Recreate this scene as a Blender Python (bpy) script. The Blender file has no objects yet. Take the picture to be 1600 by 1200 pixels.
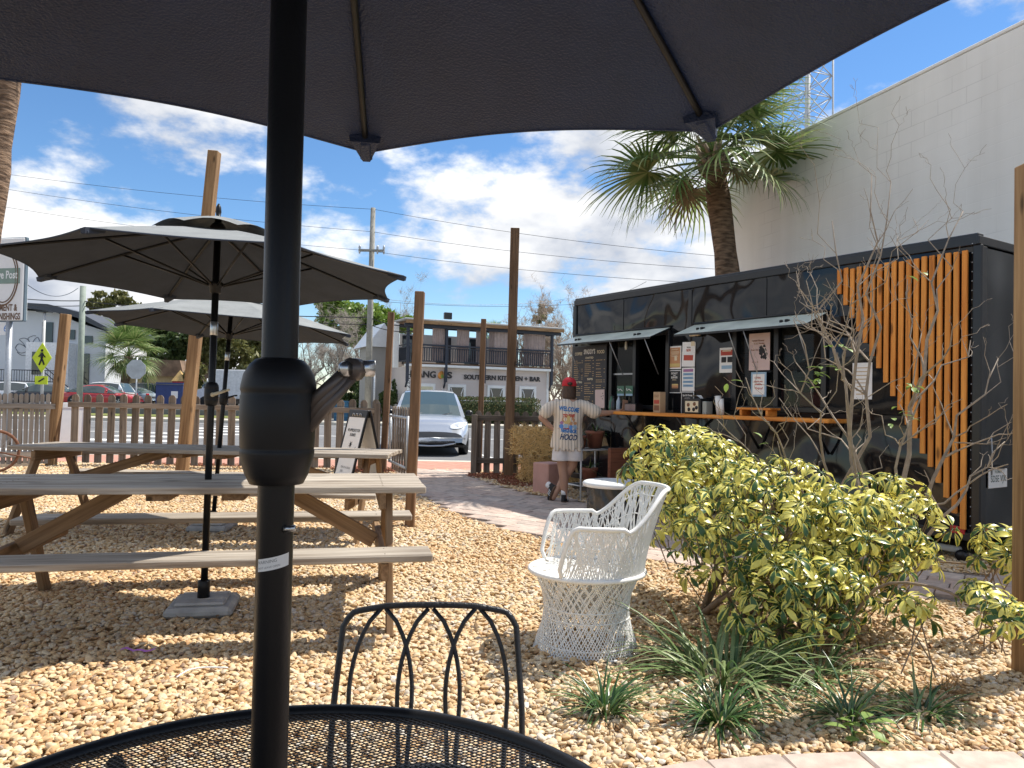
import bpy, bmesh, math, random
import numpy as np
from mathutils import Vector, Matrix, Euler, noise as mnoise
from mathutils.bvhtree import BVHTree

R = math.radians
scene = bpy.context.scene
col = scene.collection
rng = random.Random(7)

# ------------------------------------------------------------------ camera
CAM_H = 1.25
FPX = 1180.0                       # focal length in pixels of a 1600 px wide frame
cam_data = bpy.data.cameras.new('camera')
cam = bpy.data.objects.new('camera', cam_data)
col.objects.link(cam)
CAM_R = Matrix.Rotation(R(90 + 1.17), 4, 'X') @ Matrix.Rotation(R(1.15), 4, 'Z')
cam.matrix_world = Matrix.Translation((0, 0, CAM_H)) @ CAM_R
cam_data.sensor_width = 36
cam_data.lens = 36 * FPX / 1600
cam_data.clip_start = 0.05
cam_data.clip_end = 3000
scene.camera = cam

# ------------------------------------------------------------------ sun and sky
SHX, SHY = -0.62, -0.30            # ground shift of a shadow per metre of height
sun_dir = Vector((-SHX, -SHY, 1)).normalized()
sd = bpy.data.lights.new('sun', 'SUN')
sd.energy = 3.15
sd.angle = R(0.53)
sd.color = (1.0, 0.95, 0.86)
so = bpy.data.objects.new('sun', sd)
col.objects.link(so)
so.rotation_euler = sun_dir.to_track_quat('Z', 'Y').to_euler()
so.location = (6, 4, 12)

world = bpy.data.worlds.new('World')
scene.world = world
world.use_nodes = True
wt = world.node_tree
wt.nodes.clear()


def wn(t, **k):
    n = wt.nodes.new(t)
    for a, b in k.items():
        setattr(n, a, b)
    return n


def wl(a, b):
    wt.links.new(a, b)


w_out = wn('ShaderNodeOutputWorld')
sky = wn('ShaderNodeTexSky', sky_type='NISHITA', sun_disc=False)
sky.sun_elevation = math.asin(sun_dir.z)
sky.sun_rotation = math.atan2(sun_dir.x, sun_dir.y)
sky.air_density = 1.0
sky.dust_density = 0.0
sky.ozone_density = 5.0
bg_sky = wn('ShaderNodeBackground')
bg_sky.inputs[1].default_value = 0.075
hsv = wn('ShaderNodeHueSaturation')
hsv.inputs['Saturation'].default_value = 1.12
wl(sky.outputs[0], hsv.inputs['Color'])
wl(hsv.outputs[0], bg_sky.inputs[0])
tc = wn('ShaderNodeTexCoord')
CLOUD_OFF = (1.9, 9.1, 0.2)


def cloud_noise(off, scale, detail, rough):
    mp = wn('ShaderNodeMapping')
    mp.inputs['Location'].default_value = tuple(CLOUD_OFF[i] + off[i] for i in range(3))
    mp.inputs['Scale'].default_value = (1.0, 1.0, 1.9)
    wl(tc.outputs['Generated'], mp.inputs[0])
    n = wn('ShaderNodeTexNoise')
    n.inputs['Scale'].default_value = scale
    n.inputs['Detail'].default_value = detail
    n.inputs['Roughness'].default_value = rough
    wl(mp.outputs[0], n.inputs['Vector'])
    return n.outputs['Fac']


def wmath(op, a, b, clamp=False):
    n = wn('ShaderNodeMath', operation=op, use_clamp=clamp)
    for i, v in enumerate((a, b)):
        if isinstance(v, (int, float)):
            n.inputs[i].default_value = v
        else:
            wl(v, n.inputs[i])
    return n.outputs[0]


n1 = cloud_noise((0, 0, 0), 2.5, 10, 0.57)
n1s = cloud_noise((0.04, 0.02, 0.09), 2.5, 5, 0.52)
dens = wmath('ADD', n1, 0.015)
mask = wn('ShaderNodeMapRange', interpolation_type='SMOOTHSTEP')
wl(dens, mask.inputs[0])
mask.inputs[1].default_value = 0.482
mask.inputs[2].default_value = 0.555
shade = wmath('ADD', wmath('MULTIPLY', wmath('SUBTRACT', n1, n1s), 4.0), 0.60, True)
ramp = wn('ShaderNodeValToRGB')
ramp.color_ramp.elements[0].position = 0.15
ramp.color_ramp.elements[0].color = (0.40, 0.45, 0.55, 1)
ramp.color_ramp.elements[1].position = 0.85
ramp.color_ramp.elements[1].color = (1.0, 1.0, 1.0, 1)
wl(shade, ramp.inputs[0])
bg_cl = wn('ShaderNodeBackground')
bg_cl.inputs[1].default_value = 0.54
wl(ramp.outputs[0], bg_cl.inputs[0])
mixs = wn('ShaderNodeMixShader')
wl(mask.outputs[0], mixs.inputs[0])
wl(bg_sky.outputs[0], mixs.inputs[1])
wl(bg_cl.outputs[0], mixs.inputs[2])
wl(mixs.outputs[0], w_out.inputs[0])

scene.view_settings.view_transform = 'Standard'
scene.view_settings.look = 'None'
scene.view_settings.exposure = 1.12
scene.view_settings.gamma = 1.0
scene.view_settings.use_curve_mapping = False
scene.cycles.use_denoising = True
scene.cycles.max_bounces = 8
scene.cycles.transparent_max_bounces = 12
scene.cycles.caustics_reflective = False
scene.cycles.caustics_refractive = False


# ------------------------------------------------------------------ helpers
def at(px, py, d):
    """the point that stands d metres in front of the viewer under a pixel of the photograph"""
    v = CAM_R.to_3x3() @ Vector(((px - 800) / FPX, (600 - py) / FPX, -1))
    return Vector((0, 0, CAM_H)) + v * (d / v.y)


def tag(o, label=None, cat=None, group=None, kind=None):
    if label:
        o['label'] = label
    if cat:
        o['category'] = cat
    if group:
        o['group'] = group
    if kind:
        o['kind'] = kind
    return o


def link(name, data, parent=None, M=None):
    o = bpy.data.objects.new(name, data)
    col.objects.link(o)
    if parent is not None:
        o.parent = parent
    if M is not None:
        o.matrix_local = M
    return o


def empty(name, loc=(0, 0, 0), rz=0.0, label=None, cat=None, group=None):
    o = link(name, None)
    o.empty_display_size = 0.1
    o.location = loc
    o.rotation_euler = (0, 0, rz)
    return tag(o, label, cat, group)


def kids(o):
    return [c for c in bpy.data.objects if c.parent == o]


def copy_tree(o, parent=None, memo=None):
    if memo is None:
        memo = {}
        for c in bpy.data.objects:
            if c.parent:
                memo.setdefault(c.parent.name, []).append(c)
    c = o.copy()
    col.objects.link(c)
    c.parent = parent
    for ch in memo.get(o.name, []):
        copy_tree(ch, c, memo)
    return c


def frame(p0, p1, up=(0, 0, 1)):
    """matrix whose X runs from p0 to p1, centred between them"""
    p0, p1 = Vector(p0), Vector(p1)
    x = (p1 - p0).normalized()
    u = Vector(up)
    if abs(x.dot(u)) > 0.98:
        u = Vector((0, 1, 0))
    y = u.cross(x).normalized()
    z = x.cross(y)
    m = Matrix((x, y, z)).transposed().to_4x4()
    m.translation = (p0 + p1) / 2
    return m


def T(x, y, z, rz=0.0, rx=0.0, ry=0.0):
    return Matrix.Translation((x, y, z)) @ Euler((rx, ry, rz)).to_matrix().to_4x4()


class MB:
    """collects geometry that becomes one mesh object"""

    def __init__(self):
        self.v, self.f, self.m, self.s = [], [], [], []

    def add(self, vs, fs, mi=0, smooth=False):
        b = len(self.v)
        self.v.extend([tuple(p) for p in vs])
        for f in fs:
            self.f.append(tuple(b + i for i in f))
            self.m.append(mi)
            self.s.append(smooth)
        return self

    def box(self, c, s, M=None, mi=0, ch=0.0):
        hx, hy, hz = s[0] / 2, s[1] / 2, s[2] / 2
        if ch <= 0:
            vs = [Vector((x * hx, y * hy, z * hz)) for x in (-1, 1) for y in (-1, 1) for z in (-1, 1)]
            fs = [(0, 1, 3, 2), (4, 6, 7, 5), (0, 4, 5, 1), (2, 3, 7, 6), (0, 2, 6, 4), (1, 5, 7, 3)]
        else:
            ch = min(ch, hx * .9, hy * .9, hz * .9)
            vs, fs, idx = [], [], {}
            for sx in (-1, 1):
                for sy in (-1, 1):
                    for sz in (-1, 1):
                        for a in range(3):
                            p = [sx * (hx - ch), sy * (hy - ch), sz * (hz - ch)]
                            p[a] = (sx * hx, sy * hy, sz * hz)[a]
                            idx[(sx, sy, sz, a)] = len(vs)
                            vs.append(Vector(p))
            q = idx
            for s_ in (-1, 1):
                fs.append([q[(s_, -1, -1, 0)], q[(s_, 1, -1, 0)], q[(s_, 1, 1, 0)], q[(s_, -1, 1, 0)]][::s_])
                fs.append([q[(-1, s_, -1, 1)], q[(-1, s_, 1, 1)], q[(1, s_, 1, 1)], q[(1, s_, -1, 1)]][::s_])
                fs.append([q[(-1, -1, s_, 2)], q[(1, -1, s_, 2)], q[(1, 1, s_, 2)], q[(-1, 1, s_, 2)]][::s_])
            for s1 in (-1, 1):
                for s2 in (-1, 1):
                    k = s1 * s2
                    fs.append([q[(s1, s2, -1, 0)], q[(s1, s2, -1, 1)], q[(s1, s2, 1, 1)], q[(s1, s2, 1, 0)]][::k])
                    fs.append([q[(-1, s1, s2, 1)], q[(-1, s1, s2, 2)], q[(1, s1, s2, 2)], q[(1, s1, s2, 1)]][::k])
                    fs.append([q[(s2, -1, s1, 2)], q[(s2, -1, s1, 0)], q[(s2, 1, s1, 0)], q[(s2, 1, s1, 2)]][::k])
                    for s3 in (-1, 1):
                        fs.append([q[(s1, s2, s3, 0)], q[(s1, s2, s3, 1)], q[(s1, s2, s3, 2)]][::k * s3])
        c = Vector(c)
        vs = [p + c for p in vs]
        if M is not None:
            vs = [M @ p for p in vs]
        return self.add(vs, fs, mi)

    def tube(self, pts, rad, n=8, cap=True, mi=0, smooth=True, closed=False):
        pts = [Vector(p) for p in pts]
        k = len(pts)
        if not hasattr(rad, '__len__'):
            rad = [rad] * k
        tans = []
        for i in range(k):
            if closed:
                t = pts[(i + 1) % k] - pts[i - 1]
            else:
                t = pts[min(i + 1, k - 1)] - pts[max(i - 1, 0)]
            tans.append(t.normalized() if t.length > 1e-9 else Vector((0, 0, 1)))
        t0 = tans[0]
        nrm = t0.orthogonal().normalized()
        vs = []
        for i in range(k):
            t = tans[i]
            nrm = (nrm - t * nrm.dot(t))
            nrm = nrm.normalized() if nrm.length > 1e-6 else t.orthogonal().normalized()
            b = t.cross(nrm)
            for j in range(n):
                a = 2 * math.pi * j / n
                vs.append(pts[i] + (nrm * math.cos(a) + b * math.sin(a)) * rad[i])
        fs = []
        for i in range(k if closed else k - 1):
            i2 = (i + 1) % k
            for j in range(n):
                j2 = (j + 1) % n
                fs.append((i * n + j, i * n + j2, i2 * n + j2, i2 * n + j))
        if cap and not closed:
            fs.append(tuple(range(n))[::-1])
            fs.append(tuple((k - 1) * n + j for j in range(n)))
        return self.add(vs, fs, mi, smooth)

    def lathe(self, prof, n=24, M=None, mi=0, smooth=True, sx=1.0, sy=1.0):
        vs, fs = [], []
        for r, z in prof:
            for j in range(n):
                a = 2 * math.pi * j / n
                p = Vector((r * sx * math.cos(a), r * sy * math.sin(a), z))
                vs.append(M @ p if M is not None else p)
        for i in range(len(prof) - 1):
            for j in range(n):
                j2 = (j + 1) % n
                fs.append((i * n + j, i * n + j2, (i + 1) * n + j2, (i + 1) * n + j))
        if prof[0][0] > 1e-5:
            fs.append(tuple(range(n))[::-1])
        if prof[-1][0] > 1e-5:
            fs.append(tuple((len(prof) - 1) * n + j for j in range(n)))
        return self.add(vs, fs, mi, smooth)

    def grid(self, rows, mi=0, smooth=True, wrap=False):
        k, n = len(rows), len(rows[0])
        vs = [p for r in rows for p in r]
        fs = []
        for i in range(k - 1):
            for j in range(n if wrap else n - 1):
                j2 = (j + 1) % n
                fs.append((i * n + j, i * n + j2, (i + 1) * n + j2, (i + 1) * n + j))
        return self.add(vs, fs, mi, smooth)

    def prism(self, poly, z0, z1, M=None, mi=0):
        n = len(poly)
        vs = [Vector((p[0], p[1], z0)) for p in poly] + [Vector((p[0], p[1], z1)) for p in poly]
        fs = [tuple(range(n))[::-1], tuple(range(n, 2 * n))]
        for i in range(n):
            j = (i + 1) % n
            fs.append((i, j, n + j, n + i))
        if M is not None:
            vs = [M @ p for p in vs]
        return self.add(vs, fs, mi)

    def mesh(self, name, mats):
        me = bpy.data.meshes.new(name)
        me.from_pydata(self.v, [], self.f)
        if not isinstance(mats, (list, tuple)):
            mats = [mats]
        for m in mats:
            me.materials.append(m)
        me.polygons.foreach_set('material_index', self.m)
        me.polygons.foreach_set('use_smooth', self.s)
        me.update()
        return me

    def build(self, name, mats, parent=None, M=None):
        return link(name, self.mesh(name, mats), parent, M)


_plank_cache = {}


def plank(name, p0, p1, w, h, mat, parent=None, up=(0, 0, 1), ch=0.004, over=0.0):
    """board from p0 to p1, w wide across, h thick along up; grain runs along its own X"""
    L = (Vector(p1) - Vector(p0)).length + over
    key = (round(L, 4), round(w, 4), round(h, 4), mat.name, ch)
    me = _plank_cache.get(key)
    if me is None:
        me = MB().box((0, 0, 0), (L, w, h), ch=ch).mesh(name, mat)
        _plank_cache[key] = me
    return link(name, me, parent, frame(p0, p1, up))


def text(s, size, mat, parent, M, width=None, name='lettering', extrude=0.0, align='CENTER', bold=0.0, shear=0.0):
    cu = bpy.data.curves.new(name, 'FONT')
    cu.body = s
    cu.size = size
    cu.align_x = align
    cu.align_y = 'CENTER'
    cu.extrude = extrude
    cu.offset = bold
    cu.shear = shear
    cu.resolution_u = 3
    tmp = bpy.data.objects.new('tmp', cu)
    col.objects.link(tmp)
    dg = bpy.context.evaluated_depsgraph_get()
    me = bpy.data.meshes.new_from_object(tmp.evaluated_get(dg))
    bpy.data.objects.remove(tmp)
    bpy.data.curves.remove(cu)
    me.name = name
    me.materials.clear()
    me.materials.append(mat)
    if width and len(me.vertices):
        xs = [v.co.x for v in me.vertices]
        k = width / max(1e-6, max(xs) - min(xs))
        for v in me.vertices:
            v.co.x *= k
    return link(name, me, parent, M)


# ------------------------------------------------------------------ materials
def new_mat(name):
    m = bpy.data.materials.new(name)
    m.use_nodes = True
    nt = m.node_tree
    b = nt.nodes['Principled BSDF']
    return m, nt, b


def node(nt, t, **k):
    n = nt.nodes.new(t)
    for a, b in k.items():
        setattr(n, a, b)
    return n


def flat(name, c, rough=0.6, metal=0.0, var=0.12, scale=6.0, bump=0.0, bscale=60.0, spec=0.5, coat=0.0, emit=None, estr=0.0, rand=0.0):
    """colour with soft mottling, optional fine relief and per-object variation"""
    m, nt, b = new_mat(name)
    b.inputs['Roughness'].default_value = rough
    b.inputs['Metallic'].default_value = metal
    b.inputs['Specular IOR Level'].default_value = spec
    b.inputs['Coat Weight'].default_value = coat
    co = node(nt, 'ShaderNodeTexCoord')
    n = node(nt, 'ShaderNodeTexNoise')
    n.inputs['Scale'].default_value = scale
    n.inputs['Detail'].default_value = 5
    nt.links.new(co.outputs['Object'], n.inputs['Vector'])
    mx = node(nt, 'ShaderNodeMix', data_type='RGBA')
    mx.inputs[6].default_value = tuple(x * (1 - var) for x in c) + (1,)
    mx.inputs[7].default_value = tuple(min(1, x * (1 + var)) for x in c) + (1,)
    mr = node(nt, 'ShaderNodeMapRange')
    mr.inputs[1].default_value = 0.3
    mr.inputs[2].default_value = 0.7
    nt.links.new(n.outputs['Fac'], mr.inputs[0])
    nt.links.new(mr.outputs[0], mx.inputs[0])
    last = mx.outputs[2]
    if rand > 0:
        oi = node(nt, 'ShaderNodeObjectInfo')
        hs = node(nt, 'ShaderNodeHueSaturation')
        mv = node(nt, 'ShaderNodeMapRange')
        mv.inputs[3].default_value = 1 - rand
        mv.inputs[4].default_value = 1 + rand
        nt.links.new(oi.outputs['Random'], mv.inputs[0])
        nt.links.new(mv.outputs[0], hs.inputs['Value'])
        nt.links.new(last, hs.inputs['Color'])
        last = hs.outputs[0]
    nt.links.new(last, b.inputs['Base Color'])
    if bump > 0:
        n2 = node(nt, 'ShaderNodeTexNoise')
        n2.inputs['Scale'].default_value = bscale
        n2.inputs['Detail'].default_value = 4
        nt.links.new(co.outputs['Object'], n2.inputs['Vector'])
        bp = node(nt, 'ShaderNodeBump')
        bp.inputs['Strength'].default_value = bump
        bp.inputs['Distance'].default_value = 0.01
        nt.links.new(n2.outputs['Fac'], bp.inputs['Height'])
        nt.links.new(bp.outputs[0], b.inputs['Normal'])
    if emit:
        b.inputs['Emission Color'].default_value = tuple(emit) + (1,)
        b.inputs['Emission Strength'].default_value = estr
    return m


def wood(name, dark, light, rough=0.75, rand=0.18, grain=1.0, bump=0.5, knots=True):
    """long grain along the object's own X"""
    m, nt, b = new_mat(name)
    b.inputs['Roughness'].default_value = rough
    b.inputs['Specular IOR Level'].default_value = 0.25
    co = node(nt, 'ShaderNodeTexCoord')
    oi = node(nt, 'ShaderNodeObjectInfo')
    off = node(nt, 'ShaderNodeVectorMath', operation='SCALE')
    off.inputs[0].default_value = (7.3, 3.1, 5.7)
    nt.links.new(oi.outputs['Random'], off.inputs['Scale'])
    ad = node(nt, 'ShaderNodeVectorMath', operation='ADD')
    nt.links.new(co.outputs['Object'], ad.inputs[0])
    nt.links.new(off.outputs[0], ad.inputs[1])
    mp = node(nt, 'ShaderNodeMapping')
    mp.inputs['Scale'].default_value = (1.6, 38, 38)
    nt.links.new(ad.outputs[0], mp.inputs[0])
    n = node(nt, 'ShaderNodeTexNoise')
    n.inputs['Scale'].default_value = 1.0 * grain
    n.inputs['Detail'].default_value = 6
    n.inputs['Roughness'].default_value = 0.62
    n.inputs['Distortion'].default_value = 0.35
    nt.links.new(mp.outputs[0], n.inputs['Vector'])
    mp2 = node(nt, 'ShaderNodeMapping')
    mp2.inputs['Scale'].default_value = (1.1, 5, 5)
    nt.links.new(ad.outputs[0], mp2.inputs[0])
    n2 = node(nt, 'ShaderNodeTexNoise')
    n2.inputs['Scale'].default_value = 1.0
    n2.inputs['Detail'].default_value = 3
    nt.links.new(mp2.outputs[0], n2.inputs['Vector'])
    mixf = node(nt, 'ShaderNodeMath', operation='MULTIPLY_ADD')
    mixf.inputs[1].default_value = 0.62
    nt.links.new(n.outputs['Fac'], mixf.inputs[0])
    m38 = node(nt, 'ShaderNodeMath', operation='MULTIPLY')
    m38.inputs[1].default_value = 0.38
    nt.links.new(n2.outputs['Fac'], m38.inputs[0])
    nt.links.new(m38.outputs[0], mixf.inputs[2])
    rp = node(nt, 'ShaderNodeValToRGB')
    e = rp.color_ramp.elements
    e[0].position, e[0].color = 0.30, tuple(x * 0.55 for x in dark) + (1,)
    e[1].position, e[1].color = 0.68, tuple(light) + (1,)
    e.new(0.42).color = tuple(dark) + (1,)
    e.new(0.54).color = tuple((a + b_) / 2 for a, b_ in zip(dark, light)) + (1,)
    nt.links.new(mixf.outputs[0], rp.inputs[0])
    last = rp.outputs[0]
    if knots:
        vo = node(nt, 'ShaderNodeTexVoronoi')
        mpk = node(nt, 'ShaderNodeMapping')
        mpk.inputs['Scale'].default_value = (2.2, 7, 7)
        nt.links.new(ad.outputs[0], mpk.inputs[0])
        nt.links.new(mpk.outputs[0], vo.inputs['Vector'])
        vo.inputs['Scale'].default_value = 1.0
        kr = node(nt, 'ShaderNodeMapRange')
        kr.inputs[1].default_value = 0.07
        kr.inputs[2].default_value = 0.15
        kr.inputs[3].default_value = 0.35
        kr.inputs[4].default_value = 1.0
        nt.links.new(vo.outputs['Distance'], kr.inputs[0])
        mk = node(nt, 'ShaderNodeMix', data_type='RGBA', blend_type='MULTIPLY')
        mk.inputs[0].default_value = 1.0
        nt.links.new(last, mk.inputs[6])
        nt.links.new(kr.outputs[0], mk.inputs[7])
        last = mk.outputs[2]
    hs = node(nt, 'ShaderNodeHueSaturation')
    mv = node(nt, 'ShaderNodeMapRange')
    mv.inputs[3].default_value = 1 - rand
    mv.inputs[4].default_value = 1 + rand
    nt.links.new(oi.outputs['Random'], mv.inputs[0])
    nt.links.new(mv.outputs[0], hs.inputs['Value'])
    nt.links.new(last, hs.inputs['Color'])
    nt.links.new(hs.outputs[0], b.inputs['Base Color'])
    bp = node(nt, 'ShaderNodeBump')
    bp.inputs['Strength'].default_value = bump
    bp.inputs['Distance'].default_value = 0.004
    nt.links.new(n.outputs['Fac'], bp.inputs['Height'])
    nt.links.new(bp.outputs[0], b.inputs['Normal'])
    return m


def leafy(name, cols, rough=0.45, trans=0.25, spec=0.4):
    """leaf with translucency; colour picked per face island from a ramp"""
    m, nt, b = new_mat(name)
    b.inputs['Roughness'].default_value = rough
    b.inputs['Specular IOR Level'].default_value = spec
    ge = node(nt, 'ShaderNodeNewGeometry')
    rp = node(nt, 'ShaderNodeValToRGB')
    e = rp.color_ramp.elements
    e[0].position, e[0].color = 0.0, tuple(cols[0]) + (1,)
    e[1].position, e[1].color = 1.0, tuple(cols[-1]) + (1,)
    for i, c in enumerate(cols[1:-1]):
        e.new((i + 1) / (len(cols) - 1)).color = tuple(c) + (1,)
    nt.links.new(ge.outputs['Random Per Island'], rp.inputs[0])
    nt.links.new(rp.outputs[0], b.inputs['Base Color'])
    tr = node(nt, 'ShaderNodeBsdfTranslucent')
    nt.links.new(rp.outputs[0], tr.inputs[0])
    mx = node(nt, 'ShaderNodeMixShader')
    mx.inputs[0].default_value = trans
    nt.links.new(b.outputs[0], mx.inputs[1])
    nt.links.new(tr.outputs[0], mx.inputs[2])
    nt.links.new(mx.outputs[0], nt.nodes['Material Output'].inputs[0])
    return m


def fabric(name, c, trans=0.25, rough=0.8, bump=0.25, bscale=900, sheen=0.0, spec=0.3):
    m, nt, b = new_mat(name)
    b.inputs['Base Color'].default_value = tuple(c) + (1,)
    b.inputs['Roughness'].default_value = rough
    b.inputs['Specular IOR Level'].default_value = spec
    co = node(nt, 'ShaderNodeTexCoord')
    n = node(nt, 'ShaderNodeTexNoise')
    n.inputs['Scale'].default_value = bscale
    nt.links.new(co.outputs['Object'], n.inputs['Vector'])
    n2 = node(nt, 'ShaderNodeTexNoise')
    n2.inputs['Scale'].default_value = 4.5
    n2.inputs['Detail'].default_value = 8
    n2.inputs['Roughness'].default_value = 0.75
    nt.links.new(co.outputs['Object'], n2.inputs['Vector'])
    mx0 = node(nt, 'ShaderNodeMix', data_type='RGBA')
    mx0.inputs[6].default_value = tuple(x * .55 for x in c) + (1,)
    mx0.inputs[7].default_value = tuple(x * 1.45 for x in c) + (1,)  # broad mottling stands in for light coming through the cloth
    nt.links.new(n2.outputs['Fac'], mx0.inputs[0])
    nt.links.new(mx0.outputs[2], b.inputs['Base Color'])
    bp = node(nt, 'ShaderNodeBump')
    bp.inputs['Strength'].default_value = bump
    bp.inputs['Distance'].default_value = 0.004
    nt.links.new(n.outputs['Fac'], bp.inputs['Height'])
    nt.links.new(bp.outputs[0], b.inputs['Normal'])
    tr = node(nt, 'ShaderNodeBsdfTranslucent')
    nt.links.new(mx0.outputs[2], tr.inputs[0])
    mx = node(nt, 'ShaderNodeMixShader')
    mx.inputs[0].default_value = trans
    nt.links.new(b.outputs[0], mx.inputs[1])
    nt.links.new(tr.outputs[0], mx.inputs[2])
    nt.links.new(mx.outputs[0], nt.nodes['Material Output'].inputs[0])
    return m


def glass(name, tint=(0.05, 0.06, 0.07), rough=0.03):
    """dark window pane that mirrors what is around it"""
    m, nt, b = new_mat(name)
    b.inputs['Base Color'].default_value = tuple(tint) + (1,)
    b.inputs['Roughness'].default_value = rough
    b.inputs['Specular IOR Level'].default_value = 0.8
    return m


def pane_mat(name, tint=(0.8, 0.85, 0.88), alpha=0.25):
    """clear pane: part mirror, part see-through"""
    m, nt, b = new_mat(name)
    b.inputs['Base Color'].default_value = (0.02, 0.02, 0.02, 1)
    b.inputs['Roughness'].default_value = 0.02
    tr = node(nt, 'ShaderNodeBsdfTransparent')
    tr.inputs[0].default_value = tuple(tint) + (1,)
    fr = node(nt, 'ShaderNodeFresnel')
    fr.inputs[0].default_value = 1.5
    ad = node(nt, 'ShaderNodeMath', operation='ADD', use_clamp=True)
    ad.inputs[1].default_value = alpha
    nt.links.new(fr.outputs[0], ad.inputs[0])
    mx = node(nt, 'ShaderNodeMixShader')
    nt.links.new(ad.outputs[0], mx.inputs[0])
    nt.links.new(tr.outputs[0], mx.inputs[1])
    nt.links.new(b.outputs[0], mx.inputs[2])
    nt.links.new(mx.outputs[0], nt.nodes['Material Output'].inputs[0])
    return m


W_GREY = wood('weathered_table_wood', (0.25, 0.205, 0.16), (0.56, 0.50, 0.42), rand=0.14)
W_LEG = wood('treated_leg_wood', (0.17, 0.10, 0.052), (0.36, 0.235, 0.13), rand=0.12)
W_FENCE = wood('weathered_fence_wood', (0.145, 0.115, 0.09), (0.31, 0.255, 0.205), rand=0.25)
W_SIDE = wood('silvered_fence_wood', (0.28, 0.245, 0.21), (0.48, 0.44, 0.39), rand=0.2)
W_POST = wood('amber_post_wood', (0.22, 0.125, 0.06), (0.42, 0.27, 0.14), rand=0.10)
W_BROWN = wood('brown_post_wood', (0.13, 0.075, 0.042), (0.27, 0.165, 0.095), rand=0.12)
W_ORANGE = wood('orange_stained_wood', (0.58, 0.20, 0.035), (0.86, 0.38, 0.08), rough=0.5, rand=0.10, bump=0.25)
BLACK_METAL = flat('black_powder_coat', (0.009, 0.009, 0.010), rough=0.38, var=0.2, bump=0.05, bscale=250, spec=.3)
BLACK_PLASTIC = flat('black_plastic', (0.010, 0.010, 0.011), rough=0.45, var=0.15, spec=.3)
IRON = flat('painted_wrought_iron', (0.018, 0.018, 0.020), rough=0.38, var=0.5, scale=40, bump=0.3, bscale=120)
STEEL = flat('brushed_steel', (0.55, 0.55, 0.54), rough=0.3, metal=1.0, var=0.08)
GALV = flat('galvanised_steel', (0.42, 0.44, 0.46), rough=0.5, metal=0.6, var=0.12, scale=20)
WHITE = flat('white_paint', (0.78, 0.78, 0.76), rough=0.5, var=0.05)
WHITE_PAPER = flat('white_paper', (0.80, 0.79, 0.77), rough=0.8, var=0.03)
CONCRETE = flat('concrete', (0.38, 0.37, 0.35), rough=0.9, var=0.2, scale=9, bump=0.4, bscale=90)

# ================================================================== the ground
def inside(poly, x, y):
    n, r = len(poly), np.zeros(x.shape, bool)
    j = n - 1
    for i in range(n):
        xi, yi = poly[i]
        xj, yj = poly[j]
        c = ((yi > y) != (yj > y)) & (x < (xj - xi) * (y - yi) / (yj - yi + 1e-12) + xi)
        r ^= c
        j = i
    return r


def smooth_poly(pts, k=6):
    """Catmull-Rom through the points (open)"""
    out = []
    P = [pts[0]] + list(pts) + [pts[-1]]
    for i in range(1, len(P) - 2):
        p0, p1, p2, p3 = [Vector(q) for q in P[i - 1:i + 3]]
        for s in range(k):
            t = s / k
            out.append(0.5 * ((2 * p1) + (p2 - p0) * t + (2 * p0 - 5 * p1 + 4 * p2 - p3) * t * t + (3 * p1 - p0 - 3 * p2 + p3) * t ** 3))
    out.append(Vector(P[-2]))
    return [tuple(p) for p in out]


def sheet(name, poly, z, mat, kind='structure'):
    mb = MB()
    mb.add([(p[0], p[1], z) for p in poly], [tuple(range(len(poly)))])
    o = mb.build(name, mat)
    return tag(o, kind=kind)


def ground_mat(name, a, b_, scale=3.0, bump=0.4, bscale=80, rough=0.95):
    m, nt, b = new_mat(name)
    b.inputs['Roughness'].default_value = rough
    b.inputs['Specular IOR Level'].default_value = 0.2
    co = node(nt, 'ShaderNodeTexCoord')
    n = node(nt, 'ShaderNodeTexNoise')
    n.inputs['Scale'].default_value = scale
    n.inputs['Detail'].default_value = 8
    n.inputs['Roughness'].default_value = 0.7
    nt.links.new(co.outputs['Object'], n.inputs['Vector'])
    mr = node(nt, 'ShaderNodeMapRange')
    mr.inputs[1].default_value, mr.inputs[2].default_value = 0.35, 0.65
    nt.links.new(n.outputs['Fac'], mr.inputs[0])
    mx = node(nt, 'ShaderNodeMix', data_type='RGBA')
    mx.inputs[6].default_value = tuple(a) + (1,)
    mx.inputs[7].default_value = tuple(b_) + (1,)
    nt.links.new(mr.outputs[0], mx.inputs[0])
    nt.links.new(mx.outputs[2], b.inputs['Base Color'])
    n2 = node(nt, 'ShaderNodeTexNoise')
    n2.inputs['Scale'].default_value = bscale
    n2.inputs['Detail'].default_value = 5
    nt.links.new(co.outputs['Object'], n2.inputs['Vector'])
    bp = node(nt, 'ShaderNodeBump')
    bp.inputs['Strength'].default_value = bump
    bp.inputs['Distance'].default_value = 0.02
    nt.links.new(n2.outputs['Fac'], bp.inputs['Height'])
    nt.links.new(bp.outputs[0], b.inputs['Normal'])
    return m


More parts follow.
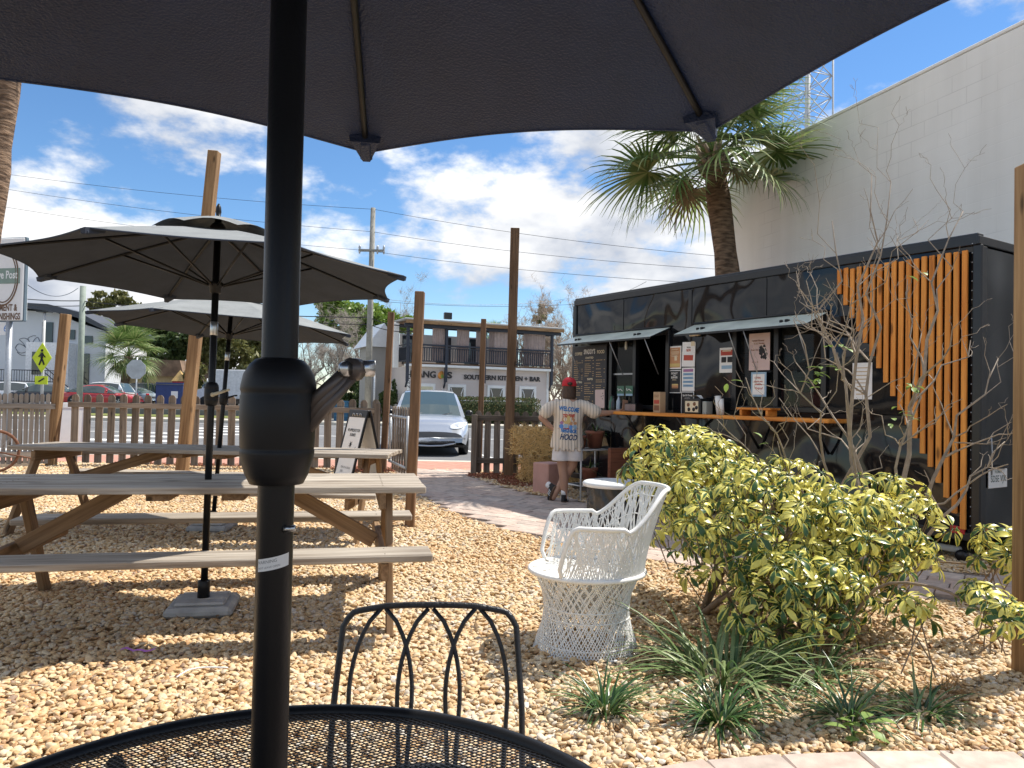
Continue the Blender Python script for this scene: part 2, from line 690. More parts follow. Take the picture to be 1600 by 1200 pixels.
M_SOIL = ground_mat('soil', (0.10, 0.07, 0.045), (0.20, 0.15, 0.10))
M_GRAVELBASE = ground_mat('gravel_bed', (0.46, 0.33, 0.20), (0.66, 0.52, 0.36), scale=42, bump=0.8, bscale=55)
M_ASPHALT = ground_mat('asphalt', (0.15, 0.15, 0.155), (0.20, 0.20, 0.205), scale=1.2, bump=0.2, bscale=60)
M_GRASS = ground_mat('lawn', (0.10, 0.13, 0.035), (0.24, 0.24, 0.08), scale=1.5, bump=0.6, bscale=30)
M_BRICKWALK = ground_mat('red_brick_walk', (0.40, 0.20, 0.15), (0.52, 0.29, 0.22), scale=5, bump=0.2)
M_CURB = ground_mat('curb_concrete', (0.50, 0.46, 0.38), (0.64, 0.60, 0.51), scale=3, bump=0.2)
M_LINE = flat('road_paint', (0.72, 0.72, 0.70), rough=0.7, var=0.12, scale=3)
M_GROUT = ground_mat('paver_sand', (0.16, 0.13, 0.105), (0.24, 0.20, 0.17), scale=20)

# the far ground lies a little lower than the yard
sheet('ground', [(-900, 15.2), (900, 15.2), (900, 1800), (-900, 1800)], -0.152, ground_mat('far_ground', (0.17, 0.17, 0.165), (0.23, 0.225, 0.21), scale=0.2, bump=0.1))
sheet('yard_ground', [(-60, -40), (60, -40), (60, 14.9), (-60, 14.9)], -0.03, M_SOIL)
sheet('road', [(-200, 15.21), (200, 15.21), (200, 36), (-200, 36)], -0.148, M_ASPHALT)
sheet('far_lawn', [(-60, 42.5), (-13, 42.5), (-13, 46.95), (-60, 46.95)], -0.12, M_GRASS)
tag(MB().box((-39.5, 67, -.15), (63, 40, .8), ch=.05).build('parking_lot', M_ASPHALT), kind='structure')
sheet('brick_sidewalk', [(-60, 13.25), (60, 13.25), (60, 14.9), (-60, 14.9)], 0.0, M_BRICKWALK)
kb = MB().box((0, 15.05, -0.09), (120, 0.30, 0.185), ch=0.03)
tag(kb.build('kerb', M_CURB), kind='structure')
kb = MB().box((0, 36.1, -0.09), (160, 0.30, 0.2), ch=0.03)
tag(kb.build('far_kerb', M_CURB), kind='structure')
sheet('far_sidewalk', [(-70, 36.25), (60, 36.25), (60, 38.3), (-70, 38.3)], -0.01, M_CURB)
mk = MB()
for x0, x1, y0, y1 in ((-200, 200, 26.0, 26.12), (-200, 200, 26.3, 26.42), (-200, 200, 34.9, 35.05)):
    mk.add([(x0, y0, -.144), (x1, y0, -.144), (x1, y1, -.144), (x0, y1, -.144)], [(0, 1, 2, 3)])
for i in range(8):
    y0 = 17.2 + i * 2.1
    mk.add([(-12.6, y0, -.144), (-9.2, y0, -.144), (-9.2, y0 + .75, -.144), (-12.6, y0 + .75, -.144)], [(0, 1, 2, 3)])
mk.add([(0.2, 15.6, -.144), (0.32, 15.6, -.144), (-1.2, 20.6, -.144), (-1.32, 20.6, -.144)], [(0, 1, 2, 3)])
tag(mk.build('road_markings', M_LINE), kind='structure')

# paved path from the gate round to the food trailer, and the patio the viewer sits on
PATH_NEAR = smooth_poly([(-1.95, 13.2), (-1.72, 11.6), (-1.15, 9.6), (-0.45, 7.9), (0.28, 6.78), (1.2, 5.85), (2.2, 5.2), (3.0, 4.8), (4.4, 4.2), (6.5, 3.6)])
PATH_FAR = smooth_poly([(6.5, 5.2), (4.6, 5.55), (3.55, 5.75), (2.75, 6.6), (1.75, 8.2), (0.85, 9.45), (0.25, 10.1), (-0.30, 11.2), (-0.62, 12.3), (-0.68, 13.2)])
PATH = PATH_NEAR + PATH_FAR
PATIO = [(-6, 1.25), (-1.0, 1.55), (-0.25, 1.95)] + smooth_poly([(0.08, 2.28), (0.42, 2.54), (0.9, 2.68), (1.5, 2.74), (2.1, 2.76), (3.0, 2.95)]) + [(6, 3.6), (6, -3), (-6, -3)]
GRAVEL = [(-7.8, 13.2), (-8.6, 9.5), (-9.5, -2), (6.5, -2), (6.5, 7), (4.2, 6.2), (3.4, 7), (0.9, 10.6), (0.9, 13.2)]
sheet('gravel_bed', GRAVEL, -0.012, M_GRAVELBASE)
path = sheet('paver_path', PATH, -0.006, M_GROUT)
patio = sheet('patio', PATIO, -0.004, M_GROUT)


def paver_mat():
    m, nt, b = new_mat('concrete_paver')
    b.inputs['Roughness'].default_value = 0.9
    b.inputs['Specular IOR Level'].default_value = 0.25
    co = node(nt, 'ShaderNodeTexCoord')
    oi = node(nt, 'ShaderNodeObjectInfo')
    at_ = node(nt, 'ShaderNodeAttribute', attribute_name='tone')
    ge = node(nt, 'ShaderNodeNewGeometry')
    rp = node(nt, 'ShaderNodeValToRGB')
    e = rp.color_ramp.elements
    e[0].position, e[0].color = 0, (0.40, 0.335, 0.29, 1)
    e[1].position, e[1].color = 1, (0.57, 0.48, 0.41, 1)
    e.new(0.35).color = (0.53, 0.43, 0.365, 1)
    e.new(0.7).color = (0.50, 0.38, 0.315, 1)
    ad = node(nt, 'ShaderNodeMath', operation='ADD')
    nt.links.new(oi.outputs['Random'], ad.inputs[0])
    nt.links.new(ge.outputs['Random Per Island'], ad.inputs[1])
    fr = node(nt, 'ShaderNodeMath', operation='FRACT')
    nt.links.new(ad.outputs[0], fr.inputs[0])
    nt.links.new(fr.outputs[0], rp.inputs[0])
    n = node(nt, 'ShaderNodeTexNoise')
    n.inputs['Scale'].default_value = 14
    n.inputs['Detail'].default_value = 6
    nt.links.new(co.outputs['Object'], n.inputs['Vector'])
    mr = node(nt, 'ShaderNodeMapRange')
    mr.inputs[1].default_value, mr.inputs[2].default_value = 0.3, 0.7
    mr.inputs[3].default_value, mr.inputs[4].default_value = 0.78, 1.14
    nt.links.new(n.outputs['Fac'], mr.inputs[0])
    mx = node(nt, 'ShaderNodeMix', data_type='RGBA', blend_type='MULTIPLY')
    mx.inputs[0].default_value = 1
    nt.links.new(rp.outputs[0], mx.inputs[6])
    nt.links.new(mr.outputs[0], mx.inputs[7])
    nt.links.new(mx.outputs[2], b.inputs['Base Color'])
    n2 = node(nt, 'ShaderNodeTexNoise')
    n2.inputs['Scale'].default_value = 220
    nt.links.new(co.outputs['Object'], n2.inputs['Vector'])
    bp = node(nt, 'ShaderNodeBump')
    bp.inputs['Strength'].default_value = 0.35
    bp.inputs['Distance'].default_value = 0.003
    nt.links.new(n2.outputs['Fac'], bp.inputs['Height'])
    nt.links.new(bp.outputs[0], b.inputs['Normal'])
    return m


M_PAVER = paver_mat()


def clip_cell(poly, region):
    """True when all corners of a cell lie in the region"""
    a = np.array(poly)
    return inside(region, a[:, 0], a[:, 1]).all()


def lay_pavers(parent, region, ang, L, Wd, gap, near_of, limit, zt, bounds):
    ca, sa = math.cos(ang), math.sin(ang)
    cells = []
    x0, x1, y0, y1 = bounds
    rows = int((y1 - y0) / Wd)
    for r in range(rows):
        off = (0, L * .5, L * .25, L * .75)[r % 4]
        for c in range(int((x1 - x0) / L) + 1):
            u, v = x0 + c * L + off, y0 + r * Wd
            q = [(u, v), (u + L, v), (u + L, v + Wd), (u, v + Wd)]
            qw = [(ca * a - sa * b, sa * a + ca * b) for a, b in q]
            arr = np.array(qw)
            ins = inside(region, arr[:, 0], arr[:, 1])
            if ins.all():
                cells.append((arr[:, 0].mean(), arr[:, 1].mean(), None))
            elif ins.any():
                # cut paver at the border
                a, b2 = arr[:, 0].mean(), arr[:, 1].mean()
                for k in range(2):
                    qh = [(u + L * k / 2, v), (u + L * (k + 1) / 2, v), (u + L * (k + 1) / 2, v + Wd), (u + L * k / 2, v + Wd)]
                    w2 = np.array([(ca * a - sa * b, sa * a + ca * b) for a, b in qh])
                    if inside(region, w2[:, 0], w2[:, 1]).sum() >= 3:
                        cells.append((w2[:, 0].mean(), w2[:, 1].mean(), 'half'))
    cells = [c for c in cells if c[1] > 0.8 and abs(c[0]) < 0.75 * c[1] + 1.6]
    cells.sort(key=lambda c: math.hypot(c[0], c[1]))
    full = MB().box((0, 0, -0.02), (L - gap, Wd - gap, 0.05), ch=0.006).mesh('paver', M_PAVER)
    half = MB().box((0, 0, -0.02), (L / 2 - gap, Wd - gap, 0.05), ch=0.006).mesh('paver', M_PAVER)
    rest = MB()
    for i, (x, y, k) in enumerate(cells):
        M = T(x, y, zt + rng.uniform(-.003, .003), ang + rng.uniform(-.012, .012), rng.uniform(-.008, .008), rng.uniform(-.008, .008))
        if i < limit:
            link('paver', half if k else full, parent, M)
        else:
            rest.box((0, 0, -0.02), ((L / 2 if k else L) - gap, Wd - gap, 0.05), M=M, ch=0.006)
    if rest.v:
        tag(rest.build('far_pavers', M_PAVER, parent), kind='stuff')


lay_pavers(path, PATH, R(-33), 0.30, 0.20, 0.008, None, 300, 0.012, (-12, 12, -2, 14))
# the patio border: a soldier course that follows the edge, then a field behind it
edge = PATIO[2:-3]
acc = []
for i in range(len(edge) - 1):
    p, q = Vector(edge[i]), Vector(edge[i + 1])
    n_ = max(1, int((q - p).length / 0.02))
    acc += [p.lerp(q, k / n_) for k in range(n_)]
bl, last = 0.0, None
cum = [0.0]
for i in range(1, len(acc)):
    cum.append(cum[-1] + (acc[i] - acc[i - 1]).length)
PW = 0.29
k = 0
while (k + 1) * PW < cum[-1]:
    i0 = int(np.searchsorted(cum, k * PW))
    i1 = min(len(acc) - 1, int(np.searchsorted(cum, (k + 1) * PW)))
    p, q = acc[i0], acc[i1]
    t = (q - p).normalized()
    nrm = Vector((t.y, -t.x))
    c = (p + q) / 2 + nrm * 0.105
    if c.y > 1.2:
        me = MB().box((0, 0, -0.02), (PW - 0.008, 0.20, 0.06), ch=0.008).mesh('paver', M_PAVER)
        link('paver', me, patio, T(c.x, c.y, 0.016 + rng.uniform(-.003, .003), math.atan2(t.y, t.x), 0, rng.uniform(-.01, .01)))
    k += 1
inner = [(x, y - 0.24) for x, y in PATIO[2:-3]] + [(6, 3.3), (6, 0), (-0.3, 0.2)]
lay_pavers(patio, inner, R(4), 0.30, 0.20, 0.008, None, 200, 0.013, (-8, 8, -2, 4))


# ------------------------------------------------------------------ gravel: real pebbles, too many to count
def pebble_mat():
    m, nt, b = new_mat('river_pebble')
    b.inputs['Roughness'].default_value = 0.62
    b.inputs['Specular IOR Level'].default_value = 0.3
    a = node(nt, 'ShaderNodeAttribute', attribute_name='tone')
    a.attribute_type = 'INSTANCER'
    rp = node(nt, 'ShaderNodeValToRGB')
    e = rp.color_ramp.elements
    e[0].position, e[0].color = 0.0, (0.33, 0.23, 0.165, 1)
    e[1].position, e[1].color = 1.0, (0.74, 0.66, 0.55, 1)
    for p, c in ((0.10, (0.43, 0.245, 0.115)), (0.24, (0.56, 0.355, 0.175)), (0.42, (0.63, 0.445, 0.24)), (0.6, (0.67, 0.505, 0.305)), (0.78, (0.71, 0.575, 0.395)), (0.90, (0.53, 0.44, 0.335))):
        e.new(p).color = c + (1,)
    nt.links.new(a.outputs['Fac'], rp.inputs[0])
    co = node(nt, 'ShaderNodeTexCoord')
    n = node(nt, 'ShaderNodeTexNoise')
    n.inputs['Scale'].default_value = 1.6
    n.inputs['Detail'].default_value = 5
    nt.links.new(co.outputs['Object'], n.inputs['Vector'])
    mr = node(nt, 'ShaderNodeMapRange')
    mr.inputs[1].default_value, mr.inputs[2].default_value = 0.3, 0.7
    mr.inputs[3].default_value, mr.inputs[4].default_value = 0.8, 1.15
    nt.links.new(n.outputs['Fac'], mr.inputs[0])
    mx = node(nt, 'ShaderNodeMix', data_type='RGBA', blend_type='MULTIPLY')
    mx.inputs[0].default_value = 1
    nt.links.new(rp.outputs[0], mx.inputs[6])
    nt.links.new(mr.outputs[0], mx.inputs[7])
    nt.links.new(mx.outputs[2], b.inputs['Base Color'])
    return m


M_PEBBLE = pebble_mat()


def scatter_pebbles(name, pts, rots, scls, tones, mat, sub=2):
    me = bpy.data.meshes.new(name)
    me.from_pydata([tuple(p) for p in pts], [], [])
    for nm, arr, tp, key in (('rot', rots, 'FLOAT_VECTOR', 'vector'), ('scl', scls, 'FLOAT_VECTOR', 'vector'), ('tone', tones, 'FLOAT', 'value')):
        a = me.attributes.new(nm, tp, 'POINT')
        a.data.foreach_set(key, np.asarray(arr, dtype=np.float32).ravel())
    me.materials.append(mat)
    o = link(name, me)
    ng = bpy.data.node_groups.new(name + '_nodes', 'GeometryNodeTree')
    ng.interface.new_socket('Geometry', in_out='INPUT', socket_type='NodeSocketGeometry')
    ng.interface.new_socket('Geometry', in_out='OUTPUT', socket_type='NodeSocketGeometry')
    N, Lk = ng.nodes, ng.links
    gi, go = N.new('NodeGroupInput'), N.new('NodeGroupOutput')
    g2i = N.new('GeometryNodeGeometryToInstance')
    for k in range(4):
        ico = N.new('GeometryNodeMeshIcoSphere')
        ico.inputs['Radius'].default_value = 1.0
        ico.inputs['Subdivisions'].default_value = sub
        sp = N.new('GeometryNodeSetPosition')
        nz = N.new('ShaderNodeTexNoise')
        nz.noise_dimensions = '4D'
        nz.inputs['W'].default_value = 3.7 * k + 1
        nz.inputs['Scale'].default_value = 0.85
        nz.inputs['Detail'].default_value = 1
        sb = N.new('ShaderNodeVectorMath')
        sb.operation = 'SUBTRACT'
        sb.inputs[1].default_value = (0.5, 0.5, 0.5)
        sc = N.new('ShaderNodeVectorMath')
        sc.operation = 'SCALE'
        sc.inputs['Scale'].default_value = 1.5
        Lk.new(ico.outputs['Mesh'], sp.inputs['Geometry'])
        Lk.new(nz.outputs['Color'], sb.inputs[0])
        Lk.new(sb.outputs[0], sc.inputs[0])
        Lk.new(sc.outputs[0], sp.inputs['Offset'])
        ss = N.new('GeometryNodeSetShadeSmooth')
        sm = N.new('GeometryNodeSetMaterial')
        sm.inputs['Material'].default_value = mat
        Lk.new(sp.outputs[0], ss.inputs['Geometry'])
        Lk.new(ss.outputs[0], sm.inputs['Geometry'])
        Lk.new(sm.outputs[0], g2i.inputs[0])
    ip = N.new('GeometryNodeInstanceOnPoints')
    ip.inputs['Pick Instance'].default_value = True

    def na(nm, tp):
        n = N.new('GeometryNodeInputNamedAttribute')
        n.data_type = tp
        n.inputs['Name'].default_value = nm
        return n.outputs['Attribute']
    e2r = N.new('FunctionNodeEulerToRotation')
    Lk.new(na('rot', 'FLOAT_VECTOR'), e2r.inputs[0])
    Lk.new(gi.outputs[0], ip.inputs['Points'])
    Lk.new(g2i.outputs[0], ip.inputs['Instance'])
    Lk.new(e2r.outputs[0], ip.inputs['Rotation'])
    Lk.new(na('scl', 'FLOAT_VECTOR'), ip.inputs['Scale'])
    Lk.new(ip.outputs[0], go.inputs[0])
    md = o.modifiers.new('scatter', 'NODES')
    md.node_group = ng
    return o


nrg = np.random.default_rng(11)


def gravel_zone(d0, d1, dens, r0, r1, margin=1.1):
    w = 0.70 * d1 + margin
    n = int((d1 - d0) * 2 * w * dens)
    x = nrg.uniform(-w, w, n)
    y = nrg.uniform(d0, d1, n)
    ok = (np.abs(x) < 0.70 * y + margin) & inside(GRAVEL, x, y)
    pad = nrg.uniform(-.05, .03, n)
    ok &= ~inside(PATH, x, y + pad) & ~inside(PATIO, x, y - pad)
    x, y = x[ok], y[ok]
    n = len(x)
    s = nrg.uniform(r0, r1, n) * (1 + 0.45 * (nrg.random(n) ** 4))
    z = nrg.uniform(-0.012, 0.011, n) + 0.010 * np.sin(x * 2.3 + 1) * np.sin(y * 1.9)
    rot = np.stack([nrg.normal(0, .35, n), nrg.normal(0, .35, n), nrg.uniform(0, 6.28, n)], 1)
    sc = np.stack([s * nrg.uniform(1.0, 1.45, n), s * nrg.uniform(.8, 1.05, n), s * nrg.uniform(.42, .70, n)], 1)
    # warm patches and paler patches drift through the bed
    drift = 0.10 * np.sin(x * 1.7 + .6 * y) + 0.08 * np.sin(y * 2.9 - x)
    tone = np.clip(nrg.beta(2.2, 2.0, n) + drift * 0.8, 0, 1)
    return np.stack([x, y, z], 1), rot, sc, tone


parts = [gravel_zone(1.2, 3.6, 4200, .0068, .0158), gravel_zone(3.6, 6.2, 3300, .0085, .016), gravel_zone(6.2, 9.0, 2000, .0105, .018), gravel_zone(9.0, 13.2, 1100, .0135, .021)]
peb = scatter_pebbles('gravel', *[np.concatenate([p[i] for p in parts]) for i in range(4)], M_PEBBLE)
tag(peb, 'tan and cream river pebbles covering the yard', 'gravel', kind='stuff')

# red bark mulch by the gate
M_MULCH = flat('red_bark_mulch', (0.24, 0.085, 0.045), rough=0.9, var=0.4, scale=30)
mu = MB()
for (cx, cy, rx, ry, n) in ((-2.35, 12.75, .65, .45, 700), (-0.15, 12.2, .55, .55, 800), (0.25, 11.3, .45, .6, 700), (-4.5, 13.0, 2.4, .2, 900), (0.6, 12.7, 0.6, .35, 500)):
    for _ in range(n):
        a, r_ = rng.uniform(0, 6.28), math.sqrt(rng.random())
        x, y = cx + rx * r_ * math.cos(a), cy + ry * r_ * math.sin(a)
        mu.box((0, 0, 0), (rng.uniform(.02, .07), rng.uniform(.008, .02), .006), M=T(x, y, 0.012 + rng.uniform(0, .03), rng.uniform(0, 6.28), rng.uniform(-.5, .5), rng.uniform(-.5, .5)))
tag(mu.build('mulch', M_MULCH), 'red bark mulch strewn by the gate', 'mulch', kind='stuff')

# ================================================================== big white building beside the yard
def stucco():
    m, nt, b = new_mat('painted_block_wall')
    b.inputs['Roughness'].default_value = 0.85
    b.inputs['Specular IOR Level'].default_value = 0.2
    co = node(nt, 'ShaderNodeTexCoord')
    mp = node(nt, 'ShaderNodeMapping')
    mp.inputs['Rotation'].default_value = (R(90), 0, 0)
    nt.links.new(co.outputs['Object'], mp.inputs[0])
    br = node(nt, 'ShaderNodeTexBrick')
    br.inputs['Scale'].default_value = 1.0
    br.inputs['Brick Width'].default_value = 0.41
    br.inputs['Row Height'].default_value = 0.205
    br.inputs['Mortar Size'].default_value = 0.008
    br.inputs['Mortar Smooth'].default_value = 1.0
    for i in (1, 2):
        br.inputs[i].default_value = (1, 1, 1, 1)
    br.inputs[3].default_value = (0, 0, 0, 1)
    nt.links.new(mp.outputs[0], br.inputs['Vector'])
    n = node(nt, 'ShaderNodeTexNoise')
    n.inputs['Scale'].default_value = 0.7
    n.inputs['Detail'].default_value = 8
    nt.links.new(co.outputs['Object'], n.inputs['Vector'])
    mr = node(nt, 'ShaderNodeMapRange')
    mr.inputs[1].default_value, mr.inputs[2].default_value = 0.3, 0.75
    nt.links.new(n.outputs['Fac'], mr.inputs[0])
    mx = node(nt, 'ShaderNodeMix', data_type='RGBA')
    mx.inputs[6].default_value = (0.90, 0.885, 0.85, 1)
    mx.inputs[7].default_value = (0.77, 0.75, 0.71, 1)
    mps = node(nt, 'ShaderNodeMapping')
    mps.inputs['Scale'].default_value = (5, 5, .3)
    nt.links.new(co.outputs['Object'], mps.inputs[0])
    ns = node(nt, 'ShaderNodeTexNoise')
    ns.inputs['Detail'].default_value = 6
    ns.inputs['Scale'].default_value = 1
    nt.links.new(mps.outputs[0], ns.inputs['Vector'])
    av = node(nt, 'ShaderNodeMath', operation='MULTIPLY_ADD')
    av.inputs[1].default_value = 1.0
    nt.links.new(mr.outputs[0], av.inputs[0])
    sb_ = node(nt, 'ShaderNodeMath', operation='SUBTRACT')
    sb_.inputs[1].default_value = .5
    nt.links.new(ns.outputs['Fac'], sb_.inputs[0])
    nt.links.new(sb_.outputs[0], av.inputs[2])
    nt.links.new(av.outputs[0], mx.inputs[0])
    # some mortar lines have cracked open and show as thin dark traces
    n3 = node(nt, 'ShaderNodeTexNoise')
    n3.inputs['Scale'].default_value = 0.55
    n3.inputs['Detail'].default_value = 3
    nt.links.new(co.outputs['Object'], n3.inputs['Vector'])
    cr = node(nt, 'ShaderNodeMapRange')
    cr.inputs[1].default_value, cr.inputs[2].default_value = 0.55, 0.68
    nt.links.new(n3.outputs['Fac'], cr.inputs[0])
    inv = node(nt, 'ShaderNodeMath', operation='SUBTRACT')
    inv.inputs[0].default_value = 1.0
    nt.links.new(br.outputs['Color'], inv.inputs[1])
    mu_ = node(nt, 'ShaderNodeMath', operation='MULTIPLY')
    nt.links.new(inv.outputs[0], mu_.inputs[0])
    nt.links.new(cr.outputs[0], mu_.inputs[1])
    m2 = node(nt, 'ShaderNodeMath', operation='MULTIPLY')
    m2.inputs[1].default_value = 0.4
    nt.links.new(mu_.outputs[0], m2.inputs[0])
    mx2 = node(nt, 'ShaderNodeMix', data_type='RGBA')
    mx2.inputs[7].default_value = (0.32, 0.30, 0.28, 1)
    nt.links.new(m2.outputs[0], mx2.inputs[0])
    nt.links.new(mx.outputs[2], mx2.inputs[6])
    nt.links.new(mx2.outputs[2], b.inputs['Base Color'])
    bp = node(nt, 'ShaderNodeBump')
    bp.inputs['Strength'].default_value = 0.14
    bp.inputs['Distance'].default_value = 0.01
    nt.links.new(br.outputs['Color'], bp.inputs['Height'])
    nt.links.new(bp.outputs[0], b.inputs['Normal'])
    return m


wb = empty('white_building', (3.9, 13.7, 0), math.atan2(-0.952, 0.305), 'tall off white painted block building standing behind the food trailer', 'building')
M_STUCCO = stucco()
# local x runs along the wall towards the viewer, local y points into the building
MB().box((7.0, 5.0, 2.76), (14.0, 10.0, 5.56)).build('wall', M_STUCCO, wb)
MB().box((6.98, 5.0, 5.575), (14.01, 10.01, 0.05), ch=0.01).build('coping', flat('coping', (0.86, 0.84, 0.80), var=0.08), wb)
rf = MB()
rf.add([(0.3, 1.2, 5.6), (6.0, 1.2, 5.6), (6.0, 8.8, 5.6), (0.3, 8.8, 5.6), (1.6, 4.8, 6.9), (4.8, 4.8, 6.9)],
       [(0, 1, 5, 4), (1, 2, 5), (2, 3, 4, 5), (3, 0, 4)])
rf.build('roof', flat('grey_roof', (0.16, 0.17, 0.18), rough=0.6), wb)

# ================================================================== picnic tables
def picnic_table(loc, rz, L, label, legs_in=0.24):
    t = empty('picnic_table', loc, rz, label, 'table', 'wooden picnic tables in the gravel yard')
    n, w = 5, 0.137
    for i in range(n):
        y = (i - (n - 1) / 2) * (w + 0.006)
        dz = rng.uniform(-.002, .003)
        dx = rng.uniform(-.006, .006)
        plank('top_plank', (-L / 2 + dx, y, .731 + dz), (L / 2 + dx, y, .731 + rng.uniform(-.003, .004)), w, 0.038, W_GREY, t, ch=0.005)
    for s in (-1, 1):
        plank('bench_plank', (-L / 2 + .0, s * .665, .431), (L / 2, s * .665, .431 + rng.uniform(-.003, .003)), 0.235, 0.038, W_GREY, t, ch=0.006)
    for sx in (-1, 1):
        x = sx * (L / 2 - legs_in)
        plank('cross_beam', (x, -.35, .666), (x, .35, .666), .038, .09, W_LEG, t, up=(0, 0, 1))
        plank('bench_beam', (x, -.77, .365), (x, .77, .365), .038, .09, W_LEG, t, up=(0, 0, 1))
        xo = x + sx * .040
        for sy in (-1, 1):
            plank('leg', (xo, sy * .20, .705), (xo, sy * .60, -.02), .09, .038, W_LEG, t, up=(1, 0, 0))
        plank('brace', (x - sx * .03, 0, .385), (x - sx * (L / 2 - legs_in - .42), 0, .70), .09, .038, W_LEG, t, up=(0, 1, 0), ch=.004)
    sc_ = MB()
    for sx in (-1, 1):
        for i in range(n):
            for dy in (-.035, .035):
                sc_.lathe([(.0048, .7505), (.0001, .7522)], 7, M=T(sx * (L / 2 - legs_in), (i - (n - 1) / 2) * (w + .006) + dy, .0015))
        for s in (-1, 1):
            for dy in (-.07, .07):
                sc_.lathe([(.0055, .4505), (.0001, .4525)], 7, M=T(sx * (L / 2 - legs_in), s * .665 + dy, .0015))
    tag(sc_.build('screw_heads', flat('rusty_screw', (.08, .055, .04), rough=.7), t), kind='stuff')
    for x in (-.19, .19):
        plank('cleat', (x, -.31, .691), (x, .31, .691), .12, .040, W_LEG, t)
    return t


T1 = (-1.75, 4.37, 0)
T2 = (-2.76, 7.0, 0)
picnic_table(T1, R(12), 2.46, 'weathered picnic table nearest the viewer, umbrella pole through its top')
picnic_table(T2, R(-2), 3.40, 'longer weathered picnic table standing behind, close to the picket fence')


# ================================================================== umbrellas
def canopy_point(R_, zr, za, th0, k, u, s, scallop, bow):
    """k rib number, u 0..1 from rib k to rib k+1, s 0..1 from crown to hem"""
    a0, a1 = th0[k], th0[k + 1]
    p0 = Vector((math.cos(a0), math.sin(a0)))
    p1 = Vector((math.cos(a1), math.sin(a1)))
    p = p0.lerp(p1, u)
    w = math.sin(math.pi * u)
    p *= R_ * s * (1 - scallop * w * s * s)
    z = za + (zr - za) * (s ** 1.12)
    z -= bow * w * s * (1 - s) * 0.5
    z += 0.5 * scallop * w * s ** 3 * (za - zr) * 0.6
    return Vector((p.x, p.y, z))


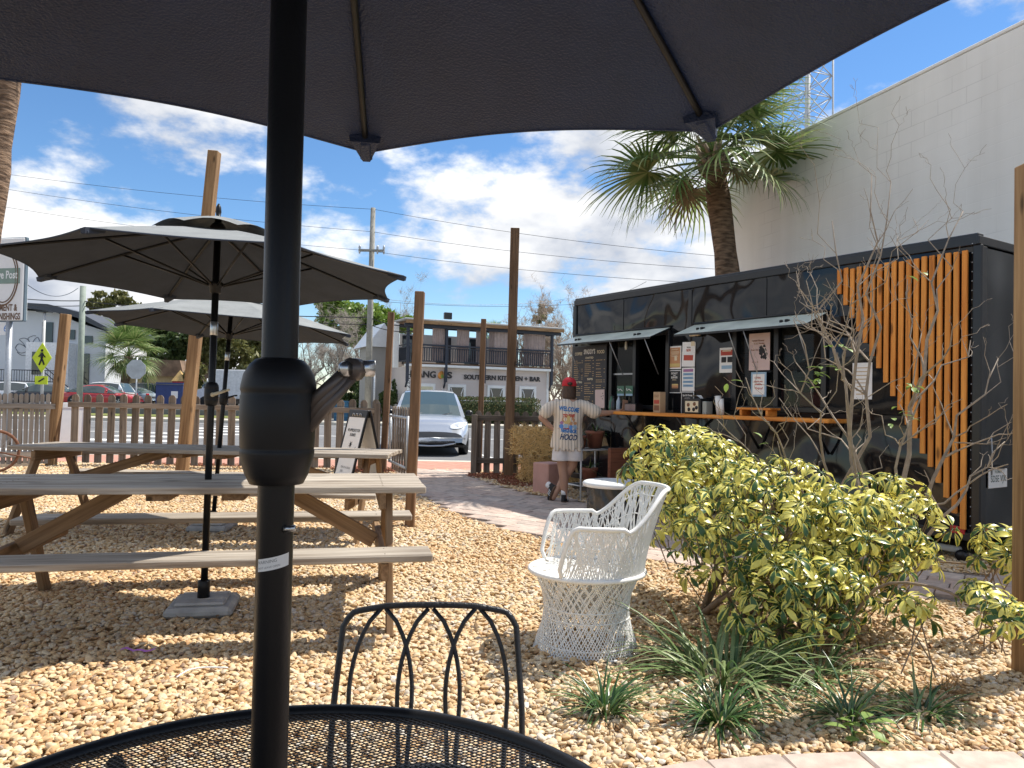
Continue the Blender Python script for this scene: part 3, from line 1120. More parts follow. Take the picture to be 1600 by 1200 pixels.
def umbrella(name, loc, R_, zr, za, angs, m_can, m_under, label, crank_z, crank_rz, pole_r=.0195, lean=None, handle_mat=None, runner=None, vent=True, zbase=0.0, seg=10, rad=8, tagged=False):
    u = empty(name, loc, 0, label, 'umbrella', 'market umbrellas over the tables')
    if lean is not None:
        u.rotation_euler = lean
    th = list(angs) + [angs[0] + 2 * math.pi]
    n = len(angs)
    mb = MB()
    s0 = 0.10
    for k in range(n):
        rows = []
        for i in range(rad + 1):
            s = s0 + (1 - s0) * i / rad
            rows.append([canopy_point(R_, zr, za, th, k, j / seg, s, .055, .05) for j in range(seg + 1)])
        mb.grid(rows)
    can = mb.build('canopy', m_can, u)
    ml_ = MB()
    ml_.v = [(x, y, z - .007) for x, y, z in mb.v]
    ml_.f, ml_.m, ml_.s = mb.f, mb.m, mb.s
    ml_.build('shade_layer', m_under, u)  # copy of the canopy added below it to paint the dark underside
    hem = MB()
    for k in range(n):
        hem.tube([canopy_point(R_, zr, za, th, k, j / seg, 1.0, .055, .05) + Vector((0, 0, -.004)) for j in range(seg + 1)], .005, 5)
    hem.build('hem', m_under, can)
    if vent:
        v = MB()
        for k in range(n):
            rows = []
            for i in range(5):
                s = i / 4
                row = []
                for j in range(7):
                    uu = j / 6
                    q = canopy_point(.36, za - .045, za + .075, th, k, uu, max(s, .02), .02, 0)
                    q.z += .028 * math.sin(math.pi * uu) * s
                    row.append(q)
                rows.append(row)
            v.grid(rows)
        v.build('vent_cap', m_can, u)
        MB().lathe([(.004, za + .15), (.014, za + .13), (.017, za + .10), (.012, za + .075), (.02, za + .07)], 12).build('finial', BLACK_PLASTIC, u)
    run = runner if runner else zr - .06
    for k in range(n):
        a = angs[k]
        d = Vector((math.cos(a), math.sin(a), 0))
        pts = []
        for i in range(9):
            s = .03 + .97 * i / 8
            p = canopy_point(R_, zr, za, th, k, 0, s, 0, 0)
            pts.append(p + Vector((0, 0, -.014)))
        rb = MB().tube(pts, .0085, 6).build('rib', BLACK_METAL, u)
        mid = canopy_point(R_, zr, za, th, k, 0, .52, 0, 0) + Vector((0, 0, -.02))
        MB().tube([d * .03 + Vector((0, 0, run)), mid], .0065, 6).build('strut', BLACK_METAL, rb)
        tip = pts[-1]
        ra = math.atan2(zr - za, R_)
        cp = MB()
        M = Matrix.Translation(tip + Vector((0, 0, -.002))) @ Matrix.Rotation(a, 4, 'Z') @ Matrix.Rotation(-ra, 4, 'Y')
        cp.box((-.035, 0, -.006), (.085, .034, .02), M=M, ch=.006)
        cp.add([M @ Vector(q) for q in ((-.09, -.045, .012), (-.09, .045, .012), (.012, .012, .012), (.012, -.012, .012), (-.08, -.04, -.012), (-.08, .04, -.012), (.012, .01, -.012), (.012, -.01, -.012))],
               [(0, 1, 2, 3), (7, 6, 5, 4), (0, 4, 5, 1), (3, 2, 6, 7), (0, 3, 7, 4), (1, 5, 6, 2)])
        cp.build('tip_pocket', m_under, rb)
    MB().tube([(0, 0, zbase), (0, 0, za + .07)], pole_r, 28).build('pole', BLACK_METAL, u)
    MB().lathe([(pole_r + .001, run - .045), (pole_r + .012, run - .04), (pole_r + .014, run - .01), (.042, run), (.046, run + .012), (.04, run + .022), (pole_r + .001, run + .024)], 24).build('runner_hub', BLACK_PLASTIC, u)
    MB().lathe([(pole_r + .001, za - .03), (.04, za - .025), (.045, za + .01), (.03, za + .03), (pole_r + .001, za + .035)], 20).build('crown_hub', BLACK_PLASTIC, u)
    c = crank_z
    hs = MB()
    hs.lathe([(pole_r + .0005, c - .072), (.0285, c - .071), (.034, c - .060), (.0385, c - .044), (.0395, c - .038), (.0395, c - .034), (.0387, c - .033), (.0395, c - .031), (.0405, c), (.0405, c + .024), (.0396, c + .026), (.0396, c + .029), (.0405, c + .031), (.040, c + .036), (.0375, c + .048), (.032, c + .058), (.026, c + .064), (pole_r + .0005, c + .066)], 40)
    hs.build('crank_housing', BLACK_PLASTIC, u)
    hm = handle_mat or BLACK_PLASTIC
    cr = MB()
    M = Matrix.Translation((0, 0, c - .008)) @ Matrix.Rotation(crank_rz, 4, 'Z')
    p = [Vector((.036, 0, 0)), Vector((.055, 0, .004)), Vector((.066, .022, .022)), Vector((.070, .050, .052))]
    if tagged:
        a_, b_ = Vector((.030, -.006, .006)), Vector((.079, .012, .064))
        for off in (-.008, 0, .008):
            cr.tube([M @ (a_ + Vector((0, 0, off * 1.4))), M @ (b_ + Vector((0, 0, off * .8)))], [.0085, .0065], 10)
        cr.tube([M @ (b_ + Vector((-.004, -.006, 0))), M @ (b_ + Vector((.004, .006, 0)))], .0125, 14)
        hd = cr.build('crank_handle', hm, u)
        MB().tube([M @ (b_ + Vector((-.006, 0, .001))), M @ (b_ + Vector((.021, .010, .002)))], [.0085, .0095], 18).build('knob', STEEL, hd)
        MB().tube([M @ (b_ + Vector((-.008, -.010, 0))), M @ (b_ + Vector((-.004, -.014, 0)))], .0085, 16).build('rivet', STEEL, hd)
    else:
        cr.tube([M @ Vector((.030, 0, 0)), M @ Vector((.05, 0, 0))], .013, 12)
        cr.tube([M @ Vector((.05, 0, 0)), M @ Vector((.055, .075, .028))], [.011, .007], 10)
        cr.tube([M @ Vector((.055, .075, .028)), M @ Vector((.085, .08, .03))], .008, 10)
        cr.build('crank_handle', hm, u)
    if not tagged:
        MB().lathe([(pole_r + .0005, c + .34), (pole_r + .0022, c + .342), (pole_r + .0022, c + .418), (pole_r + .0005, c + .42)], 24).build('collar', STEEL, u)
    return u


CAN_GREY = fabric('sunlit_canvas_top', (0.23, 0.24, 0.24), trans=0.0)  # paler tone paints the sunlit top of the cloth
UNDER_GREY = fabric('shaded_canvas_underside', (0.050, 0.060, 0.082), trans=0.0, bscale=300, spec=.12)  # darker tone paints the same cloth in shade underneath
UNDER_BLACK = fabric('black_canvas_underside', (0.016, 0.030, 0.080), trans=0.0, rough=0.32, bump=1.0, bscale=170, spec=0.26)
CAN_BLACK = fabric('black_canvas', (0.032, 0.031, 0.034), trans=0.22, rough=0.42, bump=1.0, bscale=420, spec=0.45)
BONE = flat('yellowed_plastic', (0.55, 0.48, 0.34), rough=0.45)
eight = lambda a: [R(a + 45 * k) for k in range(8)]
umbrella('market_umbrella', T1, 1.13, 1.94, 2.22, eight(38), CAN_GREY, UNDER_GREY, 'grey market umbrella standing through the nearest picnic table', 1.25, R(-60), handle_mat=BONE, lean=(R(-1.5), 0, 0))
umbrella('market_umbrella', (-2.72, 6.95, 0), 1.17, 1.86, 2.17, eight(36), CAN_GREY, UNDER_GREY, 'farther grey market umbrella behind, leaning over the longer picnic table', 1.22, R(-40), handle_mat=BLACK_PLASTIC, lean=(R(-2.0), R(2.6), 0))
NEAR_U = (-0.256, 0.83, 0)
near_ang = [R(a) for a in (-3, 55.5, 97.5, 142, 187, 232, 275, 316)]
nu = umbrella('patio_umbrella', NEAR_U, 1.33, 1.955, 2.36, near_ang, CAN_BLACK, UNDER_BLACK, 'black patio umbrella overhead with thick pole in the foreground', 1.224, 0, handle_mat=flat('grey_brown_alloy', (.11, .09, .08), rough=.38, metal=.4), seg=24, rad=14, tagged=True)
# warning strip and a set screw on the near pole
lb = MB()
rows = []
for i in range(2):
    rows.append([Vector((.0202 * math.cos(a), .0202 * math.sin(a), 1.062 + .0135 * i + .004 * (a - R(-90)))) for a in [R(-128 + 6 * q) for q in range(18)]])
lb.grid(rows)
lab = lb.build('warning_strip', WHITE_PAPER, nu)
ink = flat('grey_ink', (0.25, 0.25, 0.25), rough=.8)
for s, zz, sz in (('WARNING', 1.0715, .0048), ('DO NOT LEAVE OPEN', 1.0655, .003)):
    o = text(s, sz, ink, lab, Matrix.Identity(4), name='print')
    for v in o.data.vertices:
        a = R(-112) + v.co.x / .0202 * 1.0 + (R(14) if sz < .005 else 0)
        z = v.co.y
        v.co = Vector((.0204 * math.cos(a), .0204 * math.sin(a), zz + z + .004 * (a - R(-90))))
MB().tube([(.014, -.014, 1.105), (.026, -.014, 1.107)], .0035, 8).build('set_screw', STEEL, nu)

# concrete feet under the two table umbrellas
for (x, y), rz, lbl in (((T1[0], T1[1]), 12, 'low square concrete umbrella foot under the nearest picnic table'), ((-2.72, 6.95), 3, 'low square concrete umbrella foot under the longer picnic table')):
    b_ = empty('umbrella_base', (x, y, 0), R(rz), lbl, 'base', 'concrete umbrella feet')
    MB().box((0, 0, .03), (.36, .36, .06), ch=.02).build('slab', CONCRETE, b_)
    MB().box((0, 0, .068), (.27, .27, .02), ch=.009).build('raised_step', CONCRETE, b_)
    MB().lathe([(.034, .075), (.034, .17), (.030, .175), (.0205, .175)], 20).build('socket', BLACK_METAL, b_)

# ================================================================== round mesh table and iron chair
mt = empty('mesh_table', (NEAR_U[0] - .008, NEAR_U[1] - .02, 0), 0, 'round black metal mesh patio table in the foreground', 'table')
TR, TZ = .468, .72
MB().tube([(TR * math.cos(2 * math.pi * i / 96), TR * math.sin(2 * math.pi * i / 96), TZ) for i in range(96)], .0125, 12, closed=True).build('rim', BLACK_METAL, mt)
ms = MB()
pitch = .0086
nb = int(2 * TR / pitch)
for fam, ang in ((0, R(33)), (1, R(-33))):
    ca, sa = math.cos(ang), math.sin(ang)
    for i in range(-nb, nb + 1):
        o_ = (i + .5) * pitch * .92
        if abs(o_) >= TR - .004:
            continue
        h_ = math.sqrt((TR - .004) ** 2 - o_ * o_)
        a_ = Vector((ca * -h_ - sa * o_, sa * -h_ + ca * o_, TZ + .002 + fam * .0009))
        b_ = Vector((ca * h_ - sa * o_, sa * h_ + ca * o_, TZ + .002 + fam * .0009))
        ms.box((0, 0, 0), ((b_ - a_).length, .0019, .0008), M=frame(a_, b_))
tag(ms.build('mesh_top', BLACK_METAL, mt), kind='stuff')
MB().lathe([(.028, TZ - .03), (.034, TZ - .028), (.034, TZ + .008), (.024, TZ + .010), (.024, TZ - .03)], 28).build('umbrella_ring', BLACK_METAL, mt)
for k in range(4):
    a = R(45 + 90 * k)
    MB().tube([(TR * .93 * math.cos(a), TR * .93 * math.sin(a), TZ - .012), (.30 * math.cos(a), .30 * math.sin(a), TZ - .08), (.27 * math.cos(a), .27 * math.sin(a), .30), (.43 * math.cos(a), .43 * math.sin(a), .012)], .0125, 10).build('leg', BLACK_METAL, mt)
MB().tube([(.272 * math.cos(2 * math.pi * i / 32), .272 * math.sin(2 * math.pi * i / 32), .30) for i in range(32)], .008, 8, closed=True).build('stretcher_ring', BLACK_METAL, mt)

ic = empty('iron_chair', (-0.160, 1.52, 0), R(4), 'black wrought iron chair with crossing loops in its back, behind the mesh table', 'chair')
hw, zt, zb_ = .200, .775, .40


def bk(x, z):                                   # the back leans away from the table a little
    return Vector((x, .16 + .16 * (z - .42), z))


fr_pts = [bk(-hw - .012, .36), bk(-hw - .010, .55), bk(-hw + .004, zt - .045)]
fr_pts += [bk(-hw + .010 + .02 * (1 - math.cos(a)) * 1.6, zt - .045 + .035 * math.sin(a)) for a in [R(q) for q in (30, 60, 90)]]
fr_pts += [bk(x, zt - .008 + .010 * (1 - (x / hw) ** 2)) for x in (-.10, -.05, 0, .05, .10)]
fr_pts += [Vector((-p.x, p.y, p.z)) for p in fr_pts[:6]][::-1]
MB().tube(fr_pts, .0072, 10).build('back_frame', IRON, ic)
tops = (-.107, 0.0, .107)


def arc(x0, x1, flip=1):
    out = []
    for i in range(15):
        t = i / 14
        drop = t * (zt - .385)
        s_ = drop / .19
        f_ = math.sin(math.pi / 2 * min(1, s_) ** .72) - .16 * max(0, s_ - 1)
        x = x0 + (x1 - x0) * f_
        z = (zt - .006) - drop
        out.append(bk(x, z))
    return out


for x in tops:
    for s in (-1, 1):
        MB().tube(arc(x + s * .005, x + s * .070), .0052, 8).build('back_loop', IRON, ic)
seat_ring = [Vector((.21 * math.cos(a), .21 * math.sin(a) * .98 - .03, .43)) for a in [2 * math.pi * i / 40 for i in range(40)]]
st = MB().tube(seat_ring, .009, 8, closed=True).build('seat_frame', IRON, ic)
sg = MB()
for i in range(-11, 12):
    o_ = i * .0175
    h_ = math.sqrt(max(0, .205 ** 2 - o_ ** 2))
    sg.box((0, 0, 0), (2 * h_, .004, .002), M=T(0, o_ - .03, .432))
    sg.box((0, 0, 0), (2 * h_, .004, .002), M=T(o_, -.03, .4345, R(90)))
sg.build('seat_mesh', IRON, ic)
for sx in (-1, 1):
    MB().tube([(sx * .17, -.17, .43), (sx * .19, -.21, .01)], .0085, 8).build('leg', IRON, ic)
    MB().tube([bk(sx * (hw + .012), .37), Vector((sx * .205, .14, .30)), Vector((sx * .215, .20, .01))], .0085, 8).build('leg', IRON, ic)

# ================================================================== woven white chair
M_WICK = flat('white_spun_fibre', (0.80, 0.79, 0.75), rough=0.45, var=0.06, scale=20)
wc = empty('woven_chair', (0.40, 3.86, 0), R(188), 'white woven fibreglass tub chair on a flared drum base beside the bush', 'chair')


def ell(a, r_, z, ex=1.0, ey=.94):
    # angle 0 is the back of the seat, at local -x; the open front is at local +x
    return Vector((-math.cos(a) * r_ * ex, math.sin(a) * r_ * ey, z))


def base_r(z):
    t = z / .39
    return .262 - .055 * math.sin(math.pi * min(1, t * .93)) ** 1.3 + .012 * t


def strand(mb, f, n=9, r_=.0034):
    mb.tube([f(i / (n - 1)) for i in range(n)], r_, 4, cap=False)


bs = MB()
NB = 100
for k in range(NB):
    a0 = 2 * math.pi * k / NB
    for sgn in (-1, 1):
        da = sgn * (R(58) + rng.uniform(-.1, .1))
        strand(bs, lambda t, a0=a0, da=da: ell(a0 + da * t, base_r(.39 * t) + rng.uniform(-.002, .002), .39 * t + .002))
bs.build('base_weave', M_WICK, wc)
for z, r_ in ((.006, .007), (.05, .003), (.17, .004), (.22, .004), (.385, .008)):
    MB().tube([ell(2 * math.pi * i / 60, base_r(z) + .002, z) for i in range(60)], r_, 6, closed=True).build('base_band', M_WICK, wc)
AM = R(128)


def top_h(a):
    a = abs(a)
    if a < R(28):
        return .815
    if a < R(72):
        t = (a - R(28)) / R(44)
        return .815 - .19 * (t * t * (3 - 2 * t))
    if a < R(112):
        return .645 + .004 * (a - R(72))
    t = min(1, (a - R(112)) / R(16))
    return .645 - .20 * t * t


def shell(a, t):
    z = .395 + (top_h(a) - .395) * t
    back = max(0, math.cos(a)) ** 1.2
    r_ = .285 + (.025 + .095 * back) * (t ** 1.4)
    return ell(a, r_, z, 1.0, .98)


sw = MB()
NS = 150
for k in range(NS):
    a0 = -AM + 2 * AM * (k + .5) / NS
    for sgn in (-1, 1):
        da = sgn * rng.uniform(R(4), R(24))
        if abs(a0 + da) > AM:
            continue
        strand(sw, lambda t, a0=a0, da=da: shell(a0 + da * t, t), 7, .0032)
sw.build('back_weave', M_WICK, wc)
for t in (.34, .62, .86):
    lim = AM if t < .5 else (R(120) if t < .7 else R(66))
    MB().tube([shell(-lim + 2 * lim * i / 50, t) for i in range(51)], .0034, 6).build('back_band', M_WICK, wc)
rim = [shell(-AM, 0)] + [shell(-AM, .5)] + [shell(-AM + 2 * AM * i / 60, 1) for i in range(61)] + [shell(AM, .5), shell(AM, 0)]
MB().tube(rim, .0115, 10).build('arm_rail', M_WICK, wc)
MB().tube([ell(2 * math.pi * i / 60, .29, .395, 1.0, .98) for i in range(60)], .0125, 8, closed=True).build('seat_rim', M_WICK, wc)
sw = MB()
for k in range(190):
    a0 = 2 * math.pi * rng.random()
    da = rng.uniform(R(95), R(175))
    p, q = ell(a0, .285, .398, 1, .98), ell(a0 + da, .285, .398, 1, .98)
    strand(sw, lambda t, p=p, q=q: p.lerp(q, t) + Vector((0, 0, -.016 * math.sin(math.pi * t))), 5, .0024)
sw.build('seat_weave', M_WICK, wc)

# ================================================================== posts, fences and the gate
def post(foot, top, w, mat, label, name='wooden_post'):
    o = plank(name, foot, top, w, w, mat, None, up=(0, -1, 0), ch=.006)
    return tag(o, label, 'post', 'tall wooden posts in the yard')


def hooked(o, h):
    """a screw eye near the top of a post"""
    L = o.dimensions[0] if False else h
    mb = MB().tube([(L / 2 - .25 + .018 * math.cos(a), .0, .055 + .05 + .018 * math.sin(a)) for a in [R(40 * i) for i in range(9)]], .004, 6)
    mb.build('screw_eye', GALV, o)


p = at(282, 755, 10.4)
post((p.x, 10.4, -.05), (p.x + .34, 10.4, 4.6), .14, W_POST, 'tallest leaning amber post rising behind the grey umbrellas')
p = at(640, 818, 7.4)
post((p.x, 7.4, -.05), (p.x + .05, 7.4, 2.29), .092, W_BROWN, 'slim brown post just beyond the corner of the nearest picnic table')
post((-0.03 + .0, 12.15, -.05), (0.0, 12.2, 4.02), .145, W_BROWN, 'tall thick brown post in front of the fence by the hay bales')
post((-0.53, 12.75, -.05), (-0.50, 12.75, 2.60), .088, W_BROWN, 'slim post on the street side of the fence right of the gate')
post((-2.14, 12.72, -.05), (-2.06, 12.72, 2.68), .10, W_BROWN, 'dark post at the latch end of the long picket fence')
post((-7.62, 12.55, -.05), (-7.45, 12.55, 2.52), .13, W_POST, 'thick post at the corner where the two fences meet')
post((2.475, 3.56, -.05), (2.475, 3.56, 2.42), .14, W_POST, 'thick squared post at the edge of the yard beside the yellow leaved sprays')

_pk = {}


def picket(parent, x, y, z0, z1, w, th, mat, rz=0.0):
    h = z1 - z0
    key = (round(h, 2), round(w, 3), mat.name)
    if key not in _pk:
        poly = [(-h / 2, -w / 2), (h / 2 - w * .42, -w / 2), (h / 2 - w * .12, -w * .34), (h / 2, -w * .14), (h / 2, w * .14), (h / 2 - w * .12, w * .34), (h / 2 - w * .42, w / 2), (-h / 2, w / 2)]
        _pk[key] = MB().prism(poly, -th / 2, th / 2).mesh('picket', mat)
    M = T(x, y, z0 + h / 2, rz) @ Matrix.Rotation(R(-90), 4, 'Y') @ Matrix.Rotation(rng.uniform(-.012, .012), 4, 'Z')
    M = T(x, y, z0 + h / 2, rz) @ Matrix.Rotation(R(90), 4, 'X') @ Matrix.Rotation(R(90), 4, 'Z') @ Matrix.Rotation(rng.uniform(-.012, .012), 4, 'Z')
    return link('picket', _pk[key], parent, M)


def fence(a, b, n, h, label, mat, w=.118, rails=(.24, 1.02), posts=(), rail_side=-1, jitter=.012):
    a, b = Vector(a), Vector(b)
    L = (b - a).length
    f = empty('picket_fence', (a.x, a.y, 0), math.atan2(b.y - a.y, b.x - a.x), label, 'fence', 'picket fences round the yard')
    for i in range(n):
        x = (i + .5) * L / n
        picket(f, x, 0, .03 + rng.uniform(0, .02), h + rng.uniform(-jitter, jitter), w, .018, mat)
    for z in rails:
        plank('rail', (0, rail_side * .029, z), (L, rail_side * .029, z + rng.uniform(-.01, .01)), .038, .088, mat, f, up=(0, 0, 1))
    for x in posts:
        plank('post', (x, rail_side * .095, -.05), (x, rail_side * .095, h - .06), .09, .09, mat, f, up=(0, -1, 0))
    return f


fence((-7.42, 12.68), (-2.18, 12.74), 26, 1.20, 'long brown picket fence behind the picnic tables', W_FENCE, posts=(5.18,))
fence((-0.62, 12.42), (1.1, 12.42), 11, 1.05, 'short brown picket fence running behind the hay bales', W_FENCE, w=.105, rails=(.24, .94), posts=(.02,))
fence((-7.55, 12.52), (-9.6, 11.6), 30, 1.19, 'silvery close set picket fence turning off at the far corner', W_SIDE, w=.058, rails=(.20, .98), rail_side=1)

g = empty('yard_gate', (-2.02, 12.60, 0), math.atan2(11.2 - 12.6, -1.52 + 2.02), 'open gate with galvanised frame and wooden pickets, swung inward', 'gate')
GL = 1.42
for z in (.19, .94):
    MB().tube([(0.02, 0, z), (GL, 0, z)], .021, 10).build('frame_bar', GALV, g)
for x in (.02, GL):
    MB().tube([(x, 0, .17), (x, 0, .97)], .021, 10).build('frame_bar', GALV, g)
for i in range(7):
    picket(g, .12 + i * .195, .034, .06, 1.10, .09, .018, W_FENCE)
for z in (.30, .80):
    MB().box((-.02, 0, z), (.09, .03, .04), ch=.004).build('hinge', BLACK_METAL, g)

# ================================================================== folding signs
def a_frame(name, loc, rz, w, h, spread, label, m_frame, m_panel, cat='sign'):
    s = empty(name, loc, rz, label, cat)
    # front leaf leans from (0,-spread) at the foot to the hinge on top; local -y faces the reader
    for sy, nm in ((-1, 'front_leaf'), (1, 'rear_leaf')):
        foot = Vector((0, sy * spread, 0))
        top = Vector((0, sy * .012, h))
        M = Matrix.Identity(4)
        ydir = (top - foot).normalized()
        xdir = Vector((1, 0, 0)) * (-sy)
        zdir = xdir.cross(ydir)
        M = Matrix((xdir, ydir, zdir)).transposed().to_4x4()
        M.translation = foot
        L = (top - foot).length
        bz = .035
        mbf = MB()
        mbf.box((0, L - bz * 1.5, 0), (w, bz * 3, .028), ch=.006)
        mbf.box((0, bz + .02, 0), (w, bz * 2, .028), ch=.006)
        for sx in (-1, 1):
            mbf.box((sx * (w / 2 - bz / 2), L / 2 - .02, 0), (bz, L - bz * 5 + .07, .0279), ch=.004)
        lf = mbf.build(nm, m_frame, s, M)
        MB().box((0, L / 2 - .02, .0), (w - bz * 2 + .004, L - bz * 5 + .03, .012)).build('panel', m_panel, lf)
        s[nm] = lf.name
    return s, M


SG = a_frame('sandwich_board', (-2.10, 10.5, 0), R(-54), .60, 1.06, .27, 'black folding sandwich board with white panel thanking customers', BLACK_PLASTIC, WHITE_PAPER)[0]
fl = bpy.data.objects[SG['front_leaf']]
INK = flat('black_ink', (0.02, 0.02, 0.022), rough=.7)
text('WE APPRECIATE YOUR', .058, INK, fl, T(0, .80, .0085), width=.40, bold=.001)
text('BUSINESS', .058, INK, fl, T(0, .735, .0085), width=.18, bold=.001)
ic_ = MB()
for k in range(9):
    a = R(40 * k + 8)
    ic_.add([(.018 * math.cos(a + .35), .018 * math.sin(a + .35), 0), (.018 * math.cos(a - .35), .018 * math.sin(a - .35), 0), ((.055 + .02 * (k % 2)) * math.cos(a), (.055 + .02 * (k % 2)) * math.sin(a), 0)], [(1, 0, 2)][::1])
ic_.lathe([(.02, 0), (.0001, 0)], 12)
ic_.build('sun_mark', INK, fl, T(.0, .60, .0085))
fs = MB()
fs.add([(-.14, .02, 0), (.10, .06, 0), (.16, .10, 0), (.12, .02, 0), (.15, -.03, 0), (.04, -.02, 0)], [(5, 4, 3, 2, 1, 0)])
fs.build('fish_mark', INK, fl, T(.03, .48, .0085))
text('STAY AT A LOCAL', .04, INK, fl, T(.02, .28, .0085), width=.30)
text('2025', .04, INK, fl, T(-.08, .225, .0085), width=.08)
tc_ = MB()
for dx in (-.11, 0, .11):
    tc_.tube([(dx - .03, 1.00, .016), (dx - .02, 1.035, .02), (dx + .02, 1.035, .02), (dx + .03, 1.00, .016)], .006, 6)
tc_.build('clip', STEEL, fl)
for nm in ('front_leaf', 'rear_leaf'):
    del SG[nm]
SG2 = a_frame('sandwich_board', (-8.35, 14.25, 0), R(20), .62, 1.02, .26, 'white folding sandwich board outside on the brick sidewalk', WHITE, WHITE)[0]
for nm in ('front_leaf', 'rear_leaf'):
    del SG2[nm]

# ================================================================== the food trailer
def trailer_paint():
    m, nt, b = new_mat('wavy_black_trailer_skin')
    b.inputs['Base Color'].default_value = (0.008, 0.009, 0.011, 1)
    b.inputs['Roughness'].default_value = 0.06
    b.inputs['Specular IOR Level'].default_value = 0.42
    b.inputs['Coat Weight'].default_value = 0.0
    b.inputs['Coat Roughness'].default_value = 0.04
    co = node(nt, 'ShaderNodeTexCoord')
    n = node(nt, 'ShaderNodeTexNoise')
    n.inputs['Scale'].default_value = 1.5
    n.inputs['Detail'].default_value = 0.6
    n.inputs['Roughness'].default_value = 0.4
    nt.links.new(co.outputs['Object'], n.inputs['Vector'])
    bp = node(nt, 'ShaderNodeBump')
    bp.inputs['Strength'].default_value = 0.5
    bp.inputs['Distance'].default_value = 0.19
    nt.links.new(n.outputs['Fac'], bp.inputs['Height'])
    nt.links.new(bp.outputs[0], b.inputs['Normal'])
    nt.links.new(bp.outputs[0], b.inputs['Coat Normal'])
    return m


M_SKIN = trailer_paint()
M_TRIM = flat('black_trim', (0.010, 0.010, 0.012), rough=0.3, var=0.2, scale=12)
M_MATT = flat('matt_black_interior', (0.012, 0.012, 0.012), rough=0.8)
M_AWN = flat('awning_flap_top', (0.66, 0.70, 0.60), rough=0.35, var=0.2, scale=4)
M_PANE = pane_mat('window_pane')
M_DARKGLASS = glass('dark_sliding_glass', (0.02, 0.024, 0.03))
P0 = Vector((3.7, 6.0, 0))
TRL = 5.24
tr = empty('food_trailer', P0, math.atan2(.84, -.542), 'long black food trailer with two raised window flaps and orange slats', 'trailer')
tr.rotation_euler = (0, 0, math.atan2(.84, -.542))
ZB, ZT, DEP = .20, 2.62, 2.1
# local x runs along the serving side to the far end, local y points out to the customers
# openings: (x0, x1, z0, z1)
OP = [(1.36, 2.43, 1.20, 2.08), (3.43, 4.45, 1.18, 2.08)]
xs = sorted({0.0, TRL, *[o[0] for o in OP], *[o[1] for o in OP]})


def skin(x0, x1, z0, z1, name='side_panel', y=0.0):
    return MB().box(((x0 + x1) / 2, y - .02, (z0 + z1) / 2), (x1 - x0 - .004, .04, z1 - z0 - .004), ch=.003).build(name, M_SKIN, tr)


# upper band is four sheets, lower band three, with narrow sheets between the windows
for a_, b_ in ((0, 1.22), (1.22, 2.05), (2.05, 3.1), (3.1, 4.25), (4.25, TRL)):
    skin(a_, b_, 2.08, ZT - .06)
for a_, b_ in ((0, 1.36), (1.36, 2.9), (2.9, 4.45), (4.45, TRL)):
    skin(a_, b_, ZB + .06, 1.18)
skin(0, 1.36, 1.18, 2.08)
skin(2.43, 3.43, 1.18, 2.08)
skin(4.45, TRL, 1.18, 2.08)
skin(1.36, 2.43, 1.18, 1.20)
bx = MB()
bx.box((TRL / 2, -DEP / 2 - .02, ZT - .03), (TRL, DEP, .05))
bx.box((TRL / 2, -DEP / 2 - .02, ZB + .03), (TRL, DEP, .06))
bx.box((TRL / 2, -DEP - .02, 1.41), (TRL, .04, 2.36))
bx.box((TRL - .02, -DEP / 2 - .02, 1.41), (.04, DEP - .05, 2.34))
bx.build('shell', M_MATT, tr)
MB().box((.018, -DEP / 2 - .02, 1.40), (.04, DEP - .01, 2.30), ch=.004).build('rear_wall', M_SKIN, tr)
for z, h_ in ((ZT - .025, .075), (ZB + .03, .07)):
    MB().box((TRL / 2, .008, z), (TRL + .03, .03, h_), ch=.006).build('rail_trim', M_TRIM, tr)
    MB().box((-.004, -DEP / 2, z), (.03, DEP + .05, h_ - .004), ch=.006).build('rail_trim', M_TRIM, tr)
MB().box((TRL / 2, -.03, ZT + .02), (TRL + .01, .09, .03), ch=.008).build('roof_edge', M_TRIM, tr)
for x in (.0, TRL):
    MB().box((x, .006, 1.41), (.075, .035, 2.30), ch=.01).build('corner_trim', M_TRIM, tr)
MB().box((-.012, -.05, 1.41), (.03, .08, 2.28), ch=.006).build('corner_trim', M_TRIM, tr)
for x in (1.24, 2.05, 3.1, 4.25):
    MB().box((x, .003, 2.32), (.014 if x != 3.1 else .05, .008, .44)).build('seam_strip', M_TRIM, tr)
rv = MB()
for z in [ZB + .12 + .075 * i for i in range(31)]:
    rv.lathe([(.006, 0), (.004, .003), (.0001, .004)], 6, M=T(.035, .0245, z) @ Matrix.Rotation(R(-90), 4, 'X'))
tag(rv.build('rivets', GALV, tr), kind='stuff')
# windows: frames, a fixed pane and an open half
for (x0, x1, z0, z1), split in ((OP[0], 1.90), (OP[1], 4.0)):
    for a_, b_, c_, d_ in ((x0, x1, z0 - .02, z0 + .03), (x0, x1, z1 - .03, z1 + .02)):
        MB().box(((a_ + b_) / 2, .0, (c_ + d_) / 2), (b_ - a_ + .06, .07, d_ - c_), ch=.004).build('window_frame', M_TRIM, tr)
    for x in (x0, split, x1):
        MB().box((x, .0, (z0 + z1) / 2), (.055, .066, z1 - z0 - .06), ch=.004).build('window_frame', M_TRIM, tr)
for x0, x1, z0, z1 in ((4.03, 4.43, 1.21, 2.05), (1.92, 2.41, 1.23, 2.05), (1.38, 1.88, 1.23, 2.05)):
    p_ = MB().box(((x0 + x1) / 2, -.022, (z0 + z1) / 2), (x1 - x0, .006, z1 - z0)).build('window_pane', M_PANE, tr)
MB().box((4.23, -.012, 1.60), (.42, .02, .02)).build('sash_bar', GALV, tr)
MB().box((3.71, .0, 1.205), (.5, .05, .012)).build('sill_strip', STEEL, tr)
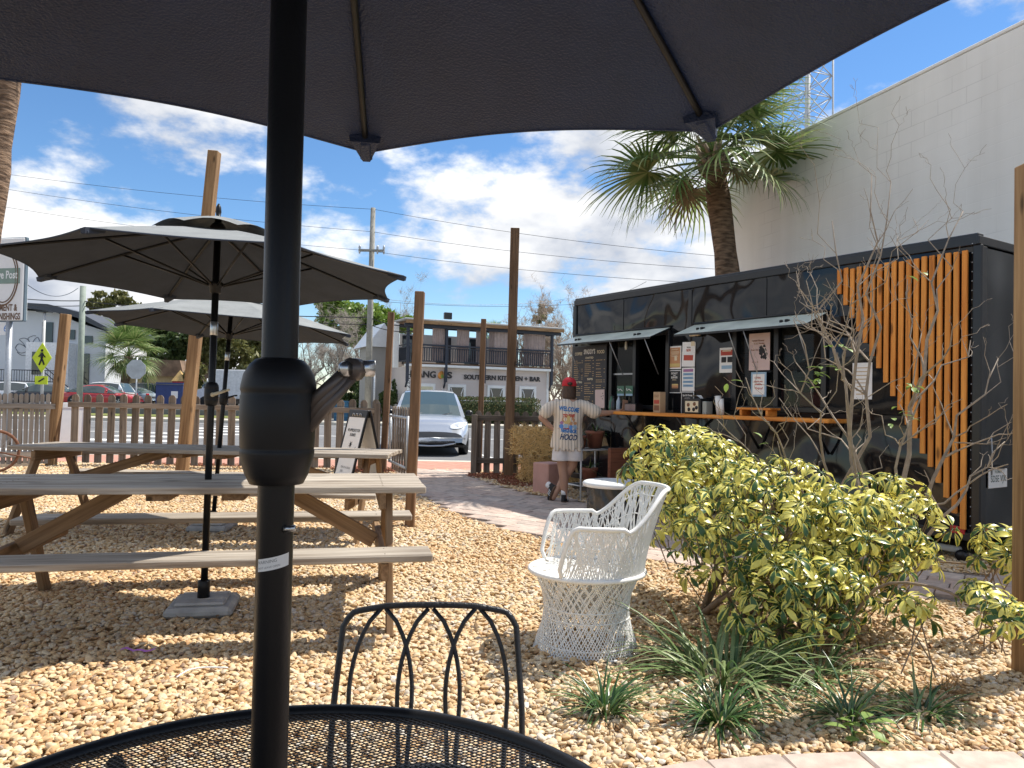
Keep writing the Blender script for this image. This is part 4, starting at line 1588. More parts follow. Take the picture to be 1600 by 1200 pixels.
# inside: a steel hood, shelves and kit one half sees through the openings
MB().box((2.7, -1.75, 2.1), (3.6, .6, .4), ch=.02).build('extractor_hood', flat('dull_steel', (.12, .12, .12), rough=.45, metal=.8), tr)
MB().box((2.6, -1.8, .95), (4.4, .5, .06), ch=.01).build('back_counter', STEEL, tr)
MB().box((3.62, -.5, 1.30), (.34, .3, .22), ch=.02).build('till', flat('blue_plastic', (.03, .08, .28), rough=.5), tr)
MB().box((1.62, -.30, 1.30), (.36, .24, .16), ch=.03).build('red_cooler', flat('red_plastic', (.42, .02, .03), rough=.4), tr)
MB().box((1.95, -.62, 1.26), (1.0, .5, .04), ch=.006).build('prep_counter', flat('tan_laminate', (.30, .25, .18), rough=.5), tr)
MB().box((1.65, -1.1, 1.50), (.9, .02, .28)).build('tan_screen', flat('tan_card', (.30, .26, .19), rough=.8), tr)
for k in range(5):
    MB().lathe([(.035, 0), (.037, .01), (.034, .12), (.02, .15), (.018, .19), (.0001, .19)], 12, M=T(2.05 + .1 * k, -.55, 1.285)).build('bottle', flat('bottle_%d' % k, rng.choice([(.35, .30, .05), (.4, .05, .03), (.1, .2, .06)]), rough=.3), tr)
# flaps hinged above the two openings, held up by chains
for x0, x1 in ((1.33, 3.02), (3.40, 5.20)):
    zh, zo, L_ = 2.135, 2.005, .335
    fl_ = MB()
    vs = [(x0, .012, zh), (x1, .012, zh), (x1, L_, zo), (x0, L_, zo)]
    vs2 = [(x, y, z - .022) for x, y, z in vs]
    fl_.add(vs + vs2, [(0, 3, 2, 1), (4, 5, 6, 7), (0, 1, 5, 4), (1, 2, 6, 5), (2, 3, 7, 6), (3, 0, 4, 7)])
    f_ = fl_.build('window_flap', M_AWN, tr)
    f_.data.materials.append(M_TRIM)
    for i in (1, 2, 3, 4, 5):
        f_.data.polygons[i].material_index = 1
    MB().tube([(x0, .02, zh + .012), (x1, .02, zh + .012)], .012, 8).build('hinge', M_TRIM, f_)
    for q in (.18, .82):
        xx = x0 + (x1 - x0) * q
        MB().box((xx, L_ * .62, zo + .055), (.035, .05, .03), ch=.006).build('latch', BLACK_METAL, f_)
        MB().box((xx + .06, L_ * .66, zo + .05), (.03, .03, .035), ch=.006).build('latch', BLACK_METAL, f_)
    for xx in (x0 + .12, x1 - .75 if x0 < 2 else x1 - .2, x0 + .75):
        MB().tube([(xx, L_ - .03, zo - .02), (xx + .05, .03, zo - .42)], .0055, 6).build('stay_rod', GALV, f_)
# serving counter along the side
ct = MB().box((2.575, .175, 1.112), (2.95, .30, .038), ch=.006)
co_ = ct.build('counter', W_ORANGE, tr)
for x in (1.3, 2.1, 3.0, 3.85):
    MB().tube([(x, .02, .80), (x, .28, 1.09)], .014, 8).build('counter_bracket', M_TRIM, tr)
st_ = []
MB().box((1.98, .19, 1.205), (.42, .16, .022), ch=.004).build('raised_shelf', W_ORANGE, tr)
for x in (1.82, 2.14):
    MB().box((x, .19, 1.163), (.03, .14, .062), ch=.003).build('shelf_support', W_ORANGE, tr)
# orange slats, longest at the rear corner
NSL = 18
for i in range(NSL):
    x = .085 + i * .0655
    zb_ = .285 + .118 * i
    plank('slat', (x, .034, zb_ + rng.uniform(-.01, .01)), (x, .034, 2.515 + rng.uniform(-.008, .008)), .043, .022, W_ORANGE, tr, up=(0, 1, 0), ch=.003)
# lamps, reflector, rear number plate
MB().box((.135, .016, .272), (.115, .02, .062), ch=.004).build('reflector', flat('red_reflector', (.50, .015, .02), rough=.25), tr)
MB().box((-.006, -.10, .30), (.02, .09, .05), ch=.004).build('tail_lamp', flat('amber_lamp', (.75, .12, .02), rough=.25), tr)
RX = Matrix.Rotation(R(90), 4, 'X')
pl = MB().box((-.020, -.29, .69), (.012, .30, .155), ch=.004).build('number_plate', WHITE_PAPER, tr)
MP = Matrix(((0, 0, -1, -.0275), (-1, 0, 0, -.29), (0, 1, 0, .685), (0, 0, 0, 1)))
text('SD5E VJX', .075, flat('plate_ink', (.03, .07, .05), rough=.6), pl, MP, width=.25)
text('FLORIDA', .03, flat('plate_ink_2', (.03, .10, .05), rough=.6), pl, Matrix.Translation((0, 0, .057)) @ MP, width=.11)
MB().box((-.03, -.29, .782), (.05, .22, .02), ch=.006).build('plate_lamp', M_TRIM, tr)
MB().tube([(-.03, -.16, 1.02), (-.035, -.165, .9), (-.03, -.17, .72)], .007, 6).build('chain', GALV, tr)
for k in range(2):
    for x in (2.0, 2.85):
        w_ = MB().lathe([(.10, -.09), (.30, -.09), (.325, -.06), (.325, .06), (.30, .09), (.10, .09)], 26, M=T(x, -.30 - 1.5 * k, .325) @ Matrix.Rotation(R(90), 4, 'X')).build('wheel', flat('tyre', (.018, .018, .018), rough=.8), tr)
MB().tube([(.18, -.12, .09), (1.6, -.12, .10)], .028, 10).build('jack_bar', flat('pale_pipe', (.55, .54, .50), rough=.5), tr)
MB().lathe([(.045, -.02), (.05, 0), (.045, .02)], 14, M=T(.16, -.10, .05) @ Matrix.Rotation(R(90), 4, 'X')).build('jack_wheel', M_TRIM, tr)
sp_ = MB().box((1.16, .12, 2.02), (.12, .10, .10), ch=.012).build('flood_lamp', BLACK_METAL, tr)
MB().box((1.16, .06, 2.02), (.03, .07, .03)).build('lamp_arm', BLACK_METAL, tr)
MB().box((2.98, .05, 2.03), (.14, .05, .055), ch=.01).build('wall_lamp', flat('yellowed_lens', (.62, .54, .38), rough=.4), tr)
MB().lathe([(.012, 0), (.018, .03), (.014, .07), (.012, .10), (.0001, .11)], 10, M=T(4.12, .06, 1.90)).build('bulb', flat('frosted_bulb', (.7, .68, .6), rough=.4), tr)
bpy.context.view_layer.update()
TM = tr.matrix_world.copy()


def face(x, z, out=.012, tilt=0.0):
    """matrix of a sheet on the serving side, reading upright for a customer"""
    return TM @ Matrix.Translation((x, out, z)) @ Matrix(((-1, 0, 0, 0), (0, 0, 1, 0), (0, 1, 0, 0), (0, 0, 0, 1))) @ Matrix.Rotation(tilt, 4, 'Z')


def colour(name, c, rough=.7):
    return flat(name, c, rough=rough, var=.04)


C_BLACK, C_RED, C_ORANGE = colour('print_black', (.02, .02, .022)), colour('print_red', (.44, .07, .045)), colour('print_orange', (.50, .25, .12))
C_BLUE, C_TAN, C_PURPLE = colour('print_blue', (.10, .24, .55)), colour('print_tan', (.48, .33, .17)), colour('print_purple', (.36, .17, .32))
C_CREAM, C_YEL, C_CHALK = colour('print_cream', (.70, .60, .42)), colour('print_yellow', (.58, .44, .17)), colour('chalk_white', (.72, .70, .66))
C_PINK, C_SKY, C_BROWN = colour('print_pink', (.62, .47, .44)), colour('print_sky', (.28, .42, .55)), colour('print_brown', (.22, .10, .05))


def poster(x, z, w, h, label, base, bits, name='poster', tilt=0.0, out=.006, lines=()):
    M = face(x, z, out, tilt)
    o = MB().box((0, 0, 0), (w, h, .004)).build(name, base, None, M)
    tag(o, label, 'poster', 'paper notices on the food trailer')
    for j, (bx_, bz_, bw, bh, m) in enumerate(bits):
        MB().box((bx_ * w, bz_ * h, .003), (bw * w, bh * h, .0014 + .0004 * (j % 4))).build('print', m, o)
    for s, sx, sz, sw_, sh, m in lines:
        text(s, sh * h, m, o, T(sx * w, sz * h, .0046), width=sw_ * w, name='lettering', bold=.0008)
    return o


def textlines(n, z0, z1, w, m, x=0.0):
    return [(x + rng.uniform(-.03, .03), z0 + (z1 - z0) * i / max(1, n - 1), w * rng.uniform(.7, 1), .022, m) for i in range(n)]


poster(3.325, 1.775, .20, .265, 'white bordered orange drinks flyer, upper left of five flyers', WHITE_PAPER, [(0, 0, .86, .88, C_ORANGE), (.08, -.02, .2, .22, C_CREAM), (0, -.33, .8, .14, C_YEL)] + textlines(7, .36, .05, .72, C_CREAM))
poster(3.11, 1.805, .20, .28, 'plain white flyer with red block and taped corner, upper right of five', WHITE_PAPER, [(0, -.14, .72, .22, C_RED), (.3, .43, .28, .18, C_CREAM)], tilt=R(-2), lines=(('NEW', 0, .16, .36, .15, C_RED), ('TRY OUR', 0, .28, .3, .06, C_BLACK)))
poster(3.325, 1.495, .20, .265, 'black burger flyer with white edge, beside the open window', WHITE_PAPER, [(0, 0, .92, .94, C_BLACK), (.05, -.2, .5, .16, C_ORANGE), (.05, -.13, .46, .06, C_YEL), (.05, -.28, .44, .05, C_BROWN), (0, .08, .34, .05, C_CREAM)], lines=(('DONUT', 0, .36, .5, .12, C_CHALK), ('AND', 0, .27, .2, .07, C_CHALK), ('BURGER', 0, .18, .5, .12, C_CHALK)))
poster(3.11, 1.52, .195, .265, 'pale blue schedule flyer with purple heading, middle right of five', WHITE_PAPER, [(0, .38, .78, .12, C_PURPLE)] + [(0, .22 - .165 * i, .80, .11, C_SKY) for i in range(4)] + [(0, .22 - .165 * i, .6, .03, C_BLUE) for i in range(4)])
poster(3.11, 1.245, .195, .27, 'black sandwich flyer with yellow picture, lowest of five flyers', WHITE_PAPER, [(0, 0, .92, .93, C_BLACK), (.0, -.06, .46, .28, C_YEL), (0, -.30, .4, .08, C_CREAM)], out=.012, lines=(('Spud & Cheese', 0, .34, .75, .11, C_CHALK), ('BURRY', 0, .2, .42, .09, C_CHALK)))
poster(2.55, 1.72, .20, .27, 'white notice with red heading and two small picture squares', WHITE_PAPER, [(0, .30, .84, .22, C_RED), (0, .37, .6, .05, C_CREAM), (-.2, .02, .34, .22, C_BLACK), (.22, .02, .34, .22, C_BLACK), (-.2, .02, .26, .16, WHITE_PAPER), (.22, .02, .26, .16, WHITE_PAPER), (0, -.28, .7, .14, C_SKY)])
pp = poster(2.09, 1.79, .26, .38, 'large pinkish paper poster with dark flower drawing on the window', C_PINK, [], out=.045, lines=(('Sweet Flower', -.05, .30, .6, .06, C_BROWN), ('Every Sunday', 0, .22, .5, .05, C_BROWN), ('Fresh Cut', -.22, .05, .36, .05, C_BROWN), ('10 - 2', -.2, -.28, .3, .06, C_BROWN)))
bl_ = MB()
for k in range(34):
    a, r_ = rng.uniform(0, 6.28), rng.random() ** .5
    x, y = .045 + .045 * r_ * math.cos(a), -.01 + .08 * r_ * math.sin(a)
    bl_.add([(x + .016 * math.cos(b2) * rng.uniform(.5, 1.3), y + .020 * math.sin(b2) * rng.uniform(.5, 1.3), .0026 + k * .00002) for b2 in [R(60 * q) for q in range(6)]], [tuple(range(6))])
bl_.build('flower_print', C_BLACK, pp)
bf = poster(2.09, 1.455, .19, .25, 'blue framed white sign with red handwriting below the pink poster', C_SKY, [(0, 0, .78, .84, WHITE_PAPER)], out=.05, lines=(('OPEN', -.05, .26, .4, .12, C_RED), ('thank you', 0, .12, .56, .10, C_RED), ('please', 0, 0, .5, .1, C_RED), ('Enjoy!', .05, -.16, .5, .12, C_RED)))
poster(.98, 1.48, .19, .33, 'faded white paper notice behind the bare branches below the slats', WHITE_PAPER, textlines(8, .36, -.36, .7, C_TAN))

# chalk menu board
mbM = face(4.87, 1.52, .03, 0)
mn = MB().box((0, 0, 0), (.70, .92, .02), ch=.004).build('menu_board', flat('chalkboard', (.035, .035, .04), rough=.6, var=.25, scale=5), None, mbM)
tag(mn, 'tall dark chalk menu board at the far end of the food trailer', 'menu board')
text('SPADDY\'S', .085, C_CHALK, mn, T(.0, .385, .0112), width=.24, bold=.003)
text('COFFEE', .055, C_CREAM, mn, T(-.235, .365, .0112), width=.16, bold=.001)
text('FOOD', .06, C_CREAM, mn, T(.235, .375, .0112), width=.15, bold=.002)
text('CRAFTED', .036, C_CREAM, mn, T(.0, .305, .0112), width=.17, bold=.001)
text('ICED TEAS', .034, C_CREAM, mn, T(-.235, -.02, .0112), width=.17, bold=.001)
text('SIPS', .036, C_CREAM, mn, T(.02, .02, .0112), width=.12, bold=.001)
mt_ = MB()
for cx, ws in ((-.235, .19), (.0, .19), (.235, .18)):
    z = .27
    while z > -.42:
        if not (abs(z + .02) < .035 and cx < -.1) and not (abs(z - .02) < .03 and cx == 0):
            w_ = ws * rng.uniform(.35, .72)
            x = cx - ws / 2
            while x < cx - ws / 2 + w_:
                l_ = rng.uniform(.010, .035)
                mt_.box((x + l_ / 2, z, .0112), (l_, .0085, .0012))
                x += l_ + .006
            if rng.random() < .7:
                mt_.box((cx + ws / 2 - .012, z, .0112), (.024, .0085, .0012))
        z -= rng.choice((.026, .026, .03, .045))
tag(mt_.build('chalk_lines', C_TAN, mn), kind='stuff')
for z in (.462, -.462):
    MB().box((0, z, 0), (.73, .02, .03), ch=.003).build('board_frame', M_TRIM, mn)

# things standing on the counter
def on(x, y, z=1.131, rz=0.0):
    return TM @ T(x, y, z, rz)


def thing(name, M, label, cat, group=None):
    o = link(name, None)
    o.empty_display_size = .05
    o.matrix_world = M
    return tag(o, label, cat, group)


nd = thing('napkin_dispenser', on(2.82, .17, rz=R(180)), 'black napkin dispenser with printed front on the counter', 'dispenser')
MB().box((0, 0, .085), (.24, .15, .17), ch=.01).build('body', M_TRIM, nd)
MB().box((.0, -.0765, .08), (.19, .004, .12)).build('front_print', C_CREAM, nd)
dp = MB()
for q, (x, z, m_) in enumerate(((-.05, .10, 0), (.04, .11, 0), (.03, .05, 1), (-.04, .05, 1), (.07, .07, 1))):
    dp.lathe([(.022, 0), (.0001, .0005)], 10, M=T(x, -.0788, z) @ Matrix.Rotation(R(90), 4, 'X'), mi=m_)
dp.build('spots', [C_BROWN, C_BLACK], nd)
nk = MB()
nk.grid([[Vector((-.08 + .016 * i, -.03 + .05 * j, .171 + .035 * math.sin(math.pi * i / 10) + .012 * j * math.sin(i))) for i in range(11)] for j in range(2)])
nk.build('napkin', WHITE_PAPER, nd)
MB().box((.155, .0, .07), (.06, .10, .14), ch=.004).build('sauce_tray', flat('greyish_glass', (.30, .32, .30), rough=.2), nd)
bxm = thing('carton', on(3.42, .15, rz=R(172)), 'brown printed carton standing on the counter below the burger flyer', 'carton')
MB().box((0, 0, .12), (.13, .08, .24), ch=.003).build('box', flat('kraft_card', (.50, .34, .20), rough=.8), bxm)
MB().box((0, -.0412, .125), (.10, .002, .045)).build('red_band', C_RED, bxm)
MB().box((0, -.0412, .055), (.10, .002, .06)).build('picture', C_BROWN, bxm)
text('ROAST', .04, C_BROWN, bxm, T(0, -.0425, .19) @ RX, width=.09)
cupst = thing('cup_stack', on(2.52, .15), 'stack of white paper cups leaning by the window frame', 'cups')
MB().tube([(0, 0, .0), (.02, .0, .20)], [.026, .032], 14).build('stack', WHITE_PAPER, cupst)
MB().tube([(-.06, .02, .0), (-.045, .02, .17)], [.022, .026], 14).build('stack', WHITE_PAPER, cupst)
# bottles, cards and a wire rack at the ordering end
for i, (x, y, h_, c_, lbl) in enumerate(((4.32, .11, .21, (.05, .16, .09), 'green syrup bottle nearest the chalk menu on the trailer ledge'), (4.26, .13, .19, (.03, .03, .03), 'dark syrup bottle beside the green one'), (4.18, .11, .22, (.42, .50, .58), 'clear spray bottle at the ordering window'))):
    b_ = thing('bottle', on(x, y, 1.131), lbl, 'bottle', 'bottles at the ordering window')
    MB().lathe([(.001, 0), (.031, .001), (.032, .01), (.032, h_ * .55), (.013, h_ * .75), (.012, h_ * .88)], 14).build('body', flat('bottle_glass_%d' % i, c_, rough=.15), b_)
    MB().lathe([(.014, h_ * .88), (.014, h_), (.0001, h_)], 12).build('cap', WHITE_PAPER if i == 2 else C_BLACK, b_)
MB_shelf = MB().box((4.24, .10, 1.116), (.38, .16, .03), ch=.004).build('ordering_ledge', M_TRIM, tr)
wk = thing('menu_card_rack', on(4.04, .12, 1.131), 'small wire rack holding two green picture cards', 'rack')
for k in range(7):
    MB().tube([(-.15 + .05 * k, .0, 0), (-.15 + .05 * k, .0, .20)], .003, 5).build('wire', M_TRIM, wk)
for z in (.01, .10, .20):
    MB().tube([(-.16, 0, z), (.16, 0, z)], .003, 5).build('wire', M_TRIM, wk)
for x in (-.075, .085):
    cd = MB().box((x, .012, .265), (.13, .006, .10)).build('card', flat('green_card', (.05, .14, .09), rough=.5), wk)
    MB().tube([(x - .04, .016, .25), (x, .017, .275), (x + .035, .016, .255), (x + .045, .016, .285)], .006, 5).build('mark', C_CHALK, cd)
    MB().box((x, .013, .205), (.12, .006, .025)).build('caption', C_SKY, cd)
nt_ = MB().box((0, 0, 0), (.19, .24, .004)).build('notice', C_PINK, None, face(4.62, 1.28, .055, R(2)))
tag(nt_, 'small pale pink notice clipped low on the chalk menu board', 'poster')
for x, z in ((.03, .03), (.06, .07), (.055, .0), (.07, .04)):
    MB().lathe([(.008, 0), (.0001, .001)], 8, M=T(x, z, .0022)).build('print', C_BLACK, nt_)
wvb = thing('wire_basket', on(3.86, .15, 1.131), 'low dark basket with pale woven stripes by the open window', 'basket')
MB().box((0, 0, .05), (.20, .12, .10), ch=.006).build('basket', M_TRIM, wvb)
for k in range(9):
    MB().box((-.085 + .021 * k, .0615, .05), (.006, .003, .08)).build('stripe', C_PINK, wvb)

# ================================================================== plants in the yard
def variegated():
    m, nt, b = new_mat('variegated_leaf')
    b.inputs['Roughness'].default_value = 0.32
    b.inputs['Specular IOR Level'].default_value = 0.5
    a = node(nt, 'ShaderNodeVertexColor', layer_name='vc')
    sp = node(nt, 'ShaderNodeSeparateColor')
    nt.links.new(a.outputs[0], sp.inputs[0])
    oi = node(nt, 'ShaderNodeObjectInfo')
    co = node(nt, 'ShaderNodeTexCoord')
    n = node(nt, 'ShaderNodeTexNoise')
    n.inputs['Scale'].default_value = 26
    n.inputs['Detail'].default_value = 3
    nt.links.new(co.outputs['Object'], n.inputs['Vector'])
    # how far the yellow reaches: leaf by leaf, from the margin inward, with a ragged border
    s1 = node(nt, 'ShaderNodeMath', operation='MULTIPLY_ADD')
    s1.inputs[1].default_value = 0.75
    nt.links.new(sp.outputs[0], s1.inputs[0])
    nt.links.new(sp.outputs[2], s1.inputs[2])
    s2 = node(nt, 'ShaderNodeMath', operation='MULTIPLY_ADD')
    s2.inputs[1].default_value = 0.9
    nt.links.new(n.outputs['Fac'], s2.inputs[0])
    nt.links.new(s1.outputs[0], s2.inputs[2])
    mr = node(nt, 'ShaderNodeMapRange')
    mr.inputs[1].default_value, mr.inputs[2].default_value = 0.90, 1.14
    nt.links.new(s2.outputs[0], mr.inputs[0])
    rp = node(nt, 'ShaderNodeMix', data_type='RGBA')
    rp.inputs[6].default_value = (0.046, 0.110, 0.032, 1)
    rp.inputs[7].default_value = (0.74, 0.67, 0.15, 1)
    nt.links.new(mr.outputs[0], rp.inputs[0])
    hs = node(nt, 'ShaderNodeHueSaturation')
    hv = node(nt, 'ShaderNodeMapRange')
    hv.inputs[3].default_value, hv.inputs[4].default_value = 0.80, 1.15
    nt.links.new(sp.outputs[1], hv.inputs[0])
    nt.links.new(hv.outputs[0], hs.inputs['Value'])
    nt.links.new(rp.outputs[2], hs.inputs['Color'])
    nt.links.new(hs.outputs[0], b.inputs['Base Color'])
    t = node(nt, 'ShaderNodeBsdfTranslucent')
    nt.links.new(hs.outputs[0], t.inputs[0])
    mx = node(nt, 'ShaderNodeMixShader')
    mx.inputs[0].default_value = 0.22
    nt.links.new(b.outputs[0], mx.inputs[1])
    nt.links.new(t.outputs[0], mx.inputs[2])
    nt.links.new(mx.outputs[0], nt.nodes['Material Output'].inputs[0])
    return m


M_VARI = variegated()
M_STEM = flat('grey_brown_stem', (0.23, 0.165, 0.11), rough=.85, var=.25, scale=30)
M_TWIG = flat('pale_twig_bark', (0.32, 0.26, 0.20), rough=.85, var=.25, scale=25)


class LeafMB(MB):
    def __init__(self):
        super().__init__()
        self.c = []

    def leaflet(self, base, d, up, L, w, droop, tone, green=0.0, curl=.25):
        """one ovate blade; colours: r distance from midrib, g brightness, b how yellow"""
        d, up = d.normalized(), up.normalized()
        side = d.cross(up).normalized()
        rows, n = [], 6
        prof = (0.10, .62, .95, 1.0, .72, .04)
        p = base.copy()
        dd = d.copy()
        ax = side
        vs, cs = [], []
        for i in range(n):
            ww = w * prof[i] / 2
            nn = ax.cross(dd)
            for s in (-1, 0, 1):
                q = p + side * (s * ww) + nn * (abs(s) * ww * curl)
                vs.append(q)
                cs.append((abs(s) * (0.75 if i < 5 else 1), tone, green))
            rot = Matrix.Rotation(-droop / n, 3, side)
            dd = rot @ dd
            p = p + dd * (L / (n - 1))
        fs = []
        for i in range(n - 1):
            for j in range(2):
                a = i * 3 + j
                fs.append((a, a + 1, a + 4, a + 3))
        self.add(vs, fs, 0, True)
        self.c += cs

    def stalk(self, pts, r_):
        b = len(self.v)
        self.tube(pts, r_, 4, cap=False)
        self.c += [(0.2, .6, 0.0)] * (len(self.v) - b)

    def mesh(self, name, mats):
        me = super().mesh(name, mats)
        ca = me.color_attributes.new('vc', 'FLOAT_COLOR', 'POINT')
        arr = np.ones((len(self.v), 4), np.float32)
        arr[:, :3] = np.array(self.c, np.float32)
        ca.data.foreach_set('color', arr.ravel())
        return me


def rosette(mb, M, size, yellow, nl=8):
    up = Vector((0, 0, 1))
    R3 = M.to_3x3()
    o = M.translation
    mb.stalk([o - R3 @ Vector((0, 0, .06)), o], .0022)
    ph = rng.uniform(0, 6.28)
    for k in range(nl):
        a = ph + 2 * math.pi * k / nl + rng.uniform(-.12, .12)
        el = rng.uniform(-.15, .35)
        d = Vector((math.cos(a) * math.cos(el), math.sin(a) * math.cos(el), math.sin(el)))
        u = Vector((-math.cos(a) * math.sin(el), -math.sin(a) * math.sin(el), math.cos(el)))
        L = size * rng.uniform(.8, 1.12)
        b0 = o + R3 @ (d * .022)
        mb.stalk([o, b0], .0014)
        mb.leaflet(b0, R3 @ d, R3 @ u, L, L * rng.uniform(.34, .42), rng.uniform(.7, 2.1), rng.random(), max(0, min(1, yellow + rng.uniform(-.34, .34))))


# eight shared patterns of one compound leaf, some mostly green, some mostly yellow
ROS = []
for k in range(10):
    mb = LeafMB()
    rosette(mb, Matrix.Identity(4), .076, (.0, .08, .18, .28, .36, .42, .48, .56, .64, .72)[k], rng.choice((7, 8, 8, 9)))
    ROS.append(mb.mesh('leaf', M_VARI))


def up_matrix(p, nrm, spin, sc):
    z = nrm.normalized()
    x = z.orthogonal().normalized()
    y = z.cross(x)
    m = Matrix((x, y, z)).transposed().to_4x4() @ Matrix.Rotation(spin, 4, 'Z') @ Matrix.Scale(sc, 4)
    m.translation = p
    return m


def shrub(name, label, cat, blobs, root, limit, stems):
    t = empty(name, root, 0, label, cat)
    ro = Vector(root)
    spots = []
    for (c, r_, n, yl) in blobs:
        for _ in range(n):
            d = Vector((rng.gauss(0, 1), rng.gauss(0, 1), rng.gauss(0, 1) + .25)).normalized()
            f = rng.uniform(.55, 1.08)
            p = Vector(c) + Vector((d.x * r_[0], d.y * r_[1], d.z * r_[2])) * f
            if p.z < .06:
                continue
            nrm = Vector((d.x * .7, d.y * .7 - .25, d.z * .4 + .75))
            nrm += Vector((rng.gauss(0, .22), rng.gauss(0, .22), 0))
            spots.append((p - ro, nrm, rng.uniform(.62, 1.25), yl + rng.uniform(-.38, .32) + .12 * d.z))
    spots.sort(key=lambda s: (s[0] + ro).length - .25 * s[2])
    rest = LeafMB()
    for i, (p, nrm, sc, yl) in enumerate(spots):
        M = up_matrix(p, nrm, rng.uniform(0, 6.28), sc)
        if i < limit:
            link('leaf', ROS[max(0, min(9, int(yl * 10)))], t, M)
        else:
            rosette(rest, M, .078 * sc, max(0.05, min(.7, yl)), 7)
    if rest.v:
        tag(rest.build('inner_leaves', M_VARI, t), kind='stuff')
    for (pts, r0, r1) in stems:
        pts = [Vector(q) - ro for q in pts]
        fine = smooth_poly([tuple(q) for q in pts], 4)
        k = len(fine)
        MB().tube(fine, [r0 + (r1 - r0) * i / (k - 1) for i in range(k)], 7).build('stem', M_STEM, t)
    # fine woody shoots that carry the leaves
    sh = MB()
    for (p, nrm, sc, yl) in spots[::2]:
        q = p - nrm.normalized() * rng.uniform(.14, .26) + Vector((rng.uniform(-.04, .04), rng.uniform(-.04, .04), -.06))
        sh.tube([q, (p + q) / 2 + Vector((0, 0, .01)), p - nrm.normalized() * .05], .0032, 5, cap=False)
    tag(sh.build('shoots', M_STEM, t), kind='stuff')
    return t


BL = [((1.12, 4.95, .80), (.44, .45, .33), 150, .48), ((1.42, 4.60, .62), (.55, .45, .36), 150, .42), ((1.32, 4.05, .58), (.60, .40, .36), 185, .50),
      ((1.82, 4.10, .46), (.46, .38, .36), 130, .46), ((2.20, 4.35, .60), (.32, .32, .30), 65, .46), ((1.45, 3.72, .30), (.45, .28, .26), 80, .40)]
base_pts = [(1.30, 4.25, 0), (1.62, 4.1, 0), (1.45, 4.0, 0), (1.15, 4.5, 0)]
ST = []
for (c, r_, n, yl) in BL:
    for k in range(4):
        b_ = rng.choice(base_pts)
        e_ = (c[0] + rng.uniform(-.5, .5) * r_[0], c[1] + rng.uniform(-.5, .5) * r_[1], c[2] + rng.uniform(-.1, .5) * r_[2])
        m_ = ((b_[0] + e_[0]) / 2 + rng.uniform(-.06, .06), (b_[1] + e_[1]) / 2 + rng.uniform(-.06, .06), max(.08, (b_[2] + e_[2]) / 2 + .05))
        ST.append(([b_, m_, e_], rng.uniform(.012, .020), .005))
shrub('variegated_bush', 'large bushy shrub with yellow and green umbrella shaped leaves', 'bush', BL, (1.4, 4.2, 0), 280, ST)
# two low sprays that reach out past the squared post
shrub('variegated_spray', 'yellow leaved spray on a low arching stem in front of the squared post', 'bush',
      [((2.02, 3.20, .42), (.17, .14, .12), 17, .55), ((1.78, 3.3, .36), (.08, .08, .08), 5, .4)], (1.6, 3.75, 0), 40,
      [([(1.62, 3.75, .05), (1.72, 3.55, .40), (1.88, 3.34, .46), (2.0, 3.22, .40)], .009, .005)])
shrub('variegated_spray', 'smaller yellow leaved spray beside the trailer corner, left of the post', 'bush',
      [((2.62, 4.05, .52), (.14, .14, .16), 18, .58)], (2.0, 4.5, 0), 30,
      [([(2.0, 4.5, .06), (2.1, 4.35, .34), (2.35, 4.2, .40), (2.60, 4.08, .40)], .008, .005)])


# ------------------------------------------------------------------ bare branching shrub
def jag(a, b, n, amp, rnd):
    a, b = Vector(a), Vector(b)
    L = (b - a).length
    pts = [a]
    for i in range(1, n):
        t = i / n
        pts.append(a.lerp(b, t) + Vector((rnd.gauss(0, 1), rnd.gauss(0, 1), rnd.gauss(0, .6))) * amp * L * math.sin(math.pi * t))
    pts.append(b)
    return pts


def branch(mb, pts, r0, r1, lvl, rnd, tips, up=.35, dens=1.0):
    k = len(pts)
    mb.tube(pts, [r0 + (r1 - r0) * i / (k - 1) for i in range(k)], 7 if lvl == 0 else (5 if lvl == 1 else 4), cap=lvl == 0)
    tips.append(pts[-1])
    if lvl >= 3:
        return
    L = sum((pts[i + 1] - pts[i]).length for i in range(k - 1))
    nb_ = int(dens * (5, 3, 2)[lvl] * max(.5, min(2.0, L / (.9, .45, .22)[lvl])))
    for _ in range(nb_):
        i = rnd.randrange(max(1, k // 3), k)
        o = pts[i]
        t = (pts[i] - pts[i - 1]).normalized()
        side = Vector((rnd.gauss(0, 1), rnd.gauss(0, 1), rnd.gauss(0, .7))).normalized()
        d = (t * .75 + side * .85 + Vector((0, 0, up))).normalized()
        l_ = L * rnd.uniform(.13, .34)
        rr = r0 + (r1 - r0) * i / (k - 1)
        branch(mb, jag(o, o + d * l_, 5, .07, rnd), rr * .62, max(.0013, rr * .25), lvl + 1, rnd, tips, up, dens)


